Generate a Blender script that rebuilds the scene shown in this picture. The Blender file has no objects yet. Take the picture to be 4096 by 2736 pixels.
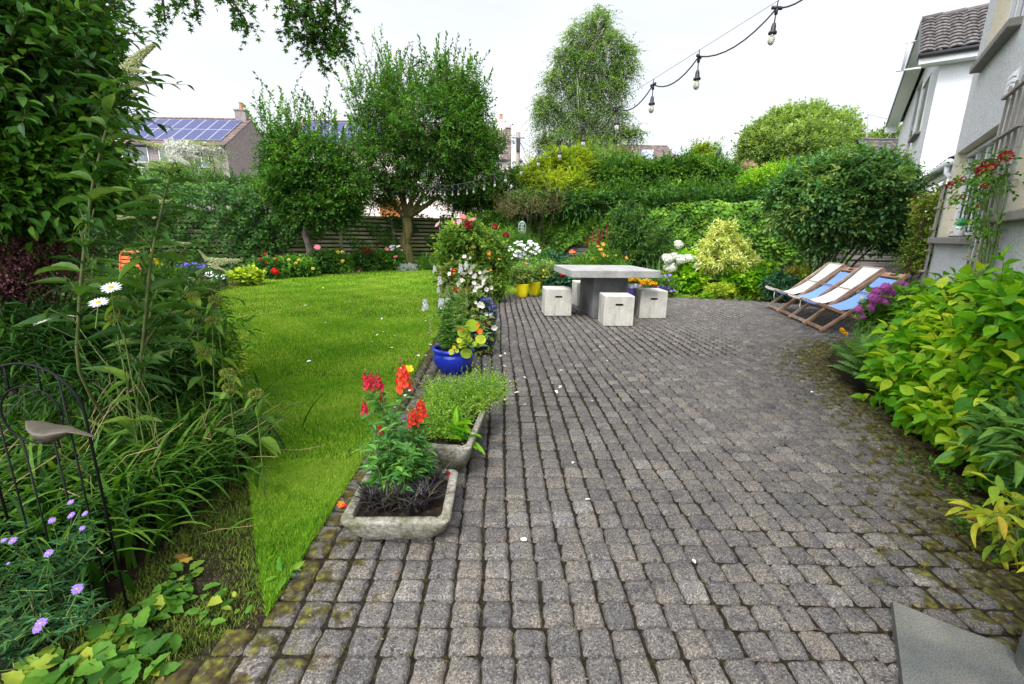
import bpy, math, random
import numpy as np
from mathutils import Matrix, Vector
# ---------------------------------------------------------------- camera, sky, sun, exposure
FPX, CX, CY = 1800.0, 2048.0, 1368.0
PITCH, ROLL, EYE = math.atan(427 / 1800), 0.015, 1.3
sc = bpy.context.scene
COL = sc.collection
cp_, sp_ = math.cos(PITCH), math.sin(PITCH)
cr_, sr_ = math.cos(ROLL), math.sin(ROLL)
_V = Vector((0, sp_, cp_)); _X = Vector((1, 0, 0)); _F = Vector((0, cp_, -sp_))
_R = _X * cr_ + _V * sr_; _U = _V * cr_ - _X * sr_
cam_d = bpy.data.cameras.new('camera'); cam = bpy.data.objects.new('camera', cam_d); COL.objects.link(cam)
cam_d.sensor_width = 36; cam_d.lens = 36 * FPX / 4096; cam_d.clip_start = 0.05; cam_d.clip_end = 2000
m_ = Matrix((( _R.x, _U.x, -_F.x, 0), (_R.y, _U.y, -_F.y, 0), (_R.z, _U.z, -_F.z, EYE), (0, 0, 0, 1)))
cam.matrix_world = m_
sc.camera = cam
SUN_EL, SUN_AZ = math.radians(52), math.radians(200)       # azimuth measured clockwise from +Y
world = bpy.data.worlds.new('World'); sc.world = world; world.use_nodes = True
nt = world.node_tree; nt.nodes.clear()
def wn(t): return nt.nodes.new(t)
out = wn('ShaderNodeOutputWorld'); mixs = wn('ShaderNodeMixShader')
sky = wn('ShaderNodeTexSky'); sky.sky_type = 'NISHITA'; sky.sun_disc = False
sky.sun_elevation = SUN_EL; sky.sun_rotation = SUN_AZ
bg1 = wn('ShaderNodeBackground'); bg1.inputs[1].default_value = 0.12
nt.links.new(sky.outputs[0], bg1.inputs[0])
tc = wn('ShaderNodeTexCoord'); mp = wn('ShaderNodeMapping'); mp.inputs['Scale'].default_value = (1, 1, 3.0)
nz = wn('ShaderNodeTexNoise'); nz.inputs['Scale'].default_value = 1.7; nz.inputs['Detail'].default_value = 5
nt.links.new(tc.outputs['Generated'], mp.inputs[0]); nt.links.new(mp.outputs[0], nz.inputs[0])
rmp = wn('ShaderNodeValToRGB'); rmp.color_ramp.elements[0].position = .3; rmp.color_ramp.elements[1].position = .7
rmp.color_ramp.elements[0].color = (.74, .79, .88, 1); rmp.color_ramp.elements[1].color = (1, 1, 1, 1)
nt.links.new(nz.outputs[0], rmp.inputs[0])
bg2 = wn('ShaderNodeBackground'); bg2.inputs[1].default_value = 1.12
nt.links.new(rmp.outputs[0], bg2.inputs[0])
# overcast brightness: brightest where the sun stands behind the cloud, dimmer towards the far horizon
dt = wn('ShaderNodeVectorMath'); dt.operation = 'DOT_PRODUCT'; nt.links.new(tc.outputs['Generated'], dt.inputs[0])
dt.inputs[1].default_value = (math.sin(SUN_AZ) * math.cos(SUN_EL), math.cos(SUN_AZ) * math.cos(SUN_EL), math.sin(SUN_EL))
ma = wn('ShaderNodeMath'); ma.operation = 'MULTIPLY_ADD'; ma.inputs[1].default_value = .5; ma.inputs[2].default_value = .5; nt.links.new(dt.outputs['Value'], ma.inputs[0])
r2 = wn('ShaderNodeValToRGB'); nt.links.new(ma.outputs[0], r2.inputs[0])
e2 = r2.color_ramp.elements; e2[0].position = 0; e2[1].position = 1; e2.new(.6); e2.new(.78)
for i_, v_ in enumerate((.178, .19, .45, 1.0)): e2[i_].color = (v_, v_, v_, 1)
m2 = wn('ShaderNodeMath'); m2.operation = 'MULTIPLY'; m2.inputs[1].default_value = 2.85; nt.links.new(r2.outputs[0], m2.inputs[0]); nt.links.new(m2.outputs[0], bg2.inputs[1])
mixs.inputs[0].default_value = .9
nt.links.new(bg1.outputs[0], mixs.inputs[1]); nt.links.new(bg2.outputs[0], mixs.inputs[2])
nt.links.new(mixs.outputs[0], out.inputs[0])
sd = bpy.data.lights.new('sun', 'SUN'); so = bpy.data.objects.new('sun', sd); COL.objects.link(so)
sd.energy = 1.5; sd.angle = math.radians(12); sd.color = (1, .96, .9)
_sdir = Vector((math.sin(SUN_AZ) * math.cos(SUN_EL), math.cos(SUN_AZ) * math.cos(SUN_EL), math.sin(SUN_EL)))
so.rotation_euler = _sdir.to_track_quat('Z', 'Y').to_euler()
sc.view_settings.view_transform = 'Standard'; sc.view_settings.look = 'None'
sc.view_settings.exposure = 1.15; sc.view_settings.gamma = 1
sc.render.engine = 'CYCLES'
cy = sc.cycles; cy.max_bounces = 6; cy.diffuse_bounces = 3; cy.glossy_bounces = 2; cy.transmission_bounces = 4
cy.transparent_max_bounces = 6; cy.caustics_reflective = False; cy.caustics_refractive = False; cy.use_denoising = True
# ---------------------------------------------------------------- photo pixel -> world (pixels of a 2347 px wide view)
PX = 4096 / 2347
def ray(x, y):
    u = (x * PX - CX) / FPX; v = -(y * PX - CY) / FPX
    u2 = u * cr_ - v * sr_; v2 = u * sr_ + v * cr_
    return np.array([u2, cp_ + v2 * sp_, v2 * cp_ - sp_])
def g(x, y, z=0.0):
    r = ray(x, y); t = (z - EYE) / r[2]; return np.array([0, 0, EYE]) + t * r
def at(x, y, Y):
    r = ray(x, y); return np.array([0, 0, EYE]) + r * (Y / r[1])
def hit(x, y, p, n):
    r = ray(x, y); o = np.array([0, 0, EYE]); n = np.array(n, float)
    return o + r * (np.dot(np.array(p) - o, n) / np.dot(r, n))
def mpp(Y): return Y * PX / FPX * 1.02                    # metres per view pixel at distance Y
# ---------------------------------------------------------------- mesh builder
def nrm(a):
    a = np.asarray(a, float); return a / np.maximum(np.linalg.norm(a, axis=-1, keepdims=True), 1e-9)
class MB:
    def __init__(s): s.v = []; s.q = []; s.t = []; s.tint = []; s.mq = []; s.mt = []; s.n = 0
    def add(s, V, F, tint=.5, mi=0):
        V = np.asarray(V, float).reshape(-1, 3); k = len(V)
        s.v.append(V); s.tint.append(np.broadcast_to(np.asarray(tint, float), (k,)))
        for f in F:
            f = np.asarray(f, np.int64)
            if f.size == 0: continue
            if f.shape[1] == 4: s.q.append(f + s.n); s.mq.append(np.full(len(f), mi))
            else: s.t.append(f + s.n); s.mt.append(np.full(len(f), mi))
        s.n += k; return s
    def grid(s, P, tint=.5, mi=0, close=False):
        P = np.asarray(P, float); a, b = P.shape[:2]
        idx = np.arange(a * b).reshape(a, b)
        if close: idx = np.concatenate([idx, idx[:, :1]], 1)
        F = np.stack([idx[:-1, :-1], idx[:-1, 1:], idx[1:, 1:], idx[1:, :-1]], -1).reshape(-1, 4)
        return s.add(P.reshape(-1, 3), [F], tint, mi)
    def box(s, c, d, rz=0.0, tint=.5, mi=0, R=None, bev=0.0):
        h = np.array(d) / 2.0
        if bev <= 0:
            V = np.array([[x, y, z] for z in (-1, 1) for y in (-1, 1) for x in (-1, 1)]) * h
            F = [[0, 2, 3, 1], [4, 5, 7, 6], [0, 1, 5, 4], [2, 6, 7, 3], [0, 4, 6, 2], [1, 3, 7, 5]]
        else:
            b = min(bev, min(h) * .9); r = []
            for zz, o in ((-h[2], b), (-h[2] + b, 0), (h[2] - b, 0), (h[2], b)):
                X, Y = h[0] - o, h[1] - o; k = b * .7
                r.append([[-X + k, -Y, zz], [X - k, -Y, zz], [X, -Y + k, zz], [X, Y - k, zz], [X - k, Y, zz], [-X + k, Y, zz], [-X, Y - k, zz], [-X, -Y + k, zz]])
            V = np.array(r).reshape(-1, 3); F = []
            for j in range(3):
                for i in range(8): F.append([j * 8 + i, j * 8 + (i + 1) % 8, j * 8 + 8 + (i + 1) % 8, j * 8 + 8 + i])
            for o, fl in ((0, 1), (24, 0)):
                q = [[0, 1, 2, 3], [0, 3, 4, 7], [4, 5, 6, 7]]
                for a in q: F.append([o + i for i in (a[::-1] if fl else a)])
        if R is None:
            c_, s_ = math.cos(rz), math.sin(rz); R = np.array([[c_, -s_, 0], [s_, c_, 0], [0, 0, 1]])
        return s.add(V @ np.asarray(R).T + np.array(c), [F], tint, mi)
    def bar(s, a, b, w, h, tint=.5, mi=0, up=(0, 0, 1), bev=0.0):
        a = np.array(a, float); b = np.array(b, float); d = b - a; L = np.linalg.norm(d); y = d / L
        x = np.cross(y, up); x = x / max(np.linalg.norm(x), 1e-6); z = np.cross(x, y)
        return s.box((a + b) / 2, (w, L, h), R=np.stack([x, y, z], 1), tint=tint, mi=mi, bev=bev)
    def tube(s, P, r, sides=6, tint=.5, mi=0, cap=True):
        P = np.asarray(P, float)
        if P.ndim == 2: P = P[None]
        N, K = P.shape[:2]; r = np.broadcast_to(np.asarray(r, float), (N, K))
        T = np.gradient(P, axis=1); T = nrm(T)
        up = np.where(np.abs(T[:, :1, 2:3]) > .9, np.array([1., .13, 0]), np.array([0, .05, 1.]))
        A = nrm(np.cross(T, np.broadcast_to(up, T.shape))); Bv = np.cross(T, A)
        th = np.arange(sides) * 2 * np.pi / sides
        V = P[:, :, None] + r[:, :, None, None] * (A[:, :, None] * np.cos(th)[None, None, :, None] + Bv[:, :, None] * np.sin(th)[None, None, :, None])
        idx = np.arange(N * K * sides).reshape(N, K, sides); j = np.roll(idx, -1, 2)
        F = np.stack([idx[:, :-1], j[:, :-1], j[:, 1:], idx[:, 1:]], -1).reshape(-1, 4)
        tt = tint if np.ndim(tint) == 0 else np.repeat(tint, K * sides)
        Fs = [F]
        if cap and sides == 4: Fs.append(idx[:, -1].reshape(-1, 4))
        elif cap and sides > 4:
            e = idx[:, -1]; Fs.append(np.concatenate([np.stack([e[:, 0], e[:, i], e[:, i + 1]], 1) for i in range(1, sides - 1)]))
            e = idx[:, 0]; Fs.append(np.concatenate([np.stack([e[:, 0], e[:, i + 1], e[:, i]], 1) for i in range(1, sides - 1)]))
        return s.add(V.reshape(-1, 3), Fs, tt, mi)
    def lathe(s, prof, c=(0, 0, 0), sides=32, tint=.5, mi=0, flute=0, fa=0.0):
        prof = np.array(prof, float); th = np.arange(sides) * 2 * np.pi / sides
        rr = prof[:, :1] * (1 + fa * np.abs(np.cos(flute * th / 2))[None] if flute else np.ones((1, sides)))
        P = np.stack([rr * np.cos(th), rr * np.sin(th), np.repeat(prof[:, 1:], sides, 1)], -1) + np.array(c)
        return s.grid(P, tint, mi, close=True)
    def poly(s, pts, z0, z1, tint=.5, mi=0):
        p = np.array(pts, float)[:, :2]; n = len(p)
        V = np.concatenate([np.c_[p, np.full(n, z0)], np.c_[p, np.full(n, z1)]])
        from mathutils.geometry import tessellate_polygon
        tr = np.array(tessellate_polygon([[Vector((a, b, 0)) for a, b in p]]))
        i = np.arange(n); j = (i + 1) % n
        s.add(V, [tr + n] + ([np.stack([i, j, j + n, i + n], 1)] if z1 != z0 else []), tint, mi)
        return s
    def build(s, name, mats, parent=None, smooth=False, loc=None, local=None):
        V = np.concatenate(s.v) if s.v else np.zeros((0, 3))
        q = np.concatenate(s.q) if s.q else np.zeros((0, 4), int); t = np.concatenate(s.t) if s.t else np.zeros((0, 3), int)
        if local is not None: V = V - np.array(local)
        me = bpy.data.meshes.new(name)
        me.vertices.add(len(V)); me.vertices.foreach_set('co', V.astype(np.float32).ravel())
        nl = len(q) * 4 + len(t) * 3; me.loops.add(nl)
        me.loops.foreach_set('vertex_index', np.concatenate([q.ravel(), t.ravel()]).astype(np.int32))
        me.polygons.add(len(q) + len(t))
        ls = np.concatenate([np.arange(len(q)) * 4, len(q) * 4 + np.arange(len(t)) * 3]).astype(np.int32)
        me.polygons.foreach_set('loop_start', ls)
        if not isinstance(mats, (list, tuple)): mats = [mats]
        for m in mats: me.materials.append(m)
        mi = np.concatenate((s.mq or []) + (s.mt or [])) if nl else np.zeros(0)
        me.polygons.foreach_set('material_index', mi.astype(np.int32))
        me.polygons.foreach_set('use_smooth', np.full(len(q) + len(t), smooth))
        a = me.attributes.new('tint', 'FLOAT', 'POINT'); a.data.foreach_set('value', np.concatenate(s.tint).astype(np.float32))
        me.update(calc_edges=True); me.validate()
        o = bpy.data.objects.new(name, me); COL.objects.link(o)
        if parent is not None: o.parent = parent
        if loc is not None: o.location = loc
        return o
def tag(o, label=None, cat=None, group=None, kind=None):
    if label: o['label'] = label
    if cat: o['category'] = cat
    if group: o['group'] = group
    if kind: o['kind'] = kind
    return o
def thing(name, label, cat, loc=(0, 0, 0), rz=0.0, group=None):
    o = bpy.data.objects.new(name, None); COL.objects.link(o); o.location = [float(a) for a in loc]; o.rotation_euler = (0, 0, rz)
    o.empty_display_size = .1
    return tag(o, label, cat, group)
def struct(name, mb, mat, **k): return tag(mb.build(name, mat, **k), kind='structure')
def copy_tree(o, parent=None):
    c = o.copy(); COL.objects.link(c)
    if parent is not None: c.parent = parent
    for ch in list(o.children): copy_tree(ch, c)
    return c
# ---------------------------------------------------------------- materials
def new_mat(name):
    m = bpy.data.materials.new(name); m.use_nodes = True; t = m.node_tree; t.nodes.clear()
    o = t.nodes.new('ShaderNodeOutputMaterial'); return m, t, o
def ramp(t, fac, stops, interp='LINEAR'):
    r = t.nodes.new('ShaderNodeValToRGB'); e = r.color_ramp.elements; r.color_ramp.interpolation = interp
    while len(e) < len(stops): e.new(.5)
    for i, (p, c) in enumerate(stops): e[i].position = p; e[i].color = (*c, 1)
    t.links.new(fac, r.inputs[0]); return r.outputs[0]
def noise(t, scale, detail=3, co=None, rough=.5, dist=0, out=0):
    n = t.nodes.new('ShaderNodeTexNoise'); n.inputs['Scale'].default_value = scale; n.inputs['Detail'].default_value = detail
    n.inputs['Roughness'].default_value = rough; n.inputs['Distortion'].default_value = dist
    if co is not None: t.links.new(co, n.inputs[0])
    return n.outputs[out]
def coord(t, which='Object', scale=None, rot=None):
    c = t.nodes.new('ShaderNodeTexCoord').outputs[which]
    if scale or rot:
        m = t.nodes.new('ShaderNodeMapping'); t.links.new(c, m.inputs[0]); c = m.outputs[0]
        if scale: m.inputs['Scale'].default_value = scale
        if rot: m.inputs['Rotation'].default_value = rot
    return c
def mixc(t, f, a, b, mode='MIX'):
    n = t.nodes.new('ShaderNodeMix'); n.data_type = 'RGBA'; n.blend_type = mode
    for i, v in ((0, f), (6, a), (7, b)):
        if isinstance(v, (int, float)): n.inputs[i].default_value = v
        elif isinstance(v, tuple): n.inputs[i].default_value = (*v, 1)
        else: t.links.new(v, n.inputs[i])
    return n.outputs[2]
def bsdf(t, o, col, rough=.6, spec=.3, metal=0, bump=None, bstr=.3, bdist=.005, coat=0):
    p = t.nodes.new('ShaderNodeBsdfPrincipled')
    for k, v in (('Base Color', col), ('Roughness', rough), ('Metallic', metal), ('Specular IOR Level', spec), ('Coat Weight', coat)):
        if isinstance(v, tuple): p.inputs[k].default_value = (*v, 1)
        elif isinstance(v, (int, float)): p.inputs[k].default_value = v
        else: t.links.new(v, p.inputs[k])
    if bump is not None:
        b = t.nodes.new('ShaderNodeBump'); b.inputs['Strength'].default_value = bstr; b.inputs['Distance'].default_value = bdist
        t.links.new(bump, b.inputs['Height']); t.links.new(b.outputs[0], p.inputs['Normal'])
    t.links.new(p.outputs[0], o.inputs[0]); return p
def tintof(t):
    a = t.nodes.new('ShaderNodeAttribute'); a.attribute_name = 'tint'; return a.outputs['Fac']
_lm = {}
def leaf(name, cols, rough=.45, tr=.35, spec=.35):
    if name in _lm: return _lm[name]
    m, t, o = new_mat(name)
    n = len(cols); c = ramp(t, tintof(t), [(i / (n - 1), cc) for i, cc in enumerate(cols)])
    nz = noise(t, 60, 2, coord(t)); c = mixc(t, .3, c, ramp(t, nz, [(.3, (.35, .35, .35)), (.7, (.8, .8, .8))]), 'OVERLAY')
    p = bsdf(t, o, c, min(.7, rough + .1), spec * .55)
    tl = t.nodes.new('ShaderNodeBsdfTranslucent'); c2 = mixc(t, 1.0, c, (1.35, 1.35, .6), 'MULTIPLY'); t.links.new(c2, tl.inputs[0])
    mx = t.nodes.new('ShaderNodeMixShader'); mx.inputs[0].default_value = tr
    t.links.new(p.outputs[0], mx.inputs[1]); t.links.new(tl.outputs[0], mx.inputs[2]); t.links.new(mx.outputs[0], o.inputs[0])
    _lm[name] = m; return m
_pm = {}
def petal(name, c1=(), c2=None, tr=.3):
    if name in _pm: return _pm[name]
    c2 = c2 or tuple(x * .75 for x in c1)
    m, t, o = new_mat(name); c = ramp(t, tintof(t), [(0, c2), (1, c1)])
    p = bsdf(t, o, c, .6, .2); tl = t.nodes.new('ShaderNodeBsdfTranslucent'); t.links.new(c, tl.inputs[0])
    mx = t.nodes.new('ShaderNodeMixShader'); mx.inputs[0].default_value = tr
    t.links.new(p.outputs[0], mx.inputs[1]); t.links.new(tl.outputs[0], mx.inputs[2]); t.links.new(mx.outputs[0], o.inputs[0])
    _pm[name] = m; return m
def plain(name, c, rough=.5, spec=.4, metal=0, var=.15, sc_=20, bstr=0, coat=0):
    m, t, o = new_mat(name); nz = noise(t, sc_, 4, coord(t))
    col = ramp(t, nz, [(.3, tuple(x * (1 - var) for x in c)), (.7, tuple(min(1, x * (1 + var)) for x in c))])
    bsdf(t, o, col, rough, spec, metal, nz if bstr else None, bstr, .004, coat); return m
def wood(name, c1, c2, sc_=(3, 60, 60), rough=.7, bstr=.3, green=None):
    m, t, o = new_mat(name); nz = noise(t, 1.0, 5, coord(t, scale=sc_), dist=.4)
    col = ramp(t, nz, [(.3, c1), (.7, c2)])
    if green:
        n2 = noise(t, 1.6, 4, coord(t)); f = ramp(t, n2, [(.45, (0, 0, 0)), (.62, (1, 1, 1))]); col = mixc(t, f, col, green)
    bsdf(t, o, col, rough, .2, 0, nz, bstr, .004); return m
def bark(name, c1, c2, sc_=(18, 18, 3)):
    m, t, o = new_mat(name); nz = noise(t, 1.0, 6, coord(t, scale=sc_), dist=.6)
    bsdf(t, o, ramp(t, nz, [(.3, c1), (.7, c2)]), .9, .1, 0, nz, .8, .02); return m
# ---------------------------------------------------------------- leaf templates: axis +y, x half width, z up
def tpl(seg, prof, fold=.12, droop=.12, wave=0.0):
    ts = np.linspace(0, 1, seg + 1); V = []
    for i, t in enumerate(ts):
        w = prof(t) * .5; z = -droop * t * t
        V += [[-w, t, z + fold * w * 2 + wave * math.sin(t * 9)], [0, t, z], [w, t, z + fold * w * 2 - wave * math.sin(t * 9)]]
    F = []
    for i in range(seg):
        a = i * 3; F += [[a, a + 1, a + 4, a + 3], [a + 1, a + 2, a + 5, a + 4]]
    return np.array(V), [np.array(F)]
TPL = {
 'q': (np.array([[0, 0, 0], [.5, .42, .1], [0, 1, -.06], [-.5, .42, .1]]), [np.array([[0, 1, 2], [0, 2, 3]])]),
 'oval': tpl(4, lambda t: max(.03, math.sin(math.pi * t ** .85)), droop=.18),
 'oval6': tpl(6, lambda t: max(.02, math.sin(math.pi * t ** .8) ** .9), droop=.28, wave=.012),
 'lance': tpl(4, lambda t: max(.03, math.sin(math.pi * t ** .7)), droop=.25),
 'heart': tpl(4, lambda t: max(.05, [.35, .95, .9, .55, .03][int(round(t * 4))]), droop=.2, fold=.15),
 'petal': tpl(3, lambda t: [.25, .8, 1, .45][int(round(t * 3))], droop=.1, fold=.1),
 'crinkle': tpl(8, lambda t: max(.04, math.sin(math.pi * t ** .9) ** .8 * (1 + .13 * math.cos(t * 25.1))), droop=.22, wave=.03),
 'thin': tpl(2, lambda t: [.3, 1, .3][int(round(t * 2))], droop=.05, fold=.0),
}
def _fan(pts, zc=0, cup=.1):
    p = [[0, .0, 0]] + [[x, y, cup * (abs(x))] for x, y in pts]; n = len(pts)
    return np.array(p), [np.array([[0, i, i + 1] for i in range(1, n)])]
TPL['ivy'] = _fan([(-.12, .02), (-.5, .12), (-.36, .38), (-.5, .62), (-.2, .66), (0, 1.0), (.2, .66), (.5, .62), (.36, .38), (.5, .12), (.12, .02)])
TPL['star'] = _fan([(-.05, .05), (-.5, .1), (-.16, .3), (-.55, .6), (-.12, .5), (0, 1.05), (.12, .5), (.55, .6), (.16, .3), (.5, .1), (.05, .05)], cup=.2)
_th = np.linspace(-.42 * np.pi, 1.42 * np.pi, 11)
TPL['round'] = _fan([(.5 * math.cos(a), .5 + .5 * math.sin(a)) for a in _th], cup=.15)
def frames(A, N):
    A = nrm(A); B = nrm(np.cross(A, N)); return A, B, np.cross(B, A)
def put(M, T, P, A, N, L, W=None, tint=.5, mi=0):
    V, F = TPL[T]; P = np.asarray(P, float).reshape(-1, 3); n = len(P)
    if n == 0: return M
    A, B, N = frames(np.broadcast_to(A, P.shape), np.broadcast_to(N, P.shape)); L = np.broadcast_to(L, (n,)); W = L * .5 if W is None else np.broadcast_to(W, (n,))
    X = P[:, None] + A[:, None] * (V[None, :, 1:2] * L[:, None, None]) + B[:, None] * (V[None, :, 0:1] * W[:, None, None]) + N[:, None] * (V[None, :, 2:3] * L[:, None, None])
    k = len(V); off = (np.arange(n) * k)[:, None, None]
    M.add(X.reshape(-1, 3), [(f[None] + off).reshape(-1, f.shape[1]) for f in F], np.repeat(np.broadcast_to(tint, (n,)), k), mi)
    return M
def rdir(r, n): return nrm(r.normal(size=(n, 3)))
def blades(M, r, base, az, L, w, th0=.15, th1=1.6, K=6, tint=None, mi=0, taper=.15):
    """arching strap leaves; th = angle from vertical, running from th0 to th1 along the blade"""
    n = len(base); L = np.broadcast_to(L, (n,)); w = np.broadcast_to(w, (n,)); th0 = np.broadcast_to(th0, (n,)); th1 = np.broadcast_to(th1, (n,))
    s = np.linspace(0, 1, K + 1); th = th0[:, None] + (th1 - th0)[:, None] * s[None] ** 1.4
    h = np.stack([np.cos(az), np.sin(az), np.zeros(n)], 1); side = np.stack([-np.sin(az), np.cos(az), np.zeros(n)], 1)
    tw = r.normal(0, .35, n)[:, None]; side = nrm(side + h * tw)
    d = h[:, None] * np.sin(th)[..., None] + np.array([0, 0, 1.]) * np.cos(th)[..., None]
    st = (L / K)[:, None, None] * d; C = base[:, None] + np.concatenate([np.zeros((n, 1, 3)), np.cumsum(st[:, :-1], 1)], 1)
    ww = w[:, None] * np.minimum(1, np.minimum(.5 + 2 * s, (1 - s) * 2.2 + taper * .3))[None]
    P = np.stack([C - side[:, None] * ww[..., None] / 2, C + side[:, None] * ww[..., None] / 2], 2)
    idx = np.arange(n * (K + 1) * 2).reshape(n, K + 1, 2)
    F = np.stack([idx[:, :-1, 0], idx[:, :-1, 1], idx[:, 1:, 1], idx[:, 1:, 0]], -1).reshape(-1, 4)
    tint = r.random(n) if tint is None else tint
    M.add(P.reshape(-1, 3), [F], np.repeat(tint, (K + 1) * 2), mi); return M
def shell(r, blobs, n, lo=.8, hi=1.02, up_only=False):
    """random points on the outside of a union of ellipsoids, with outward normals"""
    C = np.array([b[0] for b in blobs], float); R = np.array([b[1] for b in blobs], float)
    a = (R[:, 0] * R[:, 1] * R[:, 2]) ** (2 / 3); P = []; Nn = []; tot = 0
    while tot < n:
        k = r.choice(len(blobs), n, p=a / a.sum()); d = rdir(r, n)
        f = 1 + .1 * np.sin(d[:, 0] * 5 + k) * np.cos(d[:, 2] * 6 + k * 2) + .07 * np.sin(d[:, 1] * 11 + k * 3)
        p = C[k] + d * R[k] * (r.uniform(lo, hi, n) * f)[:, None]; nn = nrm(d / R[k])
        dd = np.linalg.norm((p[:, None] - C[None]) / R[None], axis=2); dd[np.arange(n), k] = 9
        ok = (dd.min(1) > lo * .92) & (p[:, 2] > .02)
        if up_only: ok &= nn[:, 2] > -.2
        P.append(p[ok]); Nn.append(nn[ok]); tot += ok.sum()
    return np.concatenate(P)[:n], np.concatenate(Nn)[:n]
def inside(r, blobs, n, f=.8):
    k = r.integers(0, len(blobs), n); C = np.array([b[0] for b in blobs], float)[k]; R = np.array([b[1] for b in blobs], float)[k]
    p = C + rdir(r, n) * R * (f * r.random(n) ** .4)[:, None]; p[:, 2] = np.maximum(p[:, 2], .02); return p
def sprays(M, r, P, D, L, k, T, ll, lw, tint=None, mi=0, wood=None, droop=0.0, rad=.002, flat=.3, spread=.9, tj=.25, top=True, wmi=0):
    """twigs from P along D (length L) each with k leaves; leaves go to M, twigs to wood"""
    n = len(P); L = np.broadcast_to(L, (n,)) * r.uniform(.7, 1.25, n); D = nrm(D)
    bend = r.normal(0, .18, (n, 3)) + np.array([0, 0, -droop])
    if wood is not None:
        s = np.array([0, .35, .7, 1.0])[None, :, None]
        W = P[:, None] + D[:, None] * L[:, None, None] * s + bend[:, None] * L[:, None, None] * s ** 2
        wood.tube(W, np.array([1, .8, .6, .3]) * rad, 3, .5, wmi, cap=False)
    t = (np.arange(k) + .6) / k; t = .12 + .88 * t
    s = t[None, :, None]; Q = P[:, None] + D[:, None] * L[:, None, None] * s + bend[:, None] * L[:, None, None] * s ** 2
    Tn = nrm(D[:, None] + 2 * bend[:, None] * s); up = np.array([0, 0, 1.0]); S = nrm(np.cross(Tn, up) + 1e-4)
    Ub = np.cross(S, Tn); ph = np.arange(k)[None] * 2.4 + r.uniform(0, 6.3, (n, 1)) + r.normal(0, .3, (n, k))
    rad_ = S[:, :] * np.cos(ph)[..., None] + Ub * (np.sin(ph) * (1 - flat))[..., None]
    sp = spread * (1 - .55 * t ** 3)[None, :, None] if top else spread
    A = nrm(Tn * (1.1 - sp) + rad_ * sp + r.normal(0, .15, (n, k, 3)))
    Nv = nrm(up * 1.1 + rad_ * .15 - A * .2 + r.normal(0, .38, (n, k, 3)))
    tint = r.random(n) if tint is None else tint
    tt = np.clip(np.broadcast_to(tint, (n,))[:, None] + r.normal(0, tj, (n, k)) * .6, 0, 1)
    sz = r.uniform(.7, 1.15, (n, k))
    put(M, T, Q.reshape(-1, 3), A.reshape(-1, 3), Nv.reshape(-1, 3), (ll * sz).ravel(), (lw * sz).ravel(), tt.ravel(), mi)
    return Q[:, -1]
def curve(a, b, n=6, sag=0.0, r=None, j=0.0, up=0.0):
    a = np.array(a, float); b = np.array(b, float); t = np.linspace(0, 1, n)[:, None]
    P = a + (b - a) * t; P[:, 2] += (-sag + up) * (4 * t * (1 - t))[:, 0]
    if r is not None: P[1:-1] += r.normal(0, j, (n - 2, 3))
    return P
def limbs(M, r, base, fork, targets, r0, r1=None, sub=4, sides=7, blobs=None, twr=None):
    """trunk base>fork, a limb to each target and smaller branches off every limb"""
    base = np.array(base, float); fork = np.array(fork, float)
    t = np.linspace(0, 1, 6)[:, None]; P = base + (fork - base) * t; P[1:-1] += r.normal(0, r0 * .35, (4, 3))
    M.tube(P, np.linspace(r0 * 1.25, r0 * .85, 6), 10)
    for i in range(9):
        pass
    for q in targets:
        q = np.array(q, float); L = np.linalg.norm(q - fork); s = np.linspace(0, 1, 7)[:, None]
        mid = (fork + q) / 2 + np.array([0, 0, -.08 * L]) + r.normal(0, .07 * L, 3)
        C = fork * (1 - s) ** 2 + 2 * mid * s * (1 - s) + q * s ** 2
        rr = (r1 or r0 * .55); M.tube(C, np.linspace(rr, rr * .25, 7), sides)
        for _ in range(sub):
            u = r.uniform(.25, .95); a = C[int(u * 6)]; d = nrm((q - fork) / L + r.normal(0, .75, 3) + np.array([0, 0, .25])); l2 = L * r.uniform(.3, .6)
            M.tube(np.stack([a, a + d * l2 * .5 + r.normal(0, .05 * l2, 3), a + d * l2]), [rr * .35, rr * .22, rr * .1], 4)
def blob(x, y, Y, rx, ry, rd=None):
    k = mpp(Y); return (at(x, y, Y), np.array([rx * k, (rd if rd else rx * k), ry * k]))
# ---------------------------------------------------------------- flowers (local meshes, shared by copies)
def ring(M, r, n, L, W, tilt, T='petal', c=(0, 0, 0), mi=0, ph=0.0, tint=None):
    a = np.arange(n) * 2 * np.pi / n + ph + r.normal(0, .06, n)
    A = np.stack([np.cos(a) * np.cos(tilt), np.sin(a) * np.cos(tilt), np.full(n, math.sin(tilt))], 1)
    N = np.stack([-np.cos(a) * np.sin(tilt), -np.sin(a) * np.sin(tilt), np.full(n, math.cos(tilt))], 1)
    put(M, T, np.broadcast_to(np.array(c, float), (n, 3)) + A * .0, A, N, L * r.uniform(.88, 1.1, n), W, r.uniform(.3, 1, n) if tint is None else tint, mi)
def dome(M, R, h, c=(0, 0, 0), mi=0, sides=10, tint=.5):
    M.lathe([(R, 0), (R * .9, h * .5), (R * .6, h * .85), (R * .05, h)], c, sides, tint, mi)
def fib(n, lo=-1.0):
    i = np.arange(n) + .5; z = 1 - (1 - lo) * i / n; p = i * 2.39996; s = np.sqrt(np.maximum(0, 1 - z * z))
    return np.stack([s * np.cos(p), s * np.sin(p), z], 1)
def fl_daisy(r, R=.035, n=18, m=0):
    M = MB(); ring(M, r, n, R, R * .28, .1, 'thin'); ring(M, r, n // 2, R * .9, R * .25, .3, 'thin', ph=.2); dome(M, R * .3, R * .16, (0, 0, .001), 1); return M
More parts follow.
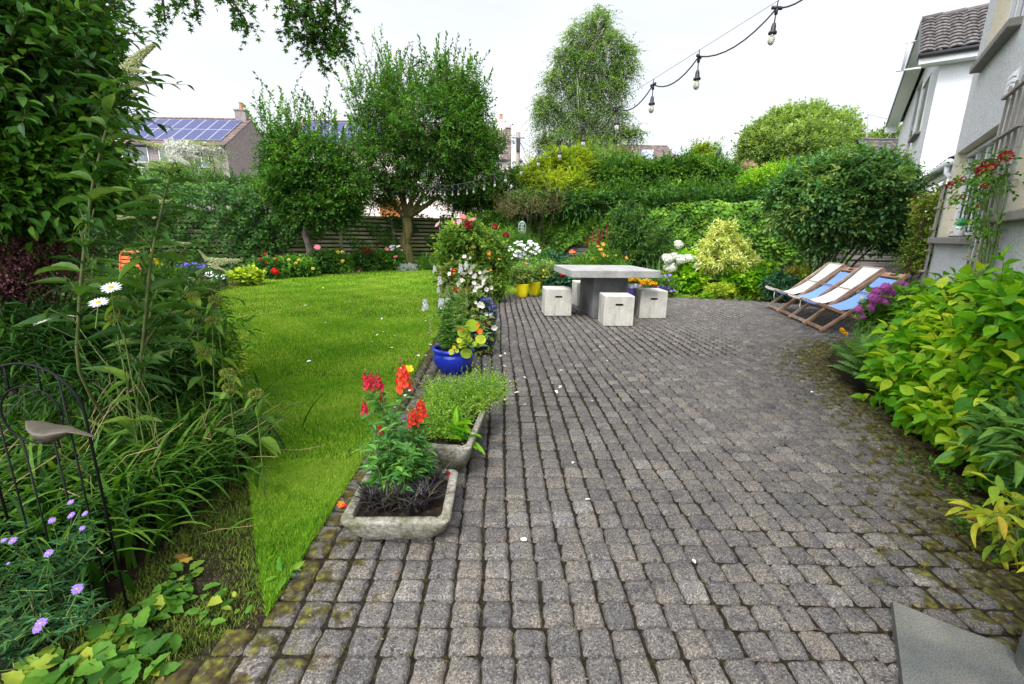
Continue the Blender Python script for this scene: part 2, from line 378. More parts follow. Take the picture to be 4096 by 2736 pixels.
def fl_ball(r, R=.03, n=70, lo=-.6):
    M = MB(); d = fib(n, lo); put(M, 'q', d * R * .55, nrm(d + r.normal(0, .12, d.shape)), rdir(r, n), R * .55, R * .5, np.clip(.3 + .7 * d[:, 2], 0, 1)); return M
def fl_open(r, R=.04, n=8, W=None, m2=True, tilt=.35):
    M = MB(); ring(M, r, n, R, W or R * .62, tilt); dome(M, R * .22, R * .15, (0, 0, .002), 1 if m2 else 0); return M
def fl_mop(r, R=.09, n=70, f=.02, lo=-.35, sz=.8):
    M = MB(); d = fib(n, lo); S = nrm(np.cross(d, rdir(r, n))); B = np.cross(d, S); tn = r.random(n)
    P = d * np.array([R, R, R * sz]) * (1 + .17 * np.sin(d[:, :1] * 7) * np.cos(d[:, 2:] * 6 + 1) + .06 * np.sin(d[:, 1:2] * 13)) * r.uniform(.82, 1.08, (n, 1))
    for k in range(4):
        a = k * math.pi / 2; A = S * math.cos(a) + B * math.sin(a); put(M, 'q', P, A + d * (.45 * r.random((n, 1))), d + rdir(r, n) * .35, f, f * .95, np.clip(tn * .7 + .1 * k + .2 * d[:, 2], 0, 1))
    return M
def fl_spike(r, H=.12, R=.02, n=7, mi2=1):
    """snapdragon: whorls of two-lipped florets shrinking to buds"""
    M = MB()
    for i in range(n):
        t = i / n; z = H * t; s = R * (1 - .6 * t)
        if t > .7:
            for j in range(4): a = j * 1.57 + i; o = np.array([math.cos(a), math.sin(a), 1.6]); put(M, 'petal', [[0, 0, z]], [o], [[-math.cos(a), -math.sin(a), .3]], [s * 1.1], [s * .7], [r.uniform(.2, 1)], mi2)
            continue
        for j in range(3):
            a = j * 2 * math.pi / 3 + i * 1.05 + r.normal(0, .2); o = np.array([math.cos(a), math.sin(a), 0]); z2 = z + r.normal(0, .12) * H / n; m = 0 if t < .72 else mi2
            p = o * s * r.uniform(.65, .95) + np.array([0, 0, z2]); q = np.array([-math.sin(a), math.cos(a), 0]); U = np.array([0, 0, 1.]); tn = r.uniform(0, .5)
            put(M, 'petal', [o * s * .15 + [0, 0, z2]] * 2, [o, o + U * .3], [U, q], s * .9, s * .5, tn, m)
            for k, (c1, c2, l) in enumerate(((.55, .8, .85), (-.55, .8, .85), (.85, -.35, .8), (-.85, -.35, .8), (0, -.9, 1.0))):
                put(M, 'petal', [p], [q * c1 + U * c2 + o * r.uniform(.25, .6)], [o + U * .2], [s * l * r.uniform(.6, .85)], [s * .6], [min(1, tn + (.5 if k > 1 else .15) + r.uniform(0, .2))], m)
    return M
def fl_panicle(r, H=.2, R=.03, n=500, f=.007, bend=.3):
    M = MB(); t = r.random(n) ** .8; a = r.uniform(0, 6.28, n); q = R * (1 - .85 * t) * r.uniform(.6, 1.1, n)
    P = np.stack([q * np.cos(a) + bend * H * t * t, q * np.sin(a), H * t], 1); put(M, 'q', P, rdir(r, n), rdir(r, n), f, f, np.clip(r.random(n) * .6 + (1 - t) * .5, 0, 1)); return M
def fl_trumpet(r, R=.03, n=5):
    M = MB(); th = np.arange(10) * 2 * np.pi / 10; P = []
    for rr, z in ((.1, -1.1), (.2, -.5), (.55, 0), (1.05, .18)):
        P.append(np.stack([R * rr * (1 + .08 * np.cos(5 * th)) * np.cos(th), R * rr * (1 + .08 * np.cos(5 * th)) * np.sin(th), np.full(10, z * R)], 1))
    M.grid(np.array(P), .6, 0, close=True); return M
def orient(o, d, roll=0.0):
    o.rotation_euler = (Vector(d).to_track_quat('Z', 'Y') @ __import__('mathutils').Quaternion((0, 0, 1), roll)).to_euler()
class Flower:
    def __init__(s, mb, mats, name='flower'): s.mb = mb; s.mats = mats; s.name = name; s.me = None
    def at(s, parent, p, d=(0, 0, 1), scale=1.0, roll=0.0, label=None):
        if s.me is None:
            o = s.mb.build(s.name, s.mats, smooth=True); s.me = o.data
        else:
            o = bpy.data.objects.new(s.name, s.me); COL.objects.link(o)
        o.parent = parent; pl = np.array(p) - np.array(parent.location); o.location = [float(a) for a in pl]; orient(o, d, roll); o.scale = (scale,) * 3
        if label: o['label'] = label
        return o
def part(mb, name, mat, t, smooth=False): return mb.build(name, mat, parent=t, local=tuple(t.location), smooth=smooth)
R0 = np.random.default_rng(7)
def in_poly(x, y, poly):
    c = np.zeros(len(x), bool); p = np.array(poly); q = np.roll(p, 1, 0)
    for (x1, y1), (x2, y2) in zip(p, q):
        k = (y1 > y) != (y2 > y); xx = (x2 - x1) * (y - y1) / (y2 - y1 + 1e-12) + x1; c ^= k & (x < xx)
    return c
def edge_dist(x, y, poly, closed=True):
    p = np.array(poly, float); q = np.roll(p, -1, 0)
    if not closed: p, q = p[:-1], q[:-1]
    d = np.full(len(x), 99.)
    for a, b in zip(p, q):
        ab = b - a; t = np.clip(((x - a[0]) * ab[0] + (y - a[1]) * ab[1]) / (ab @ ab), 0, 1)
        d = np.minimum(d, np.hypot(x - a[0] - t * ab[0], y - a[1] - t * ab[1]))
    return d
# ---------------- ground sheets
M_soil, t, o = new_mat('soil'); co = coord(t); n1 = noise(t, 30, 6, co, .7)
c = ramp(t, n1, [(.3, (.012, .009, .006)), (.55, (.035, .025, .017)), (.75, (.09, .065, .045))]); bsdf(t, o, c, .95, .1, 0, n1, 1.0, .03)
M_far, t, o = new_mat('far_ground'); bsdf(t, o, ramp(t, noise(t, .5, 5, coord(t)), [(.3, (.03, .05, .015)), (.7, (.06, .09, .025))]), .95, .1)
mb = MB(); mb.poly([(-400, -60), (400, -60), (400, 600), (-400, 600)], -.06, -.06); struct('ground', mb, M_far)
xs, ys = np.meshgrid(np.linspace(-14, 13, 220), np.linspace(-1, 21, 200), indexing='ij')
zz = -.03 + .012 * np.sin(xs * 9 + ys * 4) * np.sin(ys * 7 - xs * 3) + R0.normal(0, .004, xs.shape)
LAWN = [(-.84, 1.30), (-1.17, 1.81), (-1.55, 2.42), (-2.26, 3.52), (-3.22, 4.92), (-4.75, 7.1), (-5.75, 8.5), (-6.75, 10.4), (-6.95, 11.7), (-6.5, 13.2), (-5.7, 15), (-4.5, 16.5), (-3.5, 16.9), (-2.2, 16.2), (-.6, 14.0), (1, 12.5), (2.5, 11.45), (3.6, 10.8), (4.6, 10.05), (3.4, 10.12), (-1.14, 10.15), (-.98, 5.5), (-.86, 2.2)]
PATIO = [(-.9, 1.32), (-1.02, 5.5), (-1.2, 10.13), (3.47, 10.08), (5.1, 9.75), (6.0, 9.2), (6.2, 8), (6.1, 6.7), (5.2, 5.9), (4.1, 5.5), (3.5, 4.9), (3.18, 4.12), (2.93, 3.24), (2.7, 2.6), (2.44, 2.07), (2.18, 1.66), (2.0, 1.2), (2.0, .4), (-1.5, .4), (-1.08, 1.0)]
ins = in_poly(xs.ravel(), ys.ravel(), LAWN).reshape(xs.shape) | in_poly(xs.ravel(), ys.ravel(), PATIO).reshape(xs.shape)
zz = np.where(ins, -.045, zz)
mb = MB(); mb.grid(np.stack([xs, ys, zz], -1)); struct('flower_bed_soil', mb, M_soil, smooth=True)
M_lawn, t, o = new_mat('lawn_base'); bsdf(t, o, ramp(t, noise(t, 25, 4, coord(t)), [(.35, (.02, .035, .006)), (.7, (.07, .08, .02))]), .95, .05)
mb = MB(); mb.poly(LAWN, -.034, -.012); struct('lawn', mb, M_lawn)
# ---------------- grass blades
def scatter(r, poly, n, y0, y1, x0=-8, x1=6):
    X = []; Yv = []; tot = 0
    while tot < n:
        x = r.uniform(x0, x1, n * 2); y = r.uniform(y0, y1, n * 2); k = in_poly(x, y, poly); X.append(x[k]); Yv.append(y[k]); tot += k.sum()
    return np.concatenate(X)[:n], np.concatenate(Yv)[:n]
r = np.random.default_rng(3); mb = MB()
for y0, y1, n, L, w in ((1.3, 2.4, 56000, .025, .0028), (2.4, 4.0, 60000, .027, .004), (4.0, 7.0, 60000, .036, .007), (7.0, 11.0, 52000, .036, .012), (11.0, 17, 42000, .04, .02)):
    x, y = scatter(r, LAWN, n, y0, y1, -7.2 if y0 > 3 else -3.5, 5 if y1 > 9 else -.8)
    fld = .09 * np.sin(x * 1.9 + y * .6 + 1.3 * np.sin(y * .7)) + .07 * np.sin(x * 5.3 - y * 3.1 + 2 * np.sin(y)) + .07 * np.sin(x * 2.1 + y * 5.3 + 2 * np.sin(x * 2)) + .08 * np.sin(x * 17 + 4 * np.sin(y * 9)) * np.sin(y * 13) + .05 * np.clip((y - 2.5) / 4, -.8, 1)
    tint = np.clip(.52 + fld + r.normal(0, .2, n), 0, 1)
    ed = edge_dist(x, y, LAWN); tall = np.where(ed < .05, 1.5, 1.0)
    blades(mb, r, np.stack([x, y, np.full(n, -.014)], 1), r.uniform(0, 6.283, n), L * r.uniform(.6, 1.25, n) * tall, w, r.uniform(.05, .5, n), r.uniform(.5, 1.5, n), 2, tint)
M_grass = leaf('grass', [(.042, .14, .010), (.105, .255, .014), (.21, .37, .025), (.37, .45, .08)], .6, .35, .1)
tag(mb.build('grass', M_grass), 'short mown bright green grass covering the curved lawn', 'grass', kind='stuff')
# thin scrubby grass and moss between the bed and the lawn
EDGE = [(-.82, 1.22), (-1.15, 1.8), (-1.5, 2.4), (-1.75, 2.5), (-1.5, 1.9), (-1.45, 1.3), (-1.6, .8), (-1.2, .7), (-1.05, 1.0)]
x, y = scatter(r, EDGE, 22000, .6, 2.6, -2, -.85); mb = MB()
blades(mb, r, np.stack([x, y, np.full(22000, -.04)], 1), r.uniform(0, 6.28, 22000), r.uniform(.012, .04, 22000), .003, .3, 1.5, 2)
tag(mb.build('thin_grass', leaf('thin_grass', [(.07, .06, .02), (.08, .15, .015), (.2, .27, .03)], .7, .2)), 'patchy mossy grass at the foot of the left bed', 'grass', kind='stuff')
# ---------------- the sett paving: one slab of separately shaped blocks
def sett_tpl(k):
    u = np.linspace(-1, 1, k); U, W = np.meshgrid(u, u, indexing='ij'); U = np.sign(U) * np.abs(U) ** .75; W = np.sign(W) * np.abs(W) ** .75
    rr = (np.abs(U) ** 14 + np.abs(W) ** 14) ** (1 / 14); mx = np.maximum(np.abs(U), np.abs(W)); f = np.where(rr > 0, mx / np.maximum(rr, 1e-9), 1)
    X, Yv = U * f, W * f; e = np.maximum(np.abs(U), np.abs(W))
    z = -.13 * np.clip((e - .8) / .2, 0, 1) ** 2.2
    z += .0; z[(np.arange(k) == 0) | (np.arange(k) == k - 1), :] -= .35; z[1:-1, [0, k - 1]] -= .35
    return X, Yv, z
r = np.random.default_rng(11); mb = MB(); PX_, PY_ = .1085, .1095; moss = []; CW = PX_ * (1 + r.normal(0, .025, 90)); CW[30::7] *= 1.06; CX0 = -1.62
row = 0; y = .45
while y < 10.12:
    y += PY_ * (1 + .03 * math.sin(row * 2.7)); row += 1; wd = CW * (1 + r.normal(0, .006)); xs_ = CX0 + np.cumsum(CW) - CW / 2; k_ = xs_ < 6.4; xs_, wd = xs_[k_], wd[k_]; n = len(xs_)
    yy = y + .008 * np.sin(xs_ * 1.3 + row * .05) + r.normal(0, .0028, n)
    xx = xs_ - .036 * (y - 1.3) + .007 * np.sin(y * 2.1 + xs_) + r.normal(0, .0022, n)
    k_ = in_poly(xx, yy, PATIO); xx, yy, wd = xx[k_], yy[k_], wd[k_]; n = len(xx)
    if n == 0: continue
    K = 9 if y < 3.2 else (7 if y < 5 else 5); U, W, Z = sett_tpl(K)
    U, W, Z = U.ravel(), W.ravel(), Z.ravel(); hw = (wd * .5 - r.uniform(.0012, .0038, n))[:, None]; hh = (PY_ * .5 - r.uniform(.0012, .004, n))[:, None]
    a = r.normal(0, .025, n)[:, None]; X = U * hw * (1 + .04 * W * r.normal(0, 1, (n, 1))); Yv = W * hh * (1 + .04 * U * r.normal(0, 1, (n, 1)))
    X = X * (1 + .035 * np.sin(W * 5 + r.uniform(0, 6, (n, 1)))); Yv = Yv * (1 + .03 * np.sin(U * 4 + r.uniform(0, 6, (n, 1))))
    Xr = X * np.cos(a) - Yv * np.sin(a) + xx[:, None]; Yr = X * np.sin(a) + Yv * np.cos(a) + yy[:, None]
    dp = .055; z = Z[None] * dp + r.normal(0, .0022, (n, 1)) + U * r.normal(0, .0022, (n, 1)) + W * r.normal(0, .0022, (n, 1)) + r.normal(0, .0011, (n, K * K))
    z += .006 * np.sin(xx * 1.9 + 1)[:, None] * np.sin(yy * 1.4)[:, None]
    idx = np.arange(K * K).reshape(K, K); F = np.stack([idx[:-1, :-1], idx[1:, :-1], idx[1:, 1:], idx[:-1, 1:]], -1).reshape(-1, 4)
    mb.add(np.stack([Xr, Yr, z], -1).reshape(-1, 3), [(F[None] + (np.arange(n) * K * K)[:, None, None]).reshape(-1, 4)], np.repeat(r.random(n), K * K))
M_sett, t, o = new_mat('concrete_setts'); co = coord(t)
v0 = t.nodes.new('ShaderNodeTexVoronoi'); v0.inputs['Scale'].default_value = 230; t.links.new(co, v0.inputs[0]); sx_ = t.nodes.new('ShaderNodeSeparateColor'); t.links.new(v0.outputs['Color'], sx_.inputs[0]); ag = sx_.outputs[0]; big = noise(t, 9, 5, co, .65); at_ = t.nodes.new('ShaderNodeAttribute'); at_.attribute_name = 'tint'
base = ramp(t, at_.outputs['Fac'], [(0, (.098, .093, .090)), (.5, (.120, .112, .106)), (.85, (.138, .125, .112)), (1, (.165, .157, .15))])
base = mixc(t, .8, base, ramp(t, big, [(.3, (.22, .23, .26)), (.48, (.48, .48, .49)), (.62, (.56, .53, .48)), (.75, (.72, .66, .56))]), 'OVERLAY')
base = mixc(t, .85, base, ramp(t, ag, [(0, (.10, .10, .12)), (.3, (.36, .36, .37)), (.7, (.54, .53, .51)), (.86, (.70, .67, .62)), (.94, (1, .99, .95))]), 'OVERLAY')
vo = t.nodes.new('ShaderNodeTexVoronoi'); vo.inputs['Scale'].default_value = 17; t.links.new(co, vo.inputs[0])
nz_ = noise(t, 40, 3, co); ad = t.nodes.new('ShaderNodeMath'); ad.operation = 'MULTIPLY_ADD'; t.links.new(nz_, ad.inputs[0]); ad.inputs[1].default_value = .35; t.links.new(vo.outputs['Distance'], ad.inputs[2])
sp = ramp(t, ad.outputs[0], [(.26, (1, 1, 1)), (.34, (0, 0, 0))]); base = mixc(t, mixc(t, 1.0, sp, (.75, .75, .75), 'MULTIPLY'), base, (.03, .028, .027))
ms = t.nodes.new('ShaderNodeAttribute'); ms.attribute_name = 'moss'
mn = noise(t, 11, 6, co, .7); mm = t.nodes.new('ShaderNodeMath'); mm.operation = 'MULTIPLY_ADD'; t.links.new(ms.outputs['Fac'], mm.inputs[0]); mm.inputs[1].default_value = .34; t.links.new(mn, mm.inputs[2])
mf = ramp(t, mm.outputs[0], [(.64, (0, 0, 0)), (.72, (1, 1, 1))]); mcol = ramp(t, noise(t, 35, 3, co), [(.35, (.03, .018, .010)), (.55, (.06, .055, .012)), (.72, (.15, .14, .02))])
base = mixc(t, mf, base, mcol); bsdf(t, o, base, .85, .25, 0, ag, .5, .003)
po = struct('patio', mb, M_sett, smooth=True)
V = np.concatenate(mb.v); lft = np.abs(V[:, 0] + .95 + .03 * (V[:, 1] - 1.3)); rgt = edge_dist(V[:, 0], V[:, 1], PATIO[8:17], False)
mo = np.clip(1 - lft / .55, 0, 1) * .85 + np.clip(1 - rgt / .8, 0, 1) * .9
a = po.data.attributes.new('moss', 'FLOAT', 'POINT'); a.data.foreach_set('value', mo.astype(np.float32))
M_joint, t, o = new_mat('joint_sand'); co = coord(t); n1 = noise(t, 45, 5, co, .7)
bsdf(t, o, ramp(t, n1, [(.35, (.010, .008, .006)), (.55, (.028, .022, .015)), (.68, (.05, .055, .014))]), .95, .1, 0, n1, 1, .01)
mb = MB(); mb.poly(PATIO, -.035, -.017); struct('paving_bed', mb, M_joint)
# moss cushions and weeds in the joints
r = np.random.default_rng(5); n = 30000; x = r.uniform(-1.4, 3.2, n); y = r.uniform(.7, 6.5, n)
d1 = np.abs(x + .95 + .03 * (y - 1.3)); d2 = edge_dist(x, y, PATIO[8:17], False); pr = np.clip(1 - d1 / .6, 0, 1) * .8 + np.clip(1 - d2 / 1.0, 0, 1) * .9 + .12
cl = np.sin(x * 11 + 3 * np.sin(y * 5)) * np.sin(y * 9 + 2 * np.sin(x * 7)); k = in_poly(x, y, PATIO) & (r.random(n) < pr) & (cl > .1)
col_ = (x + .036 * (y - 1.3) + 1.62) / PX_; rw = (y - .45) / PY_; jn = (np.abs(col_ - np.round(col_)) < .09) | (np.abs(rw - .5 - np.round(rw - .5)) < .09) | (pr > .75)
x, y = x[k & jn], y[k & jn]; n = len(x); mb = MB()
for _ in range(5):
    blades(mb, r, np.stack([x + r.normal(0, .006, n), y + r.normal(0, .006, n), np.full(n, -.012)], 1), r.uniform(0, 6.28, n), r.uniform(.007, .018, n), .004, .2, 1.4, 2)
tag(mb.build('moss', leaf('moss', [(.05, .03, .01), (.09, .085, .012), (.17, .17, .02)], .9, .15)), 'green and brown moss tufts growing in the paving joints', 'moss', kind='stuff')
# ---------------- doorstep slabs
M_slab, t, o = new_mat('granite_slab'); co = coord(t); s1 = noise(t, 230, 3, co, .8)
bsdf(t, o, mixc(t, .8, ramp(t, noise(t, 5, 4, co), [(.3, (.07, .077, .075)), (.5, (.11, .11, .10)), (.7, (.165, .16, .14))]), ramp(t, s1, [(.35, (.2, .2, .2)), (.65, (.85, .85, .85))]), 'OVERLAY'), .8, .3, 0, s1, .4, .002)
mb = MB(); a_, b_, c_ = np.array([1.43, 1.41]), np.array([1.52, .95]), np.array([1.95, 1.18])
mb.poly([g(2046, 1377, .03)[:2], g(2080, 1640, .03)[:2], (2.3, .55), g(2360, 1560, .03)[:2], g(2312, 1480, .03)[:2], g(2200, 1440, .03)[:2]], -.02, .03)
tag(mb.build('step_slab', M_slab), 'flat speckled grey stone slab set over the setts by the house', 'stone slab')
mb = MB(); mb.poly([g(2347, 1400, .1)[:2] + [.02, 0], g(2320, 1475, .1)[:2] + [.02, 0], g(2347, 1520, .1)[:2] + [.03, 0], (2.5, 1.0), (2.5, 1.3)], -.02, .13)
o_ = tag(mb.build('kerb_stone', M_slab), 'low grey stone block beside the slab at the right edge', 'stone block')
b_ = o_.modifiers.new('b', 'BEVEL'); b_.width = .03; b_.segments = 3
# ---------------- fences
M_fb = wood('fence_board_grey', (.10, .095, .085), (.30, .28, .25), (2, 2, 45), .85)
M_fy = wood('fence_board_green', (.30, .28, .17), (.52, .49, .34), (2, 2, 45), .85, green=(.24, .27, .10))
M_fshade = wood('fence_board_shade', (.025, .022, .018), (.07, .06, .045), (2, 2, 45), .9)  # rear boards: shade in the gaps painted in as a darker wood
def fence(pts, label, mat, H=1.95, bh=.122):
    t = thing('board_fence', label, 'fence', (*pts[0], 0)); r = np.random.default_rng(len(label))
    for a, b in zip(pts[:-1], pts[1:]):
        a = np.array(a); b = np.array(b); L = np.linalg.norm(b - a); nb = max(1, round(L / 1.83)); d = (b - a) / L; nn = np.array([-d[1], d[0]])
        for i in range(nb):
            p = a + d * L * i / nb; q = a + d * L * (i + 1) / nb; mb = MB()
            for k in range(13):
                z = .09 + k * .15 + r.normal(0, .004)
                if z > H: break
                mb.bar([*(p + d * .004), z + r.normal(0, .006)], [*(q - d * .004), z + r.normal(0, .006)], .018, bh, tint=r.random(), bev=.003)
            part(mb, 'board_panel', mat, t)
            mb = MB(); mb.box([*(p + nn * .056), H / 2 + .02], (.09, .09, H + .04), math.atan2(d[1], d[0]), bev=.005); part(mb, 'post', mat, t)
            mb = MB()
            for k in range(12):
                z = .165 + k * .15
                mb.bar([*(p + nn * .11), z], [*(q + nn * .11), z], .018, .10)
            part(mb, 'rear_panel', M_fshade if bh < .1 else mat, t)
    return t
C0, C1 = (-3.0, 19.0), (12.2, 11.2)
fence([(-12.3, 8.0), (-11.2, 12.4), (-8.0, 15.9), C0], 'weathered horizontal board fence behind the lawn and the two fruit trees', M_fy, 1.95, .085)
fence([C0, (4.6, 15.1)], 'grey horizontal board fence hung with ivy, behind the table', M_fb, 1.95, .11)
fence([(4.6, 15.1), C1], 'dark grey horizontal board fence behind the deckchairs and big shrub', M_fb)
# ---------------- houses
def harl(name, c1, c2, s=55):
    m, t, o = new_mat(name); n1 = noise(t, s, 4, coord(t), .8); n2 = noise(t, 1.1, 4, coord(t))
    c = mixc(t, .5, ramp(t, n1, [(.35, c1), (.65, c2)]), ramp(t, n2, [(.3, (.4, .4, .4)), (.7, (.56, .56, .56))]), 'OVERLAY'); bsdf(t, o, c, .9, .2, 0, n1, 1.0, .018); return m
M_harl = harl('grey_roughcast', (.46, .46, .47), (.80, .80, .82), 38); M_white = harl('white_roughcast', (.58, .58, .6), (.78, .78, .8)); M_brown = harl('brown_roughcast', (.13, .105, .105), (.33, .28, .28), 9)
M_cream = plain('cream_paint', (.66, .60, .45), .6, .3, var=.05); M_wpvc = plain('white_plastic', (.80, .80, .82), .35, .5, var=.02)
M_black = plain('black_plastic', (.02, .02, .024), .4, .5); M_stone = plain('grey_stone', (.24, .22, .20), .85, .2, sc_=30, bstr=.3)
M_dark = plain('dark_void', (.012, .012, .014), .8, .1)
def glassm(name, c, rough=.08):
    m, t, o = new_mat(name); n = noise(t, 2.2, 3, coord(t)); bsdf(t, o, ramp(t, n, [(.35, c), (.7, tuple(x * 2.2 for x in c))]), rough, .8); return m
M_glass = glassm('window_glass', (.05, .06, .07))
def rooft(name, c1, c2, sx=3.3, sy=3.0):
    m, t, o = new_mat(name); a = t.nodes.new('ShaderNodeAttribute'); a.attribute_name = 'tint'; n1 = noise(t, 12, 4, coord(t))
    c = mixc(t, .6, ramp(t, a.outputs['Fac'], [(0, c1), (1, c2)]), ramp(t, n1, [(.3, (.35, .35, .35)), (.7, (.62, .62, .6))]), 'OVERLAY'); bsdf(t, o, c, .85, .2, 0, n1, .4, .01); return m
M_tile = rooft('brown_tile', (.09, .065, .062), (.18, .135, .125)); M_pan = rooft('dark_pantile', (.045, .042, .045), (.14, .125, .12))
def slope(mb, a, b, c, d, nr, nc, r, wave=0.0, lap=.03):
    """tiled slope: eave a>b, ridge d>c; stepped courses, optional roll across each tile"""
    a, b, c, d = [np.array(v, float) for v in (a, b, c, d)]; nrmv = nrm(np.cross(b - a, d - a)); nrmv = nrmv if nrmv[2] > 0 else -nrmv
    kx = 6 if wave else 1
    for i in range(nr):
        t0, t1 = i / nr, (i + 1) / nr; P = []
        for tt, h in ((t0, lap), (t1 + .004, 0.0)):
            u = np.linspace(0, 1, nc * kx + 1)[:, None]; L = a + (d - a) * tt; Rr = b + (c - b) * tt
            w = (wave * (np.abs(np.sin(np.arange(nc * kx + 1) * np.pi / kx)) ** .7))[:, None]; P.append(L + (Rr - L) * u + nrmv * (h + w))
        P.insert(0, P[0] - nrmv * lap)
        mb.grid(np.array(P), np.tile(r.random(nc * kx + 1), 3))
def window(t, o, ax, w, h, n_out, bars=1, f=.055):
    """o lower left corner on the wall face, ax unit vector along the wall, n_out outward normal"""
    o = np.array(o, float); ax = np.array([*ax, 0.]); no = np.array([*n_out, 0.]); up = np.array([0, 0, 1.])
    q = lambda u, v, d: o + ax * u + up * v + no * d
    mb = MB(); mb.add([q(.0, 0, .004), q(w, 0, .004), q(w, h, .004), q(0, h, .004)], [[[0, 1, 2, 3]]]); g_ = part(mb, 'window', M_glass, t)
    mb = MB()
    for a, b in ((q(0, f / 2, .02), q(w, f / 2, .02)), (q(0, h - f / 2, .02), q(w, h - f / 2, .02)), (q(f / 2, f, .02), q(f / 2, h - f, .02)), (q(w - f / 2, f, .02), q(w - f / 2, h - f, .02))) + tuple((q(w * k / (bars + 1), f, .02), q(w * k / (bars + 1), h - f, .02)) for k in range(1, bars + 1)):
        mb.bar(a, b, f, .035, up=no if abs((b - a)[2]) > .01 else up)
    fr = mb.build('frame', M_wpvc, parent=g_, local=tuple(t.location)); return g_
def simple_house(label, xl, xr, Y0, ye, yr, xs_e, xs_r, mat, tile, depth=7.0, panels=None, wins=(), chim=(), name='house'):
    r = np.random.default_rng(int(abs(xl))); e = at(xs_e, ye, Y0); rd = at(xs_r, yr, Y0 + depth / 2); ez, rz = e[2], rd[2]
    x0 = at(xl, ye, Y0)[0]; x1 = at(xr, ye, Y0)[0]; t = thing(name, label, 'house', (x0, Y0, 0)); mb = MB()
    P = [(x0, Y0), (x1, Y0), (x1, Y0 + depth), (x0, Y0 + depth)]
    mb.poly(P, -.05, ez); mb.add([(x0, Y0, ez), (x0, Y0 + depth / 2, rz), (x0, Y0 + depth, ez), (x1, Y0, ez), (x1, Y0 + depth / 2, rz), (x1, Y0 + depth, ez)], [[[0, 1, 2], [3, 5, 4]]]); part(mb, 'wall', mat, t)
    mb = MB(); o_ = .3; k = (rz - ez) / (depth / 2); slope(mb, (x0 - o_, Y0 - o_, ez - k * o_ + .06), (x1 + .08, Y0 - o_, ez - k * o_ + .06), (x1 + .08, Y0 + depth / 2, rz + .06), (x0 - o_, Y0 + depth / 2, rz + .06), 16, 30, r)
    slope(mb, (x1 + .08, Y0 + depth + o_, ez - k * o_ + .06), (x0 - o_, Y0 + depth + o_, ez - k * o_ + .06), (x0 - o_, Y0 + depth / 2, rz + .06), (x1 + .08, Y0 + depth / 2, rz + .06), 8, 20, r)
    n = int((x1 - x0) / .45)
    for i in range(n): mb.tube([[x0 + (x1 - x0) * i / n, Y0 + depth / 2, rz + .06], [x0 + (x1 - x0) * (i + .96) / n, Y0 + depth / 2, rz + .08]], .11, 6, r.random())
    part(mb, 'roof', tile, t)
    mb = MB(); mb.bar((x0 - o_, Y0 - o_ - .06, ez - k * o_), (x1 + .08, Y0 - o_ - .06, ez - k * o_), .12, .12); part(mb, 'gutter', M_black, t)
    if panels:
        pa, pb, nc = panels; pa = at(pa, ye, Y0)[0]; pb = at(pb, ye, Y0)[0]; sl = np.array([0, depth / 2, rz - ez]); Ls = np.linalg.norm(sl); sl = sl / Ls; up = np.array([0, -sl[2], sl[1]])
        for i in range(nc):
            for j in range(2):
                w = (pb - pa) / nc; hgt = Ls * .43; c = np.array([pa + w * (i + .5), Y0, ez + .16]) + sl * (Ls * .05 + hgt * (j + .5)) ; mb = MB(); Rm = np.stack([[1, 0, 0], sl, up], 1)
                mb.box(c, (w - .02, hgt - .02, .04), R=Rm, mi=1); mb.box(c + up * .012, (w - .1, hgt - .1, .03), R=Rm, mi=0); part(mb, 'solar_panel', [M_solar, M_alu], t)
    for (wx, wy, ww, wh) in wins:
        p = at(wx, wy, Y0 - .01); g2 = window(t, (p[0], Y0 - .02, p[2]), (1, 0), ww, wh, (0, -1), 1)
    for cx, cy_ in chim:
        p = at(cx, cy_, Y0 + depth / 2); mb = MB(); mb.box((p[0], Y0 + depth / 2, rz + .3), (.9, .6, .9)); mb.box((p[0], Y0 + depth / 2, rz + .78), (1.05, .72, .12)); c = part(mb, 'chimney', mat, t)
        mb = MB(); mb.lathe([(.17, 0), (.14, .5), (.18, .55), (.12, .56)], (p[0], Y0 + depth / 2, rz + .84), 10); mb.build('chimney_pot', M_pot, parent=c, local=tuple(t.location))
    return t
M_solar, t, o = new_mat('solar_cells'); br = t.nodes.new('ShaderNodeTexBrick'); br.offset = 0; br.inputs['Scale'].default_value = 6; br.inputs['Mortar Size'].default_value = .02
br.inputs['Color1'].default_value = (.03, .037, .10, 1); br.inputs['Color2'].default_value = (.038, .044, .12, 1); br.inputs['Mortar'].default_value = (.13, .14, .24, 1); br.inputs['Brick Width'].default_value = .9; br.inputs['Row Height'].default_value = .9
t.links.new(coord(t), br.inputs[0]); bsdf(t, o, br.outputs[0], .5, .15)
M_alu = plain('aluminium', (.45, .45, .48), .35, .5, .6); M_pot = plain('clay_pot', (.35, .16, .09), .8, .2)
simple_house('brown harled house with blue solar panels, left of the fruit trees', 60, 518, 38, 330, 276, 518, 545, M_brown, M_tile, 8, (205, 503, 10), ((283, 372, 2.1, 1.5), (368, 372, 1.5, 1.4), (448, 384, 1.2, 1.9), (300, 425, 2.2, 1.4)), ((250, 270), (556, 275)))
simple_house('pale harled house with solar roof, seen behind the bigger fruit tree', 655, 1060, 44, 335, 279, 700, 720, harl('pale_roughcast', (.5, .42, .38), (.7, .6, .56), 9), M_tile, 8, (668, 870, 6), ((905, 408, 1.6, 1.4), (960, 408, 1.6, 1.4), (1010, 452, 1.5, 1.5), (890, 450, 2, 1.6)), ())
simple_house('far end of a tiled house with one chimney, right of the fruit trees', 1075, 1168, 46, 362, 296, 1168, 1160, harl('peach_roughcast', (.55, .46, .42), (.72, .62, .58), 9), M_tile, 8, None, ((1120, 375, 1.1, 1.0),), ((1148, 300),))
